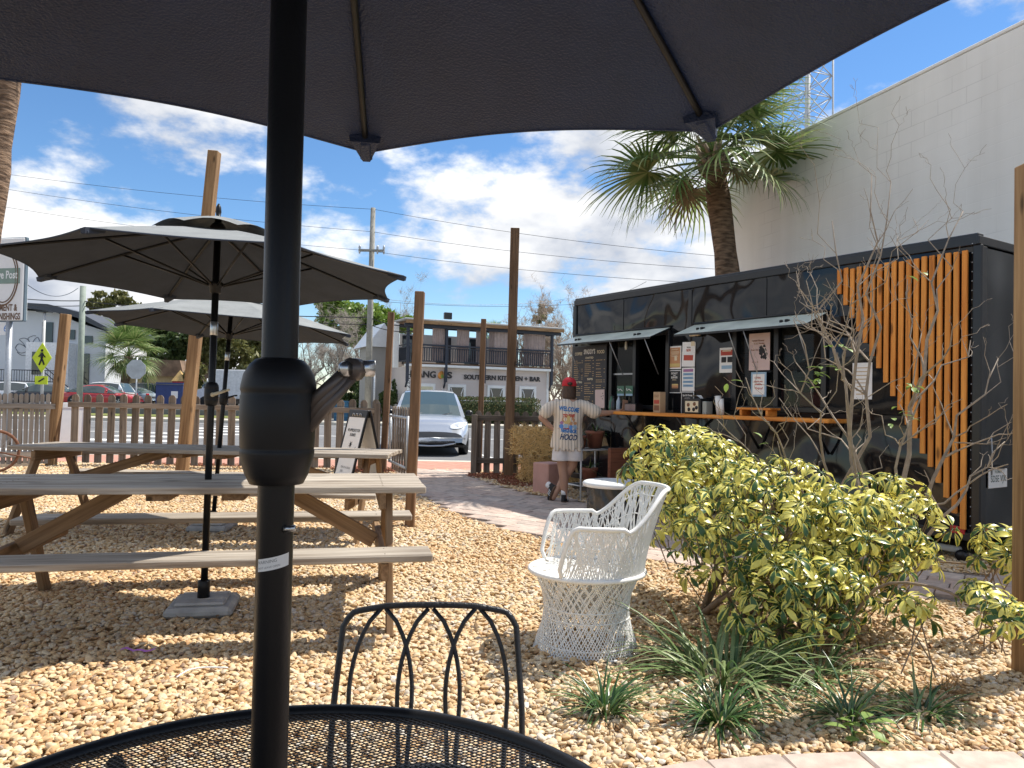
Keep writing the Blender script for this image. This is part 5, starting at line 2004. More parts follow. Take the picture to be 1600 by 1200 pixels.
rb_ = random.Random(21)
bs_ = empty('bare_shrub', (2.42, 5.02, 0), 0, 'nearly leafless twiggy shrub in front of the orange slats', 'shrub')
o0 = Vector((2.42, 5.02, 0))
tips = []
for px_, py_, d_, b_, r_ in ((1362, 275, 5.05, (2.32, 5.02), .017), (1392, 285, 5.1, (2.36, 5.05), .016), (1300, 345, 4.95, (2.30, 5.0), .014), (1505, 330, 5.15, (2.50, 5.02), .021),
                             (1240, 500, 4.8, (2.26, 5.0), .012), (1165, 590, 4.75, (2.2, 5.0), .011), (1120, 655, 4.7, (2.15, 4.98), .010), (1560, 560, 4.95, (2.55, 5.05), .018), (1570, 690, 4.9, (2.55, 5.0), .015),
                             (1215, 690, 4.65, (2.2, 4.95), .010), (1330, 480, 4.8, (2.35, 4.95), .012), (1440, 520, 4.85, (2.45, 4.95), .013)):
    st_ = Vector((b_[0], b_[1], .0))
    mb = MB()
    e_ = at(px_, py_, d_)
    mid = st_.lerp(e_, .45) + Vector((rb_.uniform(-.1, .1), rb_.uniform(-.08, .08), .08))
    p1_ = jag(st_, mid, 4, .05, rb_)
    p2_ = jag(mid, e_, 6, .045, rb_)
    pts = [q - o0 for q in p1_ + p2_[1:]]
    branch(mb, pts, r_ * 1.0, .0028, 0, rb_, tips, dens=.8)
    mb.build('branch', M_TWIG, bs_)
M_GLEAF = leafy('fresh_green_leaf', [(0.10, 0.20, 0.035), (0.20, 0.32, 0.06), (0.45, 0.50, 0.25)], trans=.3)
for px_, py_, d_, n_ in ((1282, 575, 4.72, 9), (1270, 600, 4.72, 6), (1425, 610, 4.8, 7), (1405, 655, 4.8, 6), (1440, 425, 5.0, 2), (1180, 683, 4.6, 2), (1152, 597, 4.7, 2), (1305, 545, 4.75, 5)):
    c_ = at(px_, py_, d_) - o0
    for _ in range(n_):
        lm = LeafMB()
        d = Vector((rng.gauss(0, 1), rng.gauss(0, 1) - .3, rng.uniform(-.3, .5))).normalized()
        lm.leaflet(Vector((0, 0, 0)), d, Vector((0, 0, 1)) - d * d.z, rng.uniform(.055, .085), rng.uniform(.026, .038), .7, .5)
        lm.build('leaf', M_GLEAF, bs_, Matrix.Translation(c_ + Vector((rng.gauss(0, .035), rng.gauss(0, .03), rng.gauss(0, .03)))))


# ------------------------------------------------------------------ strappy clumps
def blade(mb, p, az, L, w, lift, bend, n=7):
    d = Vector((math.cos(az) * math.cos(lift), math.sin(az) * math.cos(lift), math.sin(lift)))
    side = Vector((-math.sin(az), math.cos(az), 0))
    q = p.copy()
    vs = []
    for i in range(n):
        t = i / (n - 1)
        ww = w * (1 - t ** 2.2) * (.6 + .4 * min(1, t * 5)) / 2 + .0004
        nn = side.cross(d)
        vs += [q - side * ww + nn * ww * .4, q, q + side * ww + nn * ww * .4]
        d = (Matrix.Rotation(bend / n, 3, side) @ d)
        q = q + d * L / (n - 1)
        if q.z < .012:
            q.z = .012
    fs = []
    for i in range(n - 1):
        for j in range(2):
            a = i * 3 + j
            fs.append((a, a + 1, a + 4, a + 3))
    mb.add(vs, fs, 0, True)


def stripe_leaf(name, g, s, edge=.62):
    """green strap with paler margins: colour from the blade's own width"""
    return leafy(name, g, rough=.4, trans=.2)


M_LIR = leafy('dark_strap_leaf', [(0.018, 0.05, 0.012), (0.035, 0.10, 0.022), (0.06, 0.14, 0.03), (0.16, 0.24, 0.09), (0.26, 0.20, 0.09)], rough=.3, trans=.15, spec=.6)
M_FLAX = leafy('striped_strap_leaf', [(0.045, 0.10, 0.028), (0.09, 0.16, 0.05), (0.27, 0.33, 0.15), (0.14, 0.21, 0.07), (0.40, 0.43, 0.24)], rough=.35, trans=.2)


def clump(name, label, loc, n, L, w, mat, spread=.05, lift=(.5, 1.45), bend=(.9, 2.2), group='strappy grass clumps in the gravel'):
    mb = MB()
    for _ in range(n):
        a, r_ = rng.uniform(0, 6.28), spread * math.sqrt(rng.random())
        az = a + rng.gauss(0, .5)
        blade(mb, Vector((r_ * math.cos(a), r_ * math.sin(a), 0)), az, L * rng.uniform(.6, 1.1), w * rng.uniform(.7, 1.2), rng.uniform(*lift), rng.uniform(*bend))
    t = empty(name, loc, 0, label, 'grass clump', group)
    mb.build('blades', mat, t)
    return t


clump('grass_clump', 'dark green grass clump standing alone nearest the woven chair', (.40, 3.06, 0), 95, .27, .011, M_LIR)
clump('grass_clump', 'densest dark green grass clump in front of the striped one', (.84, 2.98, 0), 130, .28, .011, M_LIR)
clump('grass_clump', 'loose dark grass clump just behind the broad leaved weed', (1.36, 3.02, 0), 85, .30, .011, M_LIR)
clump('grass_clump', 'pale tipped grass clump farthest toward the squared post', (1.70, 3.10, 0), 75, .28, .011, M_LIR, lift=(.3, 1.3))
clump('striped_grass', 'wide striped arching grass spilling out under the yellow leaved bush', (.98, 3.46, 0), 150, .52, .017, M_FLAX, spread=.16, lift=(.45, 1.4), bend=(1.0, 2.1))
clump('striped_grass', 'smaller striped grass tuft under the bush, right of the wide one', (1.42, 3.50, 0), 60, .40, .014, M_FLAX, spread=.1, lift=(.4, 1.3), bend=(1.0, 2.1))
dry = leafy('dry_straw_leaf', [(.30, .17, .07), (.45, .28, .12)], rough=.8)
clump('dry_grass', 'small tuft of dead orange grass in the gravel', (1.93, 3.34, 0), 60, .13, .005, dry, spread=.05, group='dead tufts')
clump('dry_grass', 'thin tuft of dead straw by the path edge', (1.78, 4.02, 0), 40, .14, .004, dry, spread=.12, lift=(.1, .8), group='dead tufts')
wd = empty('weed', (1.31, 2.80, 0), 0, 'broad leaved bright green weed in front of the grass clumps', 'weed')
for k in range(13):
    lm = LeafMB()
    a = rng.uniform(0, 6.28)
    d = Vector((math.cos(a), math.sin(a), rng.uniform(-.1, .5)))
    lm.leaflet(Vector((0, 0, 0)), d, Vector((0, 0, 1)), rng.uniform(.05, .085), rng.uniform(.035, .05), .9, .5, 0, .1)
    lm.build('leaf', M_GLEAF, wd, Matrix.Translation((.055 * math.cos(a) * rng.random(), .05 * math.sin(a) * rng.random(), rng.uniform(.02, .10))))
# dead leaves and sticks in the shade under the bush
lt = MB()
for _ in range(640):
    x, y = (rng.gauss(1.35, .42), rng.gauss(3.75, .35)) if rng.random() < .6 else (rng.uniform(-3, 2.2), rng.uniform(2.6, 7))
    blade(lt, Vector((x, y, .02)), rng.uniform(0, 6.28), rng.uniform(.03, .08), rng.uniform(.008, .022), rng.uniform(-.1, .4), rng.uniform(-.6, 1), 4)
tag(lt.build('leaf_litter', leafy('dead_leaf', [(.14, .085, .045), (.26, .17, .09), (.38, .27, .15)], rough=.9, trans=.1)), 'dry brown leaf litter under the yellow leaved bush', 'litter', kind='stuff')


# ================================================================== palms
def palm_frond(rnd, L=.95, pet=.75, nseg=44, dead=0.0):
    """fan leaf: arching stalk, blades fanned round its end, tips hanging"""
    mb = MB()
    pts, d, q = [], Vector((1, 0, .25)).normalized(), Vector((0, 0, 0))
    for i in range(7):
        pts.append(q.copy())
        d = (d + Vector((0, 0, -.055))).normalized()
        q = q + d * pet / 6
    mb.tube(pts, [.020 - .012 * i / 6 for i in range(7)], 5)
    o, ax = pts[-1], (pts[-1] - pts[-2]).normalized()
    side = Vector((0, 1, 0))
    up = side.cross(ax) * -1
    for k in range(nseg):
        t = (k + .5) / nseg * 2 - 1
        a = t * R(138)
        fold = .30 * (1 - abs(t))
        dd = (ax * math.cos(a) + side * math.sin(a) + up * (.22 * abs(math.sin(a)) + rnd.uniform(-.05, .10))).normalized()
        l_ = L * (1 - .30 * abs(t) ** 1.5) * rnd.uniform(.88, 1.08)
        p = o + ax * .02
        n = 6
        sd_ = dd.cross(Vector((0, 0, 1)))
        sd_ = sd_.normalized() if sd_.length > .05 else side
        vs = []
        cur = dd.copy()
        for i in range(n):
            tt = i / (n - 1)
            ww = .022 * (1 - tt ** 1.6) * (.35 + .65 * min(1, tt * 4)) + .0012
            vs += [p - sd_ * ww, p + sd_ * ww]
            cur = (cur + Vector((0, 0, -.05 - .44 * tt ** 1.7 * (1 + dead)))).normalized()
            p = p + cur * l_ / (n - 1)
        mb.add(vs, [(2 * i, 2 * i + 1, 2 * i + 3, 2 * i + 2) for i in range(n - 1)], 0, True)
    return mb


M_FROND = leafy('fan_palm_leaf', [(0.09, 0.155, 0.045), (0.16, 0.25, 0.07), (0.24, 0.33, 0.11), (0.42, 0.44, 0.20)], rough=.4, trans=.28)
M_FROND_DRY = leafy('withered_palm_leaf', [(0.24, 0.17, 0.08), (0.34, 0.25, 0.13), (0.20, 0.19, 0.08)], rough=.8, trans=.2)
M_BOOT = flat('palm_boot_fibre', (0.30, 0.235, 0.165), rough=.9, var=.3, scale=20, bump=.5, bscale=60)


def palm_bark():
    m, nt, b = new_mat('ringed_palm_bark')
    b.inputs['Roughness'].default_value = .95
    co = node(nt, 'ShaderNodeTexCoord')
    mp = node(nt, 'ShaderNodeMapping')
    mp.inputs['Scale'].default_value = (7, 7, 30)
    nt.links.new(co.outputs['Object'], mp.inputs[0])
    n = node(nt, 'ShaderNodeTexNoise')
    n.inputs['Detail'].default_value = 5
    n.inputs['Scale'].default_value = 1
    nt.links.new(mp.outputs[0], n.inputs['Vector'])
    rp = node(nt, 'ShaderNodeValToRGB')
    e = rp.color_ramp.elements
    e[0].position, e[0].color = .35, (.08, .05, .032, 1)
    e[1].position, e[1].color = .68, (.30, .20, .13, 1)
    nt.links.new(n.outputs['Fac'], rp.inputs[0])
    nt.links.new(rp.outputs[0], b.inputs['Base Color'])
    bp = node(nt, 'ShaderNodeBump')
    bp.inputs['Strength'].default_value = .9
    bp.inputs['Distance'].default_value = .03
    nt.links.new(n.outputs['Fac'], bp.inputs['Height'])
    nt.links.new(bp.outputs[0], b.inputs['Normal'])
    return m


M_PBARK = palm_bark()
rp_ = random.Random(5)
FR = [palm_frond(rp_).mesh('frond', M_FROND) for _ in range(5)]
FRD = [palm_frond(rp_, .8, .6, 34, 1.0).mesh('frond', M_FROND_DRY) for _ in range(2)]


def palm(loc, trunk, r0, r1, label, nf, sc, seed, boots=26, dry_n=4, drop=118):
    rnd = random.Random(seed)
    t = empty('palm_tree', loc, 0, label, 'palm', 'palm trees')
    pts = smooth_poly(trunk, 5)
    k = len(pts)
    tb = MB()
    rad_ = [r0 + (r1 - r0) * i / (k - 1) + .012 * math.sin(i * 2.1) for i in range(k)]
    tb.tube(pts, rad_, 18)
    tb.build('trunk', M_PBARK, t)
    top = Vector(pts[-1])
    for i in range(boots):
        a = i * 2.4
        z = -.28 + .40 * i / boots
        d = Vector((math.cos(a), math.sin(a), 0))
        b0 = top + d * r1 * .75 + Vector((0, 0, z))
        mbx = MB()
        p1 = b0 + d * rnd.uniform(.10, .2) + Vector((0, 0, rnd.uniform(.08, .24)))
        mbx.tube([b0, (b0 + p1) / 2 + d * .02, p1], [.045, .035, .018], 5)
        mbx.build('boot', M_BOOT, t)
    for i in range(nf):
        f = i / (nf - 1)
        az = i * 2.39996 + rnd.uniform(-.3, .3)
        pitch = R(72 - drop * f + rnd.uniform(-9, 9))
        M = Matrix.Translation(top + Vector((0, 0, .12 - .2 * f))) @ Matrix.Rotation(az, 4, 'Z') @ Matrix.Rotation(-pitch, 4, 'Y') @ Matrix.Rotation(rnd.uniform(-.5, .5), 4, 'X') @ Matrix.Scale(sc * rnd.uniform(.85, 1.1), 4)
        link('frond', rnd.choice(FR), t, M)
    for i in range(dry_n):
        az = rnd.uniform(0, 6.28)
        M = Matrix.Translation(top + Vector((0, 0, -.1))) @ Matrix.Rotation(az, 4, 'Z') @ Matrix.Rotation(R(rnd.uniform(25, 65)), 4, 'Y') @ Matrix.Scale(sc * rnd.uniform(.6, .85), 4)
        link('frond', rnd.choice(FRD), t, M)
    return t


pt = at(1113, 262, 12.1)
pb = at(1137, 430, 12.1)
sl = (pt.x - pb.x) / (pt.z - pb.z)
bx0 = pb.x - sl * pb.z * .55
palm((bx0, 12.1, 0), [(0, 0, -.1), ((pb.x - bx0) * .75, 0, pb.z * .6), (pb.x - bx0, 0, pb.z), (pt.x - bx0 + .01, 0, pt.z + .15)], .21, .175, 'green fan palm rising behind the food trailer', 34, 1.28, 3, dry_n=3, drop=96)
pa, pb2 = at(-20, 360, 9.3), at(7, 145, 9.3)
palm((-6.95, 9.3, 0), [(0, 0, -.1), (pa.x + 6.95, 0, pa.z), (pb2.x + 6.95, 0, pb2.z), (pb2.x + 7.3, 0, 7.6)], .17, .15, 'palm trunk rising at the edge of the yard behind the black umbrella', 22, 1.0, 8, boots=14)

# ================================================================== small things by the trailer
M_HAY = leafy('straw', [(.66, .42, .15), (.80, .55, .22), (.88, .66, .34), (.70, .46, .17)], rough=.8, trans=.1, spec=.2)
M_HAYC = flat('packed_straw', (.50, .33, .14), rough=.95, var=.4, scale=30, bump=1.0, bscale=70)


def hay_bale(loc, rz, size, label):
    t = empty('hay_bale', loc, rz, label, 'hay bale', 'straw bales stacked by the fence')
    sx, sy, sz = size
    mb = MB()
    n = 12
    # lumpy core
    for face_, (u, v, w) in enumerate((((sx, 0, 0), (0, sy, 0), sz), ((sx, 0, 0), (0, 0, sz), sy), ((0, sy, 0), (0, 0, sz), sx))):
        pass
    mb.box((0, 0, sz / 2), (sx * .97, sy * .97, sz * .97), ch=.075)
    mb.build('core', M_HAYC, t)
    st = MB()
    for _ in range(3600):
        f = rng.choices((0, 1, 2, 3, 4), (sx * sy, sx * sz, sx * sz, sy * sz, sy * sz))[0]
        a, b = rng.uniform(-.5, .5), rng.uniform(-.5, .5)
        j = rng.uniform(-.012, .022)
        if f == 0:
            p, nrm = Vector((a * sx, b * sy, sz + j)), Vector((0, 0, 1))
        elif f in (1, 2):
            s = -1 if f == 1 else 1
            p, nrm = Vector((a * sx, s * (sy / 2 + j), (b + .5) * sz)), Vector((0, s, 0))
        else:
            s = -1 if f == 3 else 1
            p, nrm = Vector((s * (sx / 2 + j), a * sy, (b + .5) * sz)), Vector((s, 0, 0))
        d = Vector((rng.gauss(0, 1), rng.gauss(0, 1), rng.gauss(0, .7)))
        d = (d - nrm * d.dot(nrm) * .75).normalized()
        L = rng.uniform(.05, .13)
        q = p + d * L + nrm * rng.uniform(-.01, .02)
        sd_ = d.cross(nrm).normalized() * .0028
        st.add([p - sd_, p + sd_, q + sd_, q - sd_], [(0, 1, 2, 3)])
    tag(st.build('straw', M_HAY, t), kind='stuff')
    for y in (-.12, .12):
        MB().tube([(-sx / 2 - .012, y, 0), (-sx / 2 - .014, y, sz + .01), (sx / 2 + .014, y, sz + .01), (sx / 2 + .012, y, 0)], .004, 5).build('twine', C_TAN, t)
    return t


hay_bale((.66, 11.43, 0), R(7), (1.00, .46, .39), 'lower straw bale resting on the ground by the picket fence')
hay_bale((.57, 11.47, .415), R(-5), (1.05, .47, .41), 'upper straw bale stacked on top of the other one')
tag(MB().box((0, 0, .205), (.31, .31, .41), ch=.012).build('pedestal', flat('pink_stucco', (.56, .31, .25), rough=.85, var=.08, bump=.3, bscale=60), None, T(.52, 10.2, 0, R(40))), 'plain pink stucco block standing behind the person', 'pedestal')

tb_ = empty('drum_table', (1.04, 7.55, 0), 0, 'low round table with white ribbed top on a dark wrapped drum', 'table')
MB().lathe([(.0001, .462), (.05, .463), (.06, .458), (.07, .463), (.12, .463), (.13, .458), (.14, .463), (.19, .462), (.20, .457), (.21, .462), (.26, .460), (.268, .455), (.276, .459), (.30, .452), (.315, .44), (.315, .41), (.30, .405), (.0001, .405)][::-1], 48).build('top', flat('white_plastic', (.74, .76, .75), rough=.35, var=.04), tb_)
dr = MB()
rows = []
for i in range(9):
    z = .404 * i / 8
    rows.append([Vector(((.265 + .010 * math.sin(9 * a + 3 * z * 10) + .008 * math.sin(17 * a + i)) * math.cos(a), (.265 + .010 * math.sin(9 * a + 3 * z * 10) + .008 * math.sin(17 * a + i)) * math.sin(a), z)) for a in [2 * math.pi * j / 72 for j in range(72)]])
dr.grid(rows, wrap=True)
dr.build('wrapped_drum', flat('dark_plastic_wrap', (.035, .037, .04), rough=.22, var=.4, scale=14), tb_)
MB().tube([(.02, 0, .462), (.03, .0, .52)], .007, 8).build('stub', WHITE, tb_)

ps = empty('plant_stand', (1.0, 9.72, 0), R(30), 'white tubular plant stand holding pots beside the person', 'stand')
for x in (-.22, .22):
    for y in (-.15, .15):
        MB().tube([(x, y, 0), (x, y, .64)], .011, 8).build('leg', WHITE, ps)
for z in (.18, .63):
    MB().tube([(-.22, -.15, z), (.22, -.15, z), (.22, .15, z), (-.22, .15, z)], .010, 8, closed=True).build('shelf_frame', WHITE, ps)
    MB().box((0, 0, z), (.43, .29, .008)).build('shelf', M_TRIM, ps)
M_TERRA = flat('terracotta', (.30, .115, .07), rough=.85, var=.2, scale=12)
for i, (x, y, z, s, lbl) in enumerate(((.02, .0, .195, 1.0, 'terracotta pot on the lower shelf of the white plant stand'), (.10, .0, .645, 1.1, 'terracotta pot on top of the white plant stand'), (-.12, .02, .645, .8, 'small terracotta pot next to the larger one on the plant stand'))):
    M = T(1.0, 9.72, 0, R(30)) @ T(x, y, z)
    pt_ = thing('flower_pot', M, lbl, 'pot', 'terracotta pots by the trailer')
    MB().lathe([(.001, 0), (.075 * s, .001), (.10 * s, .16 * s), (.112 * s, .165 * s), (.112 * s, .20 * s), (.098 * s, .20 * s), (.09 * s, .17 * s), (.0001, .17 * s)], 20).build('pot', M_TERRA, pt_)
    lv = MB()
    for _ in range(26):
        blade(lv, Vector((0, 0, .16 * s)), rng.uniform(0, 6.28), rng.uniform(.12, .25) * s, .016, rng.uniform(.3, 1.4), rng.uniform(.3, 1.6), 5)
    lv.build('leaves', M_LIR, pt_)
tag(MB().box((0, 0, .34), (.40, .05, .68), ch=.01).build('planter_board', wood('reddish_board', (.16, .06, .035), (.27, .11, .06)), None, T(1.36, 9.30, 0, R(33))), 'reddish wooden board propped under the far end of the counter', 'board')

# ================================================================== the person at the counter
def remeshed(name, mb, mat, parent, voxel, smooth=6, M=None):
    """closed pieces fused into one skin"""
    o = mb.build(name + '_tmp', mat)
    rm = o.modifiers.new('remesh', 'REMESH')
    rm.mode = 'VOXEL'
    rm.voxel_size = voxel
    sm = o.modifiers.new('smooth', 'SMOOTH')
    sm.factor = .5
    sm.iterations = smooth
    dg = bpy.context.evaluated_depsgraph_get()
    me = bpy.data.meshes.new_from_object(o.evaluated_get(dg))
    bpy.data.objects.remove(o)
    me.name = name
    me.polygons.foreach_set('use_smooth', [True] * len(me.polygons))
    me.materials.clear()
    me.materials.append(mat)
    return link(name, me, parent, M)


def limb(mb, pts, rad, n=14):
    """tapered limb with rounded ends"""
    pts = [Vector(p) for p in pts]
    a = (pts[0] - pts[1]).normalized() * rad[0]
    b = (pts[-1] - pts[-2]).normalized() * rad[-1]
    P = [pts[0] + a * .95, pts[0] + a * .6] + pts + [pts[-1] + b * .6, pts[-1] + b * .95]
    Q = [rad[0] * .3, rad[0] * .8] + list(rad) + [rad[-1] * .8, rad[-1] * .3]
    mb.tube(P, Q, n)


def loft(mb, rings, n=26):
    """rings: (centre, rx, ry) stacked up, closed both ends"""
    rows = []
    for c, rx, ry in rings:
        rows.append([Vector(c) + Vector((rx * math.cos(2 * math.pi * j / n), ry * math.sin(2 * math.pi * j / n), 0)) for j in range(n)])
    mb.grid(rows, wrap=True)
    b = len(mb.v) - len(rows) * n
    mb.f.append(tuple(b + j for j in range(n))[::-1])
    mb.f.append(tuple(b + (len(rows) - 1) * n + j for j in range(n)))
    mb.m += [0, 0]
    mb.s += [True, True]


SKIN = flat('skin', (.42, .235, .155), rough=.5, var=.06, scale=14)
pe = empty('person', (.688, 9.22, 0), 0, 'person in red cap and striped shirt leaning on the trailer counter', 'person')
pe.scale = (.965, .965, .965)
# x to the right of the picture, y away from the viewer; the person looks away
bd = MB()
limb(bd, [(-.07, .0, .80), (-.055, .012, .46), (-.03, .0, .27), (-.022, .0, .075)], [.092, .062, .054, .034])          # standing leg
limb(bd, [(.085, .0, .80), (.07, .035, .47), (-.04, .075, .28), (-.125, .06, .125)], [.092, .062, .052, .034])         # crossed leg
limb(bd, [(-.022, .01, .06), (-.022, .10, .035)], [.034, .030])
limb(bd, [(-.125, .06, .12), (-.155, .085, .05)], [.032, .028])
loft(bd, [((0, .0, .76), .165, .115), ((0, .0, .88), .158, .112), ((.005, .0, 1.0), .135, .098), ((.01, .0, 1.15), .165, .11), ((.01, .0, 1.25), .17, .095), ((.01, .005, 1.31), .10, .07)])
limb(bd, [(.01, .01, 1.27), (.012, .02, 1.38)], [.058, .054])
loft(bd, [((.014, .03, 1.35), .045, .05), ((.014, .035, 1.39), .068, .082), ((.014, .035, 1.45), .078, .096), ((.014, .03, 1.51), .076, .094), ((.014, .03, 1.55), .055, .07), ((.014, .03, 1.572), .02, .03)])
limb(bd, [(.014, .125, 1.435), (.014, .135, 1.45)], [.014, .010])                                                     # nose
for s in (-1, 1):
    limb(bd, [(.014 + s * .079, .035, 1.43), (.014 + s * .084, .03, 1.46)], [.012, .013])                             # ears
# left arm: hand on the hip
limb(bd, [(-.175, .0, 1.255), (-.265, -.015, 1.18), (-.335, -.03, 1.075)], [.055, .048, .040])
limb(bd, [(-.335, -.03, 1.075), (-.25, -.02, .99), (-.175, -.01, .93)], [.040, .036, .027])
limb(bd, [(-.175, -.01, .93), (-.135, .03, .905)], [.030, .032])
for k in range(4):
    limb(bd, [(-.14, .02 + .0, .925 - .018 * k), (-.118, .06, .912 - .018 * k), (-.10, .085, .90 - .018 * k)], [.0095, .009, .008], 8)
limb(bd, [(-.165, -.015, .925), (-.135, -.045, .92), (-.11, -.05, .915)], [.011, .010, .009], 8)
# right arm: stretched out, hand resting on the counter round a phone
limb(bd, [(.195, .0, 1.25), (.30, -.03, 1.185), (.40, -.03, 1.14)], [.055, .047, .041])
limb(bd, [(.40, -.03, 1.14), (.52, .0, 1.150), (.615, .03, 1.165)], [.041, .035, .026])
limb(bd, [(.615, .03, 1.165), (.675, .045, 1.168)], [.029, .031])
for k in range(4):
    limb(bd, [(.68, .062 - .018 * k, 1.17), (.722, .06 - .018 * k, 1.178 + .004 * k), (.742, .05 - .016 * k, 1.198)], [.0095, .009, .008], 8)
limb(bd, [(.64, .015, 1.17), (.672, -.008, 1.195), (.70, .0, 1.215)], [.011, .010, .009], 8)
body = remeshed('body', bd, SKIN, pe, .0085, 5)

M_SHIRT, nt, b = new_mat('pinstriped_jersey')
b.inputs['Roughness'].default_value = .85
co = node(nt, 'ShaderNodeTexCoord')
sx_ = node(nt, 'ShaderNodeSeparateXYZ')
nt.links.new(co.outputs['Object'], sx_.inputs[0])
ml = node(nt, 'ShaderNodeMath', operation='MULTIPLY')
ml.inputs[1].default_value = 26.0
nt.links.new(sx_.outputs['X'], ml.inputs[0])
frc = node(nt, 'ShaderNodeMath', operation='FRACT')
nt.links.new(ml.outputs[0], frc.inputs[0])
lt_ = node(nt, 'ShaderNodeMath', operation='LESS_THAN')
lt_.inputs[1].default_value = .13
nt.links.new(frc.outputs[0], lt_.inputs[0])
mx = node(nt, 'ShaderNodeMix', data_type='RGBA')
mx.inputs[6].default_value = (.70, .61, .50, 1)
mx.inputs[7].default_value = (.16, .12, .10, 1)
nt.links.new(lt_.outputs[0], mx.inputs[0])
nt.links.new(mx.outputs[2], b.inputs['Base Color'])
sh_ = MB()
loft(sh_, [((.0, .0, .70), .205, .155), ((.0, .0, .74), .205, .158), ((.0, .0, .86), .195, .148), ((.005, .0, 1.0), .185, .138), ((.01, .0, 1.13), .192, .135), ((.01, .0, 1.22), .195, .120), ((.01, .0, 1.275), .16, .095), ((.01, .005, 1.315), .075, .065)], 32)
limb(sh_, [(-.15, .0, 1.245), (-.22, -.01, 1.20), (-.285, -.02, 1.135)], [.072, .078, .082], 18)
limb(sh_, [(.17, .0, 1.245), (.25, -.015, 1.205), (.335, -.03, 1.155)], [.072, .080, .086], 18)
# folds
for k in range(9):
    x = -.16 + .04 * k
    limb(sh_, [(x, -.150 if abs(x) < .12 else -.11, .67), (x * .92 + rng.uniform(-.01, .01), -.138 if abs(x) < .12 else -.10, .84)], [.014, .006], 8)
shirt = remeshed('shirt', sh_, M_SHIRT, pe, .011, 5)
for v in shirt.data.vertices:
    q = Vector((v.co.x * 9, v.co.y * 7, v.co.z * 5 + v.co.x * 6))
    v.co += v.normal * (.014 * mnoise.noise(q) + .007 * mnoise.noise(q * 2.3))
# trim the hem and the cuffs flat
so_ = MB()
loft(so_, [((.0, .0, .545), .205, .15), ((.0, .0, .60), .20, .15), ((.0, .0, .70), .175, .135), ((0, 0, .78), .165, .125)], 30)
shorts = MB()
for s, cx in ((-1, -.082), (1, .095)):
    loft(shorts, [((cx, .0 if s < 0 else .02, .535), .112, .118), ((cx * .97, .0, .62), .110, .118), ((cx * .85, .0, .72), .105, .118), ((cx * .7, 0, .80), .10, .112)], 24)
M_SHORT = flat('white_shorts', (.70, .67, .66), rough=.85, var=.06, scale=20)
remeshed('shorts', shorts, M_SHORT, pe, .010, 4)
hr = MB()
loft(hr, [((.014, -.012, 1.27), .040, .025), ((.014, -.008, 1.295), .072, .048), ((.014, .0, 1.34), .088, .072), ((.014, .015, 1.42), .088, .090), ((.014, .02, 1.50), .086, .096), ((.014, .02, 1.55), .06, .08)], 22)
M_HAIR = flat('brown_hair', (.055, .030, .018), rough=.6, var=.4, scale=60)
remeshed('hair', hr, M_HAIR, pe, .009, 3)
M_CAP = flat('red_cap_cloth', (.50, .018, .03), rough=.8, var=.1)
cp_ = MB()
loft(cp_, [((.014, .03, 1.478), .092, .110), ((.014, .03, 1.505), .094, .112), ((.014, .03, 1.545), .086, .100), ((.014, .03, 1.577), .060, .070), ((.014, .03, 1.592), .02, .025)], 28)
bill = MB().box((0, 0, 0), (.16, .10, .012), M=T(.014, .165, 1.482, 0, R(-10)), ch=.005)
cp_.v += [tuple(Vector(v)) for v in []]
cap = cp_.build('cap', M_CAP, pe)
bill.build('bill', M_CAP, cap)
op_ = MB()
op_.lathe([(.034, 0), (.0001, .004)], 18, M=T(.014, -.083, 1.505) @ Matrix.Rotation(R(90), 4, 'X') @ Matrix.Scale(.72, 4, (0, 1, 0)))
op_.build('strap_opening', M_HAIR, cap)
MB().lathe([(.0001, 1.599), (.009, 1.597), (.012, 1.591)], 10, M=T(.014, .03, 0)).build('button', M_CAP, cap)
M_SHOE = flat('black_suede', (.022, .020, .020), rough=.8)
M_SOLE = flat('gum_sole', (.10, .055, .03), rough=.7)


def shoe(M, label=None):
    s = MB()
    loft(s, [((0, .035, .012), .040, .125), ((0, .035, .03), .042, .127), ((0, .03, .055), .040, .115), ((0, -.02, .075), .037, .062), ((0, -.035, .095), .034, .046)], 22)
    s.v[:] = [tuple(M @ Vector(v)) for v in s.v]
    o = s.build('shoe', M_SHOE, pe)
    so2 = MB()
    loft(so2, [((0, .035, -.012), .040, .127), ((0, .035, .0), .044, .131), ((0, .035, .013), .043, .130)], 22)
    so2.v[:] = [tuple(M @ Vector(v)) for v in so2.v]
    so2.build('sole', M_SOLE, o)
    for sgn in (-1, 1):
        for k in range(3):
            MB().tube([M @ Vector((sgn * .044, .005 + .026 * k, .018)), M @ Vector((sgn * .037, -.012 + .026 * k, .066))], .0055, 5).build('stripe', WHITE, o)
    sk = MB()
    loft(sk, [((0, -.03, .075), .036, .042), ((0, -.03, .13), .040, .042), ((0, -.03, .15), .039, .041)], 16)
    sk.v[:] = [tuple(M @ Vector(v)) for v in sk.v]
    sk.build('sock', WHITE_PAPER, pe)


shoe(T(-.022, .03, .014, R(-14)))
shoe(T(-.15, .085, .125, R(38)) @ Matrix.Rotation(R(-66), 4, 'X'))

# print on the back of the jersey, laid onto the cloth
bvh = BVHTree.FromPolygons([v.co.copy() for v in shirt.data.vertices], [tuple(p.vertices) for p in shirt.data.polygons])


def cling(o, off=.0025):
    for v in o.data.vertices:
        hit = bvh.ray_cast(Vector((v.co.x, -1.0, v.co.z)), Vector((0, 1, 0)))
        v.co.y = (hit[0].y if hit[0] else -.14) - off


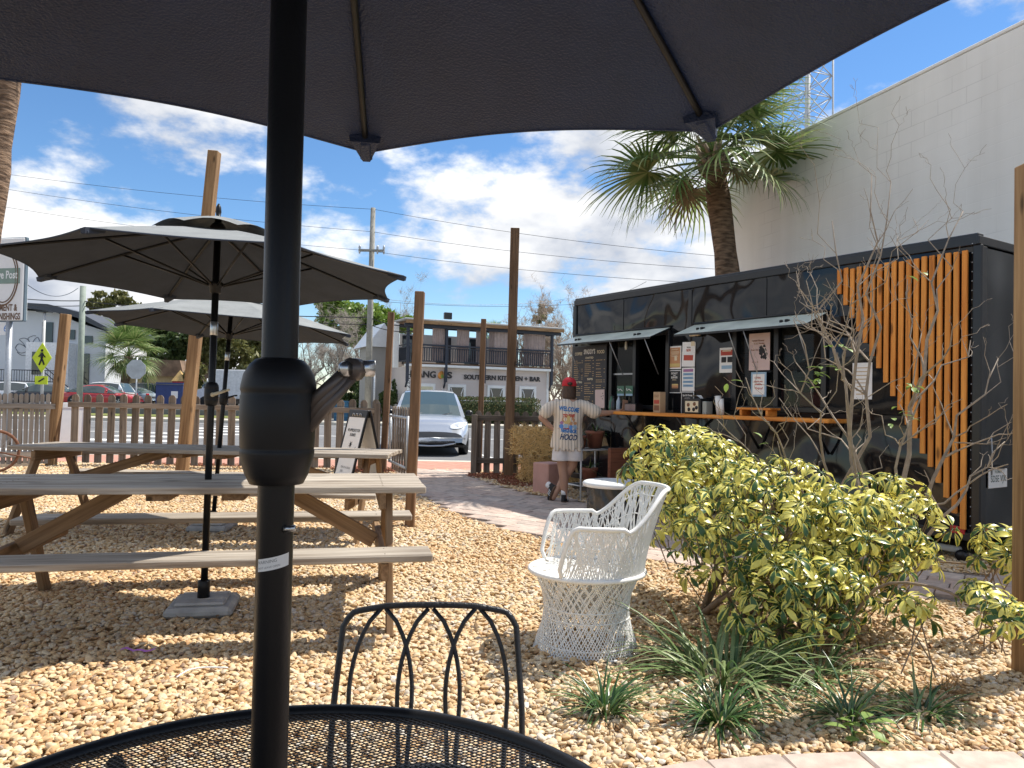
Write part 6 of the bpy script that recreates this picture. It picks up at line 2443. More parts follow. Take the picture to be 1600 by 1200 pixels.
def print_text(s, size, m, x, z, width, shear=0.2, slant=0.0):
    o = text(s, size, m, pe, Matrix.Identity(4), width=width, name='shirt_lettering', bold=.0035, shear=shear)
    for v in o.data.vertices:
        v.co = Vector((x + v.co.x, 0, z + v.co.y + slant * v.co.x))
    o.parent = shirt
    cling(o)
    return o


C_JBLUE = colour('jersey_blue', (.02, .16, .42))
C_JNAVY = colour('jersey_navy', (.015, .05, .13))
print_text('WELCOME', .078, C_JBLUE, .005, 1.185, .25, slant=-.10)
print_text('NEIGHBOR', .062, C_JBLUE, .005, .915, .20, slant=-.08)
print_text('HOOD', .098, C_JNAVY, .0, .835, .22, shear=.35, slant=-.06)
print_text('TO THE', .05, C_RED, .0, 1.105, .15)


def patch(m, pts, off=.0022):
    mb = MB()
    n = len(pts)
    cx, cz = sum(p[0] for p in pts) / n, sum(p[1] for p in pts) / n
    mb.add([(cx, 0, cz)] + [(p[0], 0, p[1]) for p in pts], [(0, i + 1, (i + 1) % n + 1) for i in range(n)])
    o = mb.build('shirt_print', m, shirt)
    cling(o, off)


def blobp(cx, cz, rx, rz, n=14, jit=.15):
    return [(cx + rx * math.cos(2 * math.pi * i / n) * rng.uniform(1 - jit, 1 + jit), cz + rz * math.sin(2 * math.pi * i / n) * rng.uniform(1 - jit, 1 + jit)) for i in range(n)]


patch(C_ORANGE, blobp(.0, 1.06, .075, .055))
patch(C_RED, blobp(.0, .945, .13, .010, jit=.05), .0026)
for x, z, m1, m2 in ((-.085, .995, C_BLUE, C_PURPLE), (-.03, 1.0, C_SKY, C_YEL), (.03, .985, C_BLUE, C_ORANGE), (.085, .99, C_SKY, C_ORANGE), (.0, 1.06, C_YEL, C_YEL)):
    patch(m1, blobp(x, z - .022, .026, .030), .003)
    patch(m2, blobp(x, z + .022, .022, .020), .0034)
tag(MB().box((0, 0, 0), (.072, .009, .145), ch=.004).build('phone', flat('phone_back', (.30, .16, .10), rough=.3), None, T(.688 + .70, 9.22 + .022, 1.20, R(15), R(-8), R(6))), 'phone held upright in the hand on the counter', 'phone')

# ================================================================== cars
M_TYRE = flat('tyre_rubber', (.016, .016, .016), rough=.85)
M_RIM = flat('alloy_rim', (.35, .35, .36), rough=.3, metal=.9)
M_CARGLASS = glass('car_glass', (.06, .09, .10), .04)
M_LAMP = flat('headlamp_lens', (.62, .66, .70), rough=.12, var=.1)
M_TAIL = flat('tail_lamp_red', (.40, .01, .01), rough=.2)


def paint(name, c, metal=.35):
    m, nt, b = new_mat(name)
    b.inputs['Base Color'].default_value = tuple(c) + (1,)
    b.inputs['Metallic'].default_value = metal
    b.inputs['Roughness'].default_value = .30
    b.inputs['Coat Weight'].default_value = 1.0
    b.inputs['Coat Roughness'].default_value = .04
    return m


def interp(tab, x):
    for i in range(len(tab) - 1):
        if x <= tab[i + 1][0]:
            a, b = tab[i], tab[i + 1]
            t = (x - a[0]) / (b[0] - a[0])
            t = max(0, min(1, t))
            return a[1] + (b[1] - a[1]) * t
    return tab[-1][1]


def car(loc, rz, label, pm, kind='suv', L=4.7, W_=1.9, H=1.62, group='cars parked along the street and lot', detail=1, name='parked_car'):
    """nose at local +x; lower body lofted along its length, glasshouse on top"""
    t = empty(name, loc, rz, label, 'car', group)
    hl = L / 2
    if kind == 'suv':
        deck = [(-hl, .72), (-hl + .12, .93), (-hl + .5, .97), (0, .95), (hl * .42, .97), (hl * .62, .94), (hl * .84, .84), (hl - .20, .76), (hl - .07, .68), (hl, .56)]
        roof = [(-hl + .18, .97), (-hl + .55, H - .10), (-hl + 1.3, H - .01), (-.2, H), (hl * .12, H - .05), (hl * .36, H - .34), (hl * .56, .93)]
    elif kind == 'sedan':
        deck = [(-hl, .66), (-hl + .08, .88), (-hl + .75, .95), (0, .90), (hl * .42, .90), (hl * .62, .87), (hl * .86, .78), (hl - .10, .70), (hl, .54)]
        roof = [(-hl + .45, .95), (-hl + 1.1, H - .16), (-hl + 1.7, H - .03), (-.1, H), (hl * .10, H - .05), (hl * .32, H - .28), (hl * .52, .86)]
    else:                                             # pickup
        deck = [(-hl, .95), (-hl + .05, 1.02), (-.35, 1.02), (0, 1.04), (hl * .45, 1.05), (hl * .62, 1.02), (hl * .9, .95), (hl - .05, .80), (hl, .6)]
        roof = [(-.55, 1.03), (-.45, H - .12), (-.2, H - .02), (.3, H), (hl * .22, H - .03), (hl * .36, H - .32), (hl * .50, 1.04)]
    nst = 26
    rows = []
    for i in range(nst):
        x = -hl + L * i / (nst - 1)
        zt = interp(deck, x)
        e = max(0, (abs(x) - (hl - .75)) / .75)
        w = W_ / 2 * (1 - .16 * e ** 2.2)
        zb = .24 + .10 * e ** 2
        zm = zb + (zt - zb) * .55
        crown = .035 * (1 if x > hl * .35 else .3)
        half = [(0, zt + crown), (.45 * w, zt + crown * .8), (.78 * w, zt + .005), (.92 * w, zt - .045), (.985 * w, zt - .12), (w, zm), (.985 * w, zb + .12), (.95 * w, zb)]
        ring = [(x, -y, z) for y, z in half[::-1]] + [(x, y, z) for y, z in half[1:]]
        rows.append([Vector(q) for q in ring])
    mb = MB()
    mb.grid(rows)
    k = len(rows[0])
    mb.f.append(tuple(range(k)))
    mb.f.append(tuple((nst - 1) * k + j for j in range(k))[::-1])
    mb.m += [0, 0]
    mb.s += [True, True]
    body_ = mb.build('body', pm, t)
    bv_ = BVHTree.FromPolygons([Vector(v) for v in mb.v], mb.f)
    rows = []
    nr = 18
    x0, x1 = roof[0][0], roof[-1][0]
    for i in range(nr):
        x = x0 + (x1 - x0) * i / (nr - 1)
        zr = interp(roof, x)
        zd = interp(deck, x) - .03
        f = (zr - zd) / (H - .95 + .03)
        wb_, wt_ = W_ / 2 * .93, W_ / 2 * (.93 - .20 * min(1, f))
        half = [(0, zr), (.6 * wt_, zr - .008), (.9 * wt_, zr - .035), (wt_, zr - .09 * min(1, f)), (wb_, zd)]
        rows.append([Vector((x, -y, z)) for y, z in half[::-1]] + [Vector((x, y, z)) for y, z in half[1:]])
    gh = MB()
    k = len(rows[0])
    for i in range(nr - 1):
        for j in range(k - 1):
            top = 1 <= j <= k - 3
            xm = (rows[i][0].x + rows[i + 1][0].x) / 2
            slope = abs(rows[i + 1][k // 2].z - rows[i][k // 2].z) / (abs(rows[i + 1][0].x - rows[i][0].x) + 1e-6)
            pillar = (not top) and any(abs(xm - q) < .07 for q in (x0 + .35, (x0 + x1) / 2 - .1, x1 - .62))
            glassy = (not top and not pillar) or (top and slope > .38 and 2 <= j <= k - 4) or (top and slope > .38 and kind != 'x' and j in (1, k - 3) and False)
            gh.add([rows[i][j], rows[i + 1][j], rows[i + 1][j + 1], rows[i][j + 1]], [(0, 1, 2, 3)], 1 if glassy else 0, True)
    gh.build('glasshouse', [pm, M_CARGLASS], t)
    for sx in (-1, 1):
        xw = sx * L * .30
        for sy in (-1, 1):
            y = sy * (W_ / 2 - .115)
            MB().lathe([(.20, -.11), (.36, -.11), (.36, .11), (.20, .11)], 22, M=T(xw, sy * (W_ / 2 - .108), .36) @ Matrix.Rotation(R(90), 4, 'X')).build('wheel_arch', M_TRIM, t)
            wh = MB().lathe([(.19, -.10), (.31, -.11), (.335, -.08), (.335, .08), (.31, .11), (.19, .10)], 24, M=T(xw, sy * (W_ / 2 - .10), .335) @ Matrix.Rotation(R(90), 4, 'X')).build('wheel', M_TYRE, t)
            rm = MB()
            for q in range(5):
                a = 2 * math.pi * q / 5
                rm.box((.10 * math.cos(a), 0, .10 * math.sin(a)), (.20, .03, .05), M=T(xw, sy * (W_ / 2 - .012), .335) @ Matrix.Rotation(-a, 4, 'Y') @ Matrix.Translation((-.10 * math.cos(a) + .10, 0, -.10 * math.sin(a))))
            rm.lathe([(.20, -.01), (.215, 0), (.20, .01)], 22, M=T(xw, sy * (W_ / 2 - .012), .335) @ Matrix.Rotation(R(90), 4, 'X'))
            rm.build('rim', M_RIM, wh)
    for sy in (-1, 1):
        hl_ = MB()
        up_, lo_ = [], []
        for q in range(9):
            f = q / 8
            y = sy * W_ / 2 * (.50 + .45 * f)
            zc = .155 + interp(deck, hl - .12) - .16 + .075 * f
            h_ = .030 + .045 * math.sin(math.pi * min(1, f * 1.1)) ** .8
            for lst, z in ((up_, zc + h_), (lo_, zc - h_)):
                hit = bv_.ray_cast(Vector((hl + 1, y, z)), Vector((-1, 0, 0)))[0] or bv_.ray_cast(Vector((hl + 1, y * .97, z - .05)), Vector((-1, 0, 0)))[0] or Vector((hl - .6, y, z))
                lst.append(Vector((hit.x + .012, hit.y + sy * .004, hit.z + .004)))
        hl_.grid([up_, lo_])
        hl_.build('headlight', M_LAMP, t)
        MB().box((-hl + .06, sy * W_ * .36, .82), (.10, .34, .13), ch=.03).build('tail_light', M_TAIL, t)
        mr_ = MB()
        mr_.lathe([(.0001, -.10), (.055, -.08), (.075, 0), (.055, .08), (.0001, .10)], 12, M=T(hl * .30, sy * (W_ / 2 + .07), 1.02) @ Matrix.Rotation(R(90), 4, 'X') @ Matrix.Scale(.6, 4, (1, 0, 0)))
        mr_.build('mirror', pm if detail < 2 else M_TRIM, t)
    MB().box((hl - .035, 0, .34), (.07, W_ * .66, .13), ch=.03).build('lower_grille', M_TRIM, t)
    MB().box((0, 0, .24), (L * .80, W_ * .90, .10), ch=.03).build('underbody', M_TRIM, t)
    if detail > 1:
        for sy in (-1, 1):
            MB().box((hl - .14, sy * W_ * .405, .43), (.06, .15, .045), M=T(0, 0, 0), ch=.015).build('bumper_vent', M_TRIM, t)
        MB().tube([(hl - .02, -.62, .325), (hl + .02, -.3, .265), (hl + .025, 0, .255), (hl + .02, .3, .265), (hl - .02, .62, .325)], .022, 8).build('lip', pm, t)
        wsx = hl * .46
        for y in (-.45, .25):
            MB().tube([(hl * .545, y, .965), (hl * .50, y + .32, 1.02)], .009, 6).build('wiper', M_TRIM, t)
        MB().box((hl - .30, 0, .69), (.05, .035, .004), M=Matrix.Identity(4)).build('badge', M_RIM, t)
    return t


SILVER = paint('silver_paint', (.43, .46, .51), .45)
car((-2.22, 20.35, -.148), R(-90 + 7), 'silver electric crossover parked nose in at the kerb beyond the gate', SILVER, 'suv', 4.75, 1.92, 1.62, detail=2)
for px_, d_, rz_, kind_, c_, L_, H_, lbl in (
        (160, 50.0, 4, 'sedan', (.42, .015, .02), 4.7, 1.45, 'red sedan in front of the other parked cars'),
        (158, 57.0, 176, 'suv', (.72, .74, .76), 4.8, 1.72, 'white estate car parked behind the red sedan'),
        (196, 60.0, 172, 'sedan', (.22, .28, .34), 4.8, 1.48, 'blue grey saloon parked between the white car and the black one'),
        (216, 64.0, 176, 'suv', (.012, .014, .018), 5.0, 1.80, 'black sport utility car near the blue dumpster'),
        (330, 62.0, 0, 'pickup', (.010, .010, .012), 5.6, 1.85, 'black pickup truck behind the umbrella poles'),
        (64, 54.0, 186, 'sedan', (.02, .022, .026), 4.7, 1.45, 'dark saloon partly hidden by the corner post'),
        (12, 57.0, 180, 'suv', (.70, .71, .72), 4.7, 1.6, 'white car by the railing of the white store')):
    p = at(px_, 620, d_)
    car((p.x, d_, .25), R(rz_), lbl, paint('paint_' + lbl.split()[0] + str(px_), c_, .2), kind_, L_, 1.85, H_)
# white box van
p = at(375, 615, 58)
bv = empty('box_van', (p.x, 58, .25), R(0), 'white box van half hidden behind the crank housing', 'van')
MB().box((.3, 0, 1.72), (3.6, 2.1, 2.2), ch=.04).build('box', flat('van_white', (.60, .62, .63), rough=.4), bv)
cb = MB()
cb.prism([(-3.1, .5), (-1.52, .5), (-1.52, 2.0), (-2.1, 2.0), (-2.55, 1.35), (-3.1, 1.2)], -1.0, 1.0, M=Matrix.Rotation(R(90), 4, 'X'))
cb.build('cab', flat('van_cab', (.66, .68, .70), rough=.35), bv)
for s in (-1, 1):
    MB().box((-2.05, s * 1.004, 1.62), (.7, .02, .5)).build('side_window', M_CARGLASS, bv)
    for x in (-2.3, 1.2):
        MB().lathe([(.2, -.12), (.38, -.12), (.4, 0), (.38, .12), (.2, .12)], 18, M=T(x, s * .9, .4) @ Matrix.Rotation(R(90), 4, 'X')).build('wheel', M_TYRE, bv)

# ================================================================== restaurant across the street
def clap(name, a, b_, pitch=.15):
    """lapped boards: soft mottling between two tones"""
    m, nt, b = new_mat(name)
    b.inputs['Roughness'].default_value = .75
    co = node(nt, 'ShaderNodeTexCoord')
    n = node(nt, 'ShaderNodeTexNoise')
    n.inputs['Scale'].default_value = 1.5
    nt.links.new(co.outputs['Object'], n.inputs['Vector'])
    mx = node(nt, 'ShaderNodeMix', data_type='RGBA')
    mx.inputs[6].default_value = tuple(a) + (1,)
    mx.inputs[7].default_value = tuple(b_) + (1,)
    nt.links.new(n.outputs['Fac'], mx.inputs[0])
    nt.links.new(mx.outputs[2], b.inputs['Base Color'])
    return m


M_SIDING = clap('pinkish_lap_siding', (.60, .53, .49), (.68, .60, .56))
M_GREYSIDE = clap('grey_lap_siding', (.34, .33, .31), (.40, .38, .36))
M_NAVY = flat('navy_paint', (.022, .028, .045), rough=.5)
M_CURT = fabric('pale_curtain', (.46, .37, .34), trans=.15, bscale=40)
M_METALROOF = flat('white_metal_roof', (.74, .75, .76), rough=.35, var=.04)
rs = empty('restaurant', (-5.55, 40.0, -.1), math.atan2(3.5, 7.4), 'two storey restaurant with curtained upper deck across the street', 'building')
RL = 8.45
# local x along the street front, local y into the block
MB().box((RL / 2, 4.0, 1.5), (RL, 8.0, 3.0)).build('wall', M_SIDING, rs)
for i in range(20):
    z = .12 + .15 * i
    MB().box((RL / 2, -.006, z), (RL - .2, .03, .018)).build('board_edge', M_SIDING, rs)
for x in (.05, RL - .05):
    MB().box((x, -.02, 1.5), (.14, .06, 3.0), ch=.01).build('corner_board', WHITE, rs)
MB().box((1.95, -.02, 1.45), (.10, .06, 2.2), ch=.01).build('corner_board', M_SIDING, rs)
MB().box((RL / 2, -.10, 3.06), (RL + .3, .5, .14), ch=.02).build('deck_edge', WHITE, rs)
MB().box((RL / 2, .05, 3.17), (RL + .3, .8, .06), ch=.02).build('deck_board', W_BROWN, rs)
for i, (xc, cm) in enumerate(((1.02, flat('cream_blind', (.62, .58, .40), rough=.8)), (2.80, None), (5.15, None), (7.12, None))):
    w_ = MB().box((xc, -.035, 1.45), (1.08, .07, 1.32), ch=.012).build('window', WHITE, rs)
    MB().box((xc, -.060, 1.42), (.78, .03, 1.06)).build('pane', cm or M_DARKGLASS, w_)
    if not cm:
        for s in (-1, 1):
            MB().tube([(xc + s * .36, -.085, 1.92), (xc + s * .24, -.085, 1.6), (xc + s * .26, -.085, 1.3), (xc + s * .36, -.085, .95)], .022, 6).build('curtain', WHITE, w_)
for i in range(20):
    pass
POSTS = (-.1, 2.05, 4.3, RL + .05)
for x in POSTS:
    MB().box((x, -.28, 3.75), (.15, .15, 3.1), ch=.012).build('deck_post', M_NAVY, rs)
    MB().tube([(x, -.24, 2.25), (x, -.02, 1.9)], .05, 6).build('deck_brace', M_NAVY, rs)
for z, h_ in ((4.16, .09), (4.02, .05), (3.30, .06)):
    MB().box((RL / 2, -.28, z), (RL + .1, .09, h_), ch=.01).build('rail', M_NAVY, rs)
for i in range(64):
    x = .02 + i * (RL / 63)
    MB().box((x, -.28, 3.66), (.045, .04, .70)).build('baluster', M_NAVY, rs)
for z in (4.16, 4.02, 3.30):
    MB().box((-.1, 1.6, z), (.09, 3.7, .06)).build('rail', M_NAVY, rs)
for i in range(24):
    MB().box((-.1, -.1 + .15 * i, 3.66), (.04, .045, .70)).build('baluster', M_NAVY, rs)
for x, w_ in ((.55, .55), (1.65, .75), (3.05, .75), (3.98, .35), (4.75, .35), (5.55, 1.55), (6.95, .45), (7.55, 1.15)):
    rows = [[Vector((x - w_ / 2 + w_ * j / 24 * (1 if k < 2 else .92), -.20 + .045 * math.sin(j * 1.9), z)) for j in range(25)] for k, z in enumerate((5.12, 4.6, 3.35))]
    cu_ = MB()
    cu_.grid(rows)
    cu_.build('curtain', M_CURT, rs)
MB().box((RL / 2 + .1, .5, 5.17), (RL + .9, .16, .16), ch=.01).build('pergola_beam', M_NAVY, rs)
MB().box((RL / 2 + .1, -.42, 5.16), (RL + .9, .12, .18), ch=.01).build('pergola_beam', M_NAVY, rs)
for i in range(15):
    MB().box((-.2 + i * (RL + .6) / 14, .6, 5.32), (.09, 2.7, .16), ch=.01).build('rafter', W_BROWN, rs)
MB().box((RL / 2 + .1, -.76, 5.33), (RL + .95, .05, .20), ch=.01).build('fascia', W_POST, rs)
MB().box((RL / 2 + .05, .9, 5.45), (RL + 1.0, 3.4, .09), ch=.02).build('deck_roof', flat('weathered_roofing', (.40, .41, .41), rough=.7), rs)
MB().box((RL / 2 + .3, 3.9, 4.1), (RL - .8, .1, 1.9)).build('upper_wall', M_GREYSIDE, rs)
for x in (1.3, 3.4, 5.2):
    MB().box((x, 3.82, 4.1), (.9, .08, 1.7)).build('upper_window', M_DARKGLASS, rs)
# rear wing with a pale metal roof, seen past the left corner
for i in range(26):
    MB().box((-.625, 4.2, .1 + .16 * i), (1.27, 2.23, .02)).build('board_edge', M_GREYSIDE, rs)
MB().box((-.62, 4.2, 2.1), (1.24, 2.2, 4.2)).build('wing_wall', M_GREYSIDE, rs)
wr = MB()
wr.add([(-1.5, 2.9, 4.15), (.5, 2.9, 4.15), (.5, 6.0, 4.15), (-1.5, 6.0, 4.15), (-.5, 2.9, 5.5), (-.5, 6.0, 5.5)], [(0, 4, 5, 3), (1, 2, 5, 4), (0, 1, 4), (2, 3, 5)])
wr.build('wing_roof', M_METALROOF, rs)
MB().box((-.55, .4, 4.1), (.30, .16, 2.4), ch=.02).build('downpipe', WHITE, rs)
MB().box((2.0, -.55, 5.75), (.42, .22, .36), M=Matrix.Identity(4), ch=.02).build('flood_lamp', M_TRIM, rs)
LET = flat('sign_black', (.03, .028, .03), rough=.6)
FR_ = lambda x, z, y=-.045: Matrix.Translation((x, y, z)) @ Matrix.Rotation(R(90), 4, 'X')
text('MANG', .48, LET, rs, FR_(.86, 2.58), width=1.42, extrude=.02, bold=.012)
text('S', .48, LET, rs, FR_(2.36, 2.58), width=.30, extrude=.02, bold=.012)
mg = MB()
mg.lathe([(.0001, -.23), (.10, -.20), (.165, -.08), (.155, .06), (.09, .18), (.0001, .23)], 16, M=T(1.86, -.06, 2.60) @ Matrix.Rotation(R(20), 4, 'Y') @ Matrix.Scale(.3, 4, (0, 1, 0)))
mo = mg.build('mango_emblem', flat('mango_orange', (.62, .26, .05), rough=.5, var=.5, scale=4), rs)
MB().lathe([(.0001, -.12), (.09, -.06), (.07, .07), (.0001, .12)], 12, M=T(1.92, -.115, 2.52) @ Matrix.Scale(.2, 4, (0, 1, 0))).build('mango_blush', flat('mango_green', (.25, .35, .06), rough=.5), mo)
text('SOUTHERN KITCHEN + BAR', .36, LET, rs, FR_(5.55, 2.52), width=4.7, extrude=.02, bold=.008)
text('1127', .22, LET, rs, Matrix.Translation((.05, -.06, 2.25)) @ Matrix.Rotation(R(90), 4, 'X') @ Matrix.Rotation(R(-90), 4, 'Z'), width=.75)

# clipped hedge in front of it
M_HEDGE = leafy('hedge_leaf', [(.03, .06, .018), (.05, .085, .022), (.10, .11, .035), (.17, .11, .05)], rough=.5, trans=.15)


def leaf_cloud(mb, c, r_, n, size, rnd, shell_=.55, flat_=1.0):
    c = Vector(c)
    for _ in range(n):
        d = Vector((rnd.gauss(0, 1), rnd.gauss(0, 1), rnd.gauss(0, 1))).normalized()
        f = shell_ + (1 - shell_) * rnd.random() ** .5
        p = c + Vector((d.x * r_[0], d.y * r_[1], d.z * r_[2])) * f
        a = Vector((rnd.gauss(0, 1), rnd.gauss(0, 1), rnd.gauss(0, .8))).normalized()
        b = a.orthogonal().normalized()
        b = Matrix.Rotation(rnd.uniform(0, 6.28), 3, a) @ b
        e = a.cross(b)
        s = size * rnd.uniform(.6, 1.3)
        mb.add([p - b * s, p + e * s * .45, p + b * s, p - e * s * .45], [(0, 1, 2, 3)])


def box_leaves(mb, c, s, n, size, rnd):
    for _ in range(n):
        q = Vector((rnd.uniform(-.5, .5), rnd.uniform(-.5, .5), rnd.uniform(-.5, .5)))
        ax = rnd.choice((0, 1, 1, 2, 2))
        q[ax] = .5 * (1 if q[ax] > 0 else -1) + rnd.uniform(-.06, .04)
        leaf_cloud(mb, (c[0] + q.x * s[0], c[1] + q.y * s[1], c[2] + q.z * s[2]), (.05, .05, .05), 1, size, rnd)


rt = random.Random(77)
hx0, hx1 = at(686, 640, 38.8).x, at(838, 640, 38.8).x
hd = empty('hedge', ((hx0 + hx1) / 2, 38.9, -.05), R(4), 'long clipped hedge under the restaurant windows', 'hedge')
MB().box((0, 0, .60), (hx1 - hx0 - .2, .9, 1.15), ch=.15).build('twigs', flat('hedge_core', (.03, .04, .015), rough=1), hd)
mb = MB()
box_leaves(mb, (0, 0, .66), (hx1 - hx0, 1.1, 1.35), 7500, .055, rt)
mb.build('foliage', M_HEDGE, hd)

# ================================================================== white store on the far left
ws = empty('white_store', (at(-70, 600, 63).x, 63, -.1), R(3), 'white store with dark roof and flower mural at the far side of the lot', 'building')
k = .0534
WS = lambda px_, py_: ((px_ + 70) * k * 1.0, (632 - py_) * k)
M_STORE = flat('store_white', (.62, .64, .66), rough=.8, var=.05, scale=.6)


def ws_box(x0, y0, x1, y1, name, m, dep=.12, off=-.06):
    (a, b), (c, d) = WS(x0, y1), WS(x1, y0)
    return MB().box(((a + c) / 2, off, (b + d) / 2), (c - a, dep, d - b)).build(name, m, ws)


(a_, b_), (c_, d_) = WS(-70, 633), WS(158, 486)
mbw = MB()
mbw.prism([(0, 0), WS(157, 633), WS(157, 512), WS(110, 498), WS(80, 484), WS(-70, 478)], -8, 0, M=Matrix.Rotation(R(90), 4, 'X') @ Matrix.Rotation(0, 4, 'Z'))
for i, v in enumerate(mbw.v):
    mbw.v[i] = (v[0], -v[1] if False else v[1], v[2])
mbw.build('wall', M_STORE, ws)
mbr = MB()
rp2 = [WS(-70, 476), WS(40, 480), WS(75, 483), WS(120, 493), WS(168, 514), WS(168, 508), WS(122, 484), WS(75, 473), WS(-70, 468)]
mbr.prism(rp2, -8.3, .9, M=Matrix.Rotation(R(90), 4, 'X'))
mbr.build('roof', flat('dark_metal_roof', (.045, .05, .065), rough=.4), ws)
ws_box(60, 500, 76, 533, 'window', M_DARKGLASS)
ws_box(96, 511, 110, 526, 'window', M_DARKGLASS)
ws_box(125, 520, 137, 532, 'window', M_DARKGLASS)
en = ws_box(48, 533, 112, 632, 'entrance_block', flat('bright_white', (.80, .80, .80), rough=.7), 1.2, -.6)
ws_box(93, 552, 108, 566, 'window', M_DARKGLASS, .1, -1.22)
ws_box(58, 548, 73, 583, 'window', M_DARKGLASS, .1, -1.22)
ws_box(122, 548, 133, 597, 'door', M_DARKGLASS)
mural = [[(19, 541), (24, 535), (32, 538), (38, 545), (31, 549), (24, 548), (19, 541)], [(38, 545), (30, 533), (25, 528), (34, 526), (41, 533), (38, 545)], [(38, 545), (40, 532), (38, 526), (45, 522), (50, 522)], [(45, 545), (45, 533), (52, 524), (56, 530)], [(38, 545), (45, 540), (55, 548), (46, 552), (38, 545)], [(22, 548), (30, 553), (45, 552)]]
for ln in mural:
    pts = [(WS(*q)[0], -.02, WS(*q)[1]) for q in ln]
    MB().tube(smooth_poly(pts, 4), .025, 4).build('mural_line', flat('mural_grey', (.12, .13, .15), rough=.8), ws)
for y0 in (577, 594):
    (a, b), (c, d) = WS(-20, y0), WS(110, y0)
    MB().tube([(a, -2.2, b), (c, -2.2, d)], .035, 6).build('railing', M_TRIM, ws)
for i in range(34):
    (a, b), (c, d) = WS(-18 + i * 3.8, 595), WS(-18 + i * 3.8, 577)
    MB().tube([(a, -2.2, b), (c, -2.2, d)], .02, 4).build('railing_bar', M_TRIM, ws)
(a, b), (c, d) = WS(90, 572), WS(125, 602)
for dz in (0, .45):
    MB().tube([(a, -2.4, b - dz), (c, -2.4, d - dz)], .04, 6).build('stair_rail', M_TRIM, ws)

# beige shed, play tower and dumpster behind the cars
p = at(232, 600, 68)
bs2 = empty('beige_shed', (p.x, 68, .25), R(-2), 'low beige building with worn brown roof behind the dumpster', 'building')
MB().box((0, 2.5, 1.3), (6.2, 5, 2.6)).build('wall', flat('beige_render', (.46, .36, .20), rough=.85), bs2)
mb = MB()
mb.prism([(-3.4, 2.45), (3.4, 2.45), (3.0, 3.9), (-3.0, 3.9)], -5.3, .4, M=Matrix.Rotation(R(90), 4, 'X'))
mb.build('roof', flat('worn_shingle', (.20, .13, .085), rough=.9, var=.4, scale=1.6, bump=.6, bscale=8), bs2)
MB().box((-.4, -.05, 1.2), (.35, .12, 2.3)).build('doorway', M_TRIM, bs2)
p = at(281, 600, 66)
pt2 = empty('play_tower', (p.x, 66, .25), 0, 'small red and yellow play tower beside the shed', 'play tower')
MB().box((0, 0, 1.0), (.95, .95, 2.0), ch=.03).build('hut', flat('toy_red', (.45, .03, .04), rough=.5), pt2)
MB().lathe([(.75, 2.0), (.0001, 3.0)], 4, M=Matrix.Rotation(R(45), 4, 'Z'), smooth=False).build('roof', flat('toy_yellow', (.55, .36, .14), rough=.6), pt2)
p = at(268, 615, 55)
dm = empty('dumpster', (p.x, 55, .25), R(14), 'blue metal dumpster with sloping lid and white notice', 'dumpster')
mb = MB()
mb.prism([(-.85, 0), (.75, 0), (.85, 1.35), (.15, 1.72), (-.85, 1.72)], -.9, .9, M=Matrix.Rotation(R(90), 4, 'Z') @ Matrix.Rotation(R(90), 4, 'X'))
mb.build('bin', flat('dumpster_blue', (.02, .045, .16), rough=.5), dm)
MB().box((0, -.42, 1.58), (1.9, 1.05, .05), M=T(0, 0, 0, 0, 0), ch=.01).build('lid', flat('lid_grey', (.08, .09, .11), rough=.5), dm)
MB().box((.35, -.86, .85), (.45, .02, .5)).build('notice', WHITE_PAPER, dm)
p = at(535, 632, 40)
bb = empty('blue_bin', (p.x, 40, -.1), 0, 'blue slatted bin beyond the fence behind the sandwich board', 'bin')
MB().box((0, 0, .55), (.75, .6, 1.1), ch=.03).build('box', flat('bin_blue', (.02, .11, .20), rough=.5), bb)
for i in range(3):
    MB().box((0, -.31, .3 + .28 * i), (.70, .03, .05)).build('slat', flat('bin_slat', (.03, .16, .28), rough=.5), bb)

# ================================================================== street signs and poles
def street_pole(name, loc, h, r_, m, label, cat):
    t = empty(name, loc, 0, label, cat)
    MB().tube([(0, 0, 0), (0, 0, h)], r_, 10).build('pole', m, t)
    return t


YEL = flat('fluorescent_yellow', (.62, .72, .02), rough=.5)
p = at(66, 600, 31)
sg1 = street_pole('crossing_sign', (p.x, 31, -.15), 4.65, .055, flat('pale_pole', (.52, .52, .50), rough=.5), 'yellow diamond pedestrian crossing sign on a pale pole', 'sign')
dmnd = MB().prism([(0, -.62), (.40, 0), (0, .62), (-.40, 0)], -.01, .01, M=T(.0, -.07, 2.72, R(0)) @ Matrix.Rotation(R(90), 4, 'X')).build('diamond', YEL, sg1)
wk2 = MB()
MZ = T(0, -.085, 2.72) @ Matrix.Rotation(R(90), 4, 'X')
wk2.lathe([(.055, 0), (.0001, .004)], 12, M=MZ @ T(.0, .30, 0))
for a, b, r_ in (((0, .22), (0, -.02), .055), ((0, -.02), (-.10, -.30), .035), ((0, -.02), (.10, -.28), .035), ((0, .20), (.14, .02), .025), ((0, .20), (-.13, .04), .025)):
    wk2.tube([MZ @ Vector((a[0], a[1], 0)), MZ @ Vector((b[0], b[1], 0))], r_, 6)
wk2.build('walker', C_BLACK, dmnd)
pq = MB().box((0, -.07, 1.80), (.52, .02, .34)).build('arrow_plate', YEL, sg1)
MB().tube([(.12, -.085, 1.88), (-.10, -.085, 1.74)], .03, 6).build('arrow', C_BLACK, pq)
MB().box((0, 0, 4.62), (.5, .3, .06), M=T(0, 0, 0)).build('solar_panel', M_TRIM, sg1)
p = at(213, 600, 29.5)
ss_ = street_pole('stop_sign', (p.x, 29.5, -.15), 2.75, .03, GALV, 'grey back of an octagonal stop sign on a thin pole', 'sign')
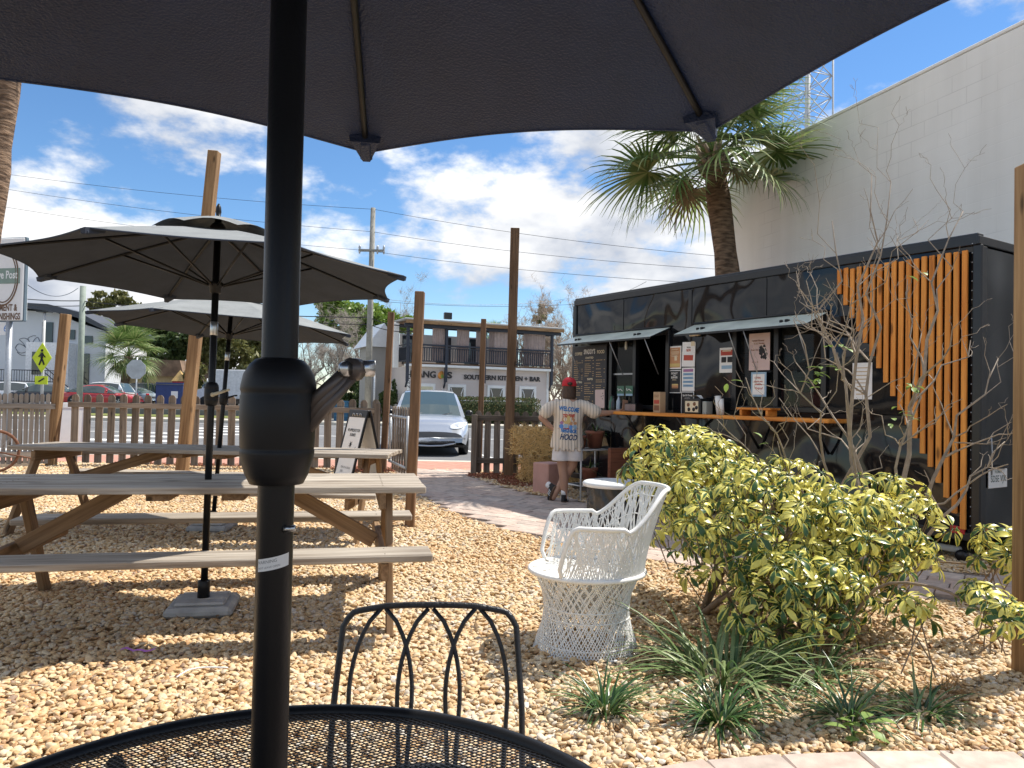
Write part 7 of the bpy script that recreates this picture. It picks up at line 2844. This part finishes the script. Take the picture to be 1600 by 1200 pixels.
MB().prism([(.40 * math.cos(R(22.5 + 45 * i)), .40 * math.sin(R(22.5 + 45 * i))) for i in range(8)], -.01, .01, M=T(0, -.05, 2.28) @ Matrix.Rotation(R(90), 4, 'X')).build('plate', flat('sign_back', (.40, .42, .43), rough=.45, metal=.3), ss_)
MB().box((0, -.072, 2.28), (.78, .012, .03)).build('brace', GALV, ss_)
# store sign board: only its end reaches into view
p = at(38, 505, 20.5)
sb = empty('store_sign', (p.x, 20.5, -.15), R(-14), 'tall white store sign with green oval emblem and brown lettering', 'sign')
SW, S0, S1 = 1.0, p.z + .22, at(38, 372, 20.5).z + .15
MB().box((-SW / 2, 0, (S0 + S1) / 2), (SW, .18, S1 - S0), ch=.02).build('board', WHITE_PAPER, sb)
MB().box((-SW / 2, .0, (S0 + S1) / 2), (SW + .05, .12, S1 - S0 + .05), ch=.02).build('edge', flat('slate_edge', (.10, .14, .17), rough=.5), sb)
for x in (-SW * .5,):
    MB().tube([(x, .0, 0), (x, .0, S0)], .08, 10).build('post', GALV, sb)
zc = at(0, 430, 20.5).z
FB = lambda x, z, y=-.096: Matrix.Translation((x, y, z + .12)) @ Matrix.Rotation(R(90), 4, 'X')
BRN = colour('sign_brown', (.16, .09, .05))
GRN = colour('sign_green', (.22, .30, .25))
ov = MB()
for rx, rz_, th in ((.50, .78, .022), (.43, .70, .016)):
    ov.tube([(-.66 + rx * math.cos(2 * math.pi * i / 60), -.094, zc + .12 + rz_ * math.sin(2 * math.pi * i / 60)) for i in range(60)], th, 5, closed=True)
ov.build('oval', BRN, sb)
MB().box((-.62, -.094, zc + .14), (1.04, .02, .42), ch=.004).build('green_band', GRN, sb)
text('ge Post', .30, WHITE, sb, FB(-.50, zc + .04, -.107), width=.66, bold=.006)
text('MENT &', .25, BRN, sb, FB(-.46, S0 + .22), width=.60, bold=.008)
text('NISHINGS', .25, BRN, sb, FB(-.40, S0 - .02), width=.70, bold=.008)
hb = MB().box((-SW + .28, -.02, S0 - .22), (.5, .05, .34)).build('number_board', WHITE_PAPER, sb)
text('6', .26, C_BLUE, hb, Matrix.Translation((-SW + .42, -.048, S0 - .22)) @ Matrix.Rotation(R(90), 4, 'X'))

M_POLE = flat('grey_utility_pole', (.26, .25, .22), rough=.9, var=.2, scale=4)
p = at(125, 600, 40)
up1 = street_pole('utility_pole', (p.x, 40, -.15), at(125, 447, 40).z + .15, .15, flat('greenish_pole', (.24, .28, .24), rough=.8), 'plain greenish utility pole in front of the white store', 'pole')
q = at(583, 325, 38)
p = at(574, 640, 38)
up2 = empty('utility_pole', (p.x, 38, -.15), 0, 'tall grey utility pole with cross arm left of the restaurant', 'pole')
top = Vector((q.x - p.x, 0, q.z + .15))
MB().tube([(0, 0, 0), top * .5, top], [.17, .15, .12], 12).build('pole', M_POLE, up2)
ca = top * ((at(580, 392, 38).z + .15) / top.z)
MB().box((ca.x, -.1, ca.z), (1.3, .1, .12), ch=.01).build('cross_arm', M_POLE, up2)
for dx in (-.6, .3, .62):
    MB().lathe([(.03, -.22), (.06, -.1), (.04, 0), (.07, .08), (.04, .2), (.0001, .24)], 10, M=T(ca.x + dx, -.1, ca.z + .05)).build('insulator', GALV, up2)
MB().tube([(.35, -.12, 0), (.33, -.14, 3.2)], .05, 8).build('cable_pipe', GALV, up2)


def wire(pts3, label, sag=.25, r_=.011, m=None):
    pts = []
    for i in range(len(pts3) - 1):
        a, b = Vector(pts3[i]), Vector(pts3[i + 1])
        n = 14
        for k in range(n + (1 if i == len(pts3) - 2 else 0)):
            t = k / n
            pts.append(a.lerp(b, t) - Vector((0, 0, sag * 4 * t * (1 - t))))
    o = MB().tube(pts, r_, 4).build('power_line', m or M_TRIM)
    return tag(o, label, 'power line', 'power lines over the street')


wire([at(-60, 262, 40), at(584, 327, 38), at(1180, 405, 33)], 'topmost thin power line passing over the utility pole')
wire([at(-60, 284, 40), at(581, 362, 38), at(1180, 424, 33)], 'second power line just below the topmost one')
wire([at(-60, 312, 40), at(578, 392, 38), at(1180, 446, 33)], 'third power line tied to the pole cross arm')
wire([at(-60, 452, 44), at(125, 470, 40), at(577, 496, 38), at(660, 508, 37)], 'thick lower cable running from pole to pole', .2, .03)
wire([at(-60, 462, 44), at(125, 478, 40), at(577, 507, 38), at(660, 516, 37)], 'lowest thick cable running from pole to pole', .2, .025)
wire([at(560, 462, 38), at(880, 468, 46)], 'slack thin line crossing above the restaurant roof', .4)
wire([at(585, 470, 38), at(905, 475, 40), at(1010, 440, 36)], 'thin line running from the pole toward the palm', .2)
wire([at(38, 441, 30), at(122, 450, 40)], 'drooping line between the store sign and the greenish pole', .5, .016)

# lattice mast behind the white building
p = at(1262, 160, 75)
lm_ = empty('lattice_mast', (p.x, 75, -.1), R(20), 'pale steel lattice mast far behind the palm', 'mast')
mb = MB()
hw_ = 1.55
zs = [12 + 2.2 * i for i in range(16)]
cor = [(-hw_, -hw_), (hw_, -hw_), (hw_, hw_), (-hw_, hw_)]
for c_ in cor:
    mb.tube([(c_[0] * 1.2, c_[1] * 1.2, 0), (c_[0], c_[1], 46)], .10, 5)
for i in range(len(zs) - 1):
    for j in range(4):
        a, b = cor[j], cor[(j + 1) % 4]
        mb.tube([(a[0], a[1], zs[i]), (b[0], b[1], zs[i + 1])], .05, 4)
        mb.tube([(b[0], b[1], zs[i]), (a[0], a[1], zs[i + 1])], .05, 4)
        mb.tube([(a[0], a[1], zs[i]), (b[0], b[1], zs[i])], .05, 4)
mb.tube([(.3, .3, 0), (.3, .3, 46)], .16, 6)
mb.build('lattice', flat('pale_steel', (.50, .52, .54), rough=.5), lm_)

# ================================================================== trees beyond the street
M_BARK = flat('tree_bark', (.16, .12, .09), rough=.95, var=.3, scale=5)


def tree(name, label, loc, h, crown, n, size, mat, seed, trunk_r=.18, group='trees beyond the street'):
    rnd = random.Random(seed)
    t = empty(name, loc, 0, label, 'tree', group)
    tk = MB()
    tk.tube([(0, 0, 0), (rnd.uniform(-.2, .2), 0, h * .4), (rnd.uniform(-.3, .3), 0, h * .75)], [trunk_r, trunk_r * .75, trunk_r * .35], 8)
    lv = MB()
    for c, r_ in crown:
        tk.tube([(0, 0, h * .35), ((c[0]) * .5, c[1] * .5, (h * .35 + c[2]) / 2 + .2), c], [trunk_r * .5, trunk_r * .3, .03], 5)
        m = max(8, int(r_[0] * r_[2] * 5))
        for _ in range(m):
            d = Vector((rnd.gauss(0, 1), rnd.gauss(0, 1), rnd.gauss(0, 1))).normalized()
            cc = Vector(c) + Vector((d.x * r_[0], d.y * r_[1], d.z * r_[2])) * rnd.uniform(.45, 1)
            s = rnd.uniform(.34, .58)
            leaf_cloud(lv, cc, (r_[0] * s, r_[1] * s, r_[2] * s * .8), int(2.0 * n / len(crown) / m), size, rnd, .1)
    tk.build('trunk', M_BARK, t)
    lv.build('crown', mat, t)
    return t


G_DEEP = leafy('deep_green_leaf', [(.035, .065, .018), (.06, .10, .025), (.10, .13, .04)], trans=.25)
G_SPRING = leafy('spring_green_leaf', [(.13, .22, .035), (.20, .31, .05), (.28, .36, .08)], trans=.35)
G_OLIVE = leafy('olive_leaf', [(.10, .11, .03), (.16, .16, .05), (.22, .20, .07)], trans=.25)


def at_ground(px_, d_):
    p = at(px_, 600, d_)
    return (p.x, d_, -.15)


def crown_at(px_, d_, blobs):
    """blobs given as (px, py, rx px, rz px) at distance d_, returned relative to the trunk foot"""
    g_ = at_ground(px_, d_)
    out = []
    kx = d_ / FPX
    for x, y, rx, rz_ in blobs:
        p = at(x, y, d_)
        out.append(((p.x - g_[0], rng.uniform(-1, 1), p.z + .15), (rx * kx, rx * kx * .8, rz_ * kx)))
    return out


tree('leafy_tree', 'dark broadleaf tree behind the beige shed', at_ground(262, 78), 6, crown_at(262, 78, [(225, 530, 34, 26), (262, 545, 36, 28), (295, 530, 28, 26), (250, 510, 30, 18)]), 4200, .30, G_DEEP, 1)
tree('leafy_tree', 'olive tree between the two umbrella poles', at_ground(350, 74), 6, crown_at(350, 74, [(330, 555, 34, 32), (375, 560, 36, 34), (405, 545, 28, 34), (350, 525, 34, 20)]), 4500, .28, G_OLIVE, 2)
tree('leafy_tree', 'bushy olive tree close behind the black pickup', at_ground(325, 66), 4, crown_at(325, 66, [(310, 585, 16, 22), (392, 590, 18, 16)]), 1500, .22, G_OLIVE, 12)
tree('leafy_tree', 'thin grey green tree behind the white store roof', at_ground(178, 80), 11, crown_at(178, 80, [(160, 475, 24, 16), (190, 468, 24, 14), (215, 490, 30, 18), (180, 495, 32, 18)]), 2600, .26, G_OLIVE, 3)
tree('leafy_tree', 'bright spring green tree above the bare thicket', at_ground(565, 72), 12, crown_at(565, 72, [(532, 492, 32, 28), (566, 500, 32, 24), (545, 525, 42, 20), (528, 468, 16, 12)]), 6500, .24, G_SPRING, 4)
tree('leafy_tree', 'yellow green tree left of the restaurant roof', at_ground(615, 75), 11, crown_at(615, 75, [(603, 503, 30, 22), (634, 508, 20, 16), (590, 525, 28, 18)]), 4200, .24, G_SPRING, 5)
tree('leafy_tree', 'low dark evergreen beside the grey utility pole', at_ground(560, 47), 2.2, crown_at(560, 47, [(552, 612, 22, 26), (575, 625, 24, 26), (598, 615, 20, 36), (622, 610, 18, 34)]), 3600, .16, G_DEEP, 6)
tree('leafy_tree', 'dark shrub against the restaurant corner', at_ground(632, 41.5), 2.2, crown_at(632, 41.5, [(628, 610, 16, 28), (610, 630, 14, 24)]), 1800, .12, G_DEEP, 16)
tree('leafy_tree', 'green tree showing past the right end of the deck', at_ground(846, 56), 5, crown_at(846, 56, [(846, 540, 9, 16)]), 500, .2, G_SPRING, 17)


def bare_tree(label, loc, h, spread, n, seed, mat, r0=.12, up=.5):
    rnd = random.Random(seed)
    t = empty('bare_tree', loc, 0, label, 'tree', 'leafless trees beyond the street')
    mb = MB()
    for _ in range(n):
        a = rnd.uniform(0, 6.28)
        s = rnd.uniform(.15, 1)
        base = Vector((spread * .45 * s * math.cos(a), .8 * math.sin(a), 0))
        tip_ = Vector((base.x + rnd.uniform(-.30, .30) * spread, base.y + rnd.uniform(-1, 1), h * rnd.uniform(.6, 1.05)))
        branch(mb, jag(base, tip_, 6, .05, rnd), r0 * rnd.uniform(.5, 1), .02, 0, rnd, [], up, 1.15)
    mb.build('branches', mat, t)
    # a haze of fine twigs
    tw = MB()
    src = [Vector(v) for v in mb.v[::9] if v[2] > h * .12]
    for v in src[:14000]:
        d = Vector((rnd.gauss(0, 1), rnd.gauss(0, .6), rnd.gauss(.5, .8))).normalized() * rnd.uniform(.2, .6) * h / 6
        s_ = d.orthogonal().normalized() * .010
        tw.add([v - s_, v + s_, v + d], [(0, 1, 2)])
    tag(tw.build('twigs', mat, t), kind='stuff')
    return t


M_BARE = flat('bare_branch', (.34, .265, .205), rough=.9, var=.3, scale=3)
M_BARE2 = flat('bare_branch_grey', (.30, .26, .22), rough=.9, var=.3, scale=3)
bare_tree('pale bare thicket between the umbrellas and the restaurant', at_ground(520, 52), 5.6, 6.5, 16, 31, M_BARE2)
bare_tree('brown bare thicket right of the restaurant deck', at_ground(868, 47), 6.2, 4.6, 22, 32, M_BARE)
bare_tree('bare thicket showing low between pole and restaurant', at_ground(600, 49), 4.4, 2.8, 9, 33, M_BARE2)
bare_tree('thin bare tree over the green crown', at_ground(625, 80), 11.5, 3.0, 3, 34, M_BARE2)
tree('leafy_tree', 'golden leaved treetop above the brown thicket', at_ground(858, 62), 7, crown_at(858, 62, [(852, 487, 10, 14), (846, 500, 12, 8)]), 500, .16, G_OLIVE, 18)

p = at_ground(188, 60)
palm((p[0], 60, -.15), [(0, 0, 0), (.3, 0, 1.8), (.6, 0, 4.2)], .34, .30, 'shaggy palm beside the white store', 26, 2.0, 41, boots=10, dry_n=14)
p = at_ground(768, 64)
palm((p[0], 64, -.15), [(0, 0, 0), (0, 0, 3.5), (.1, 0, 6.7)], .22, .2, 'small palm crown peeking over the restaurant roof', 22, .95, 42, boots=6, dry_n=2)

# old spoked wheel by the side fence
M_RUST = flat('rusty_iron', (.15, .065, .035), rough=.85, var=.4, scale=30)
rw = empty('rusty_wheel', (at(-8, 700, 11.2).x, 11.2, 0), R(35), 'rusty spoked wheel leaning by the silvery side fence', 'wheel')
zc_ = .33
MB().tube([(.30 * math.cos(2 * math.pi * i / 40), 0, zc_ + .30 * math.sin(2 * math.pi * i / 40)) for i in range(40)], .022, 8, closed=True).build('rim', M_RUST, rw)
MB().tube([(0, -.05, zc_), (0, .05, zc_)], .03, 10).build('hub', M_RUST, rw)
for i in range(16):
    a = 2 * math.pi * i / 16
    MB().tube([(0, .03 * (-1) ** i, zc_), (.29 * math.cos(a), 0, zc_ + .29 * math.sin(a))], .003, 5).build('spoke', GALV, rw)
MB().tube([(0, -.06, zc_), (.45, -.06, .22), (.47, -.06, .01)], .013, 6).build('stand_bar', M_RUST, rw)

# litter in the gravel: a strip of purple ribbon and a white twist of string
rbn = MB()
p = Vector((-1.83, 3.60, .02))
rows = [[p + Vector((.004 * i * 5, .012 * math.sin(i), .006 + .006 * math.sin(i * 1.7))) + Vector((0, .012 * j, .004 * j)) for i in range(9)] for j in range(2)]
rbn.grid(rows)
tag(rbn.build('ribbon', flat('purple_ribbon', (.50, .18, .55), rough=.5)), 'scrap of purple ribbon lying in the gravel', 'ribbon')
tag(MB().tube(smooth_poly([(-1.42, 3.28, .024), (-1.40, 3.36, .028), (-1.34, 3.40, .026), (-1.24, 3.39, .03)], 4), .0035, 5).build('string', WHITE), 'white twist of string lying in the gravel', 'string')
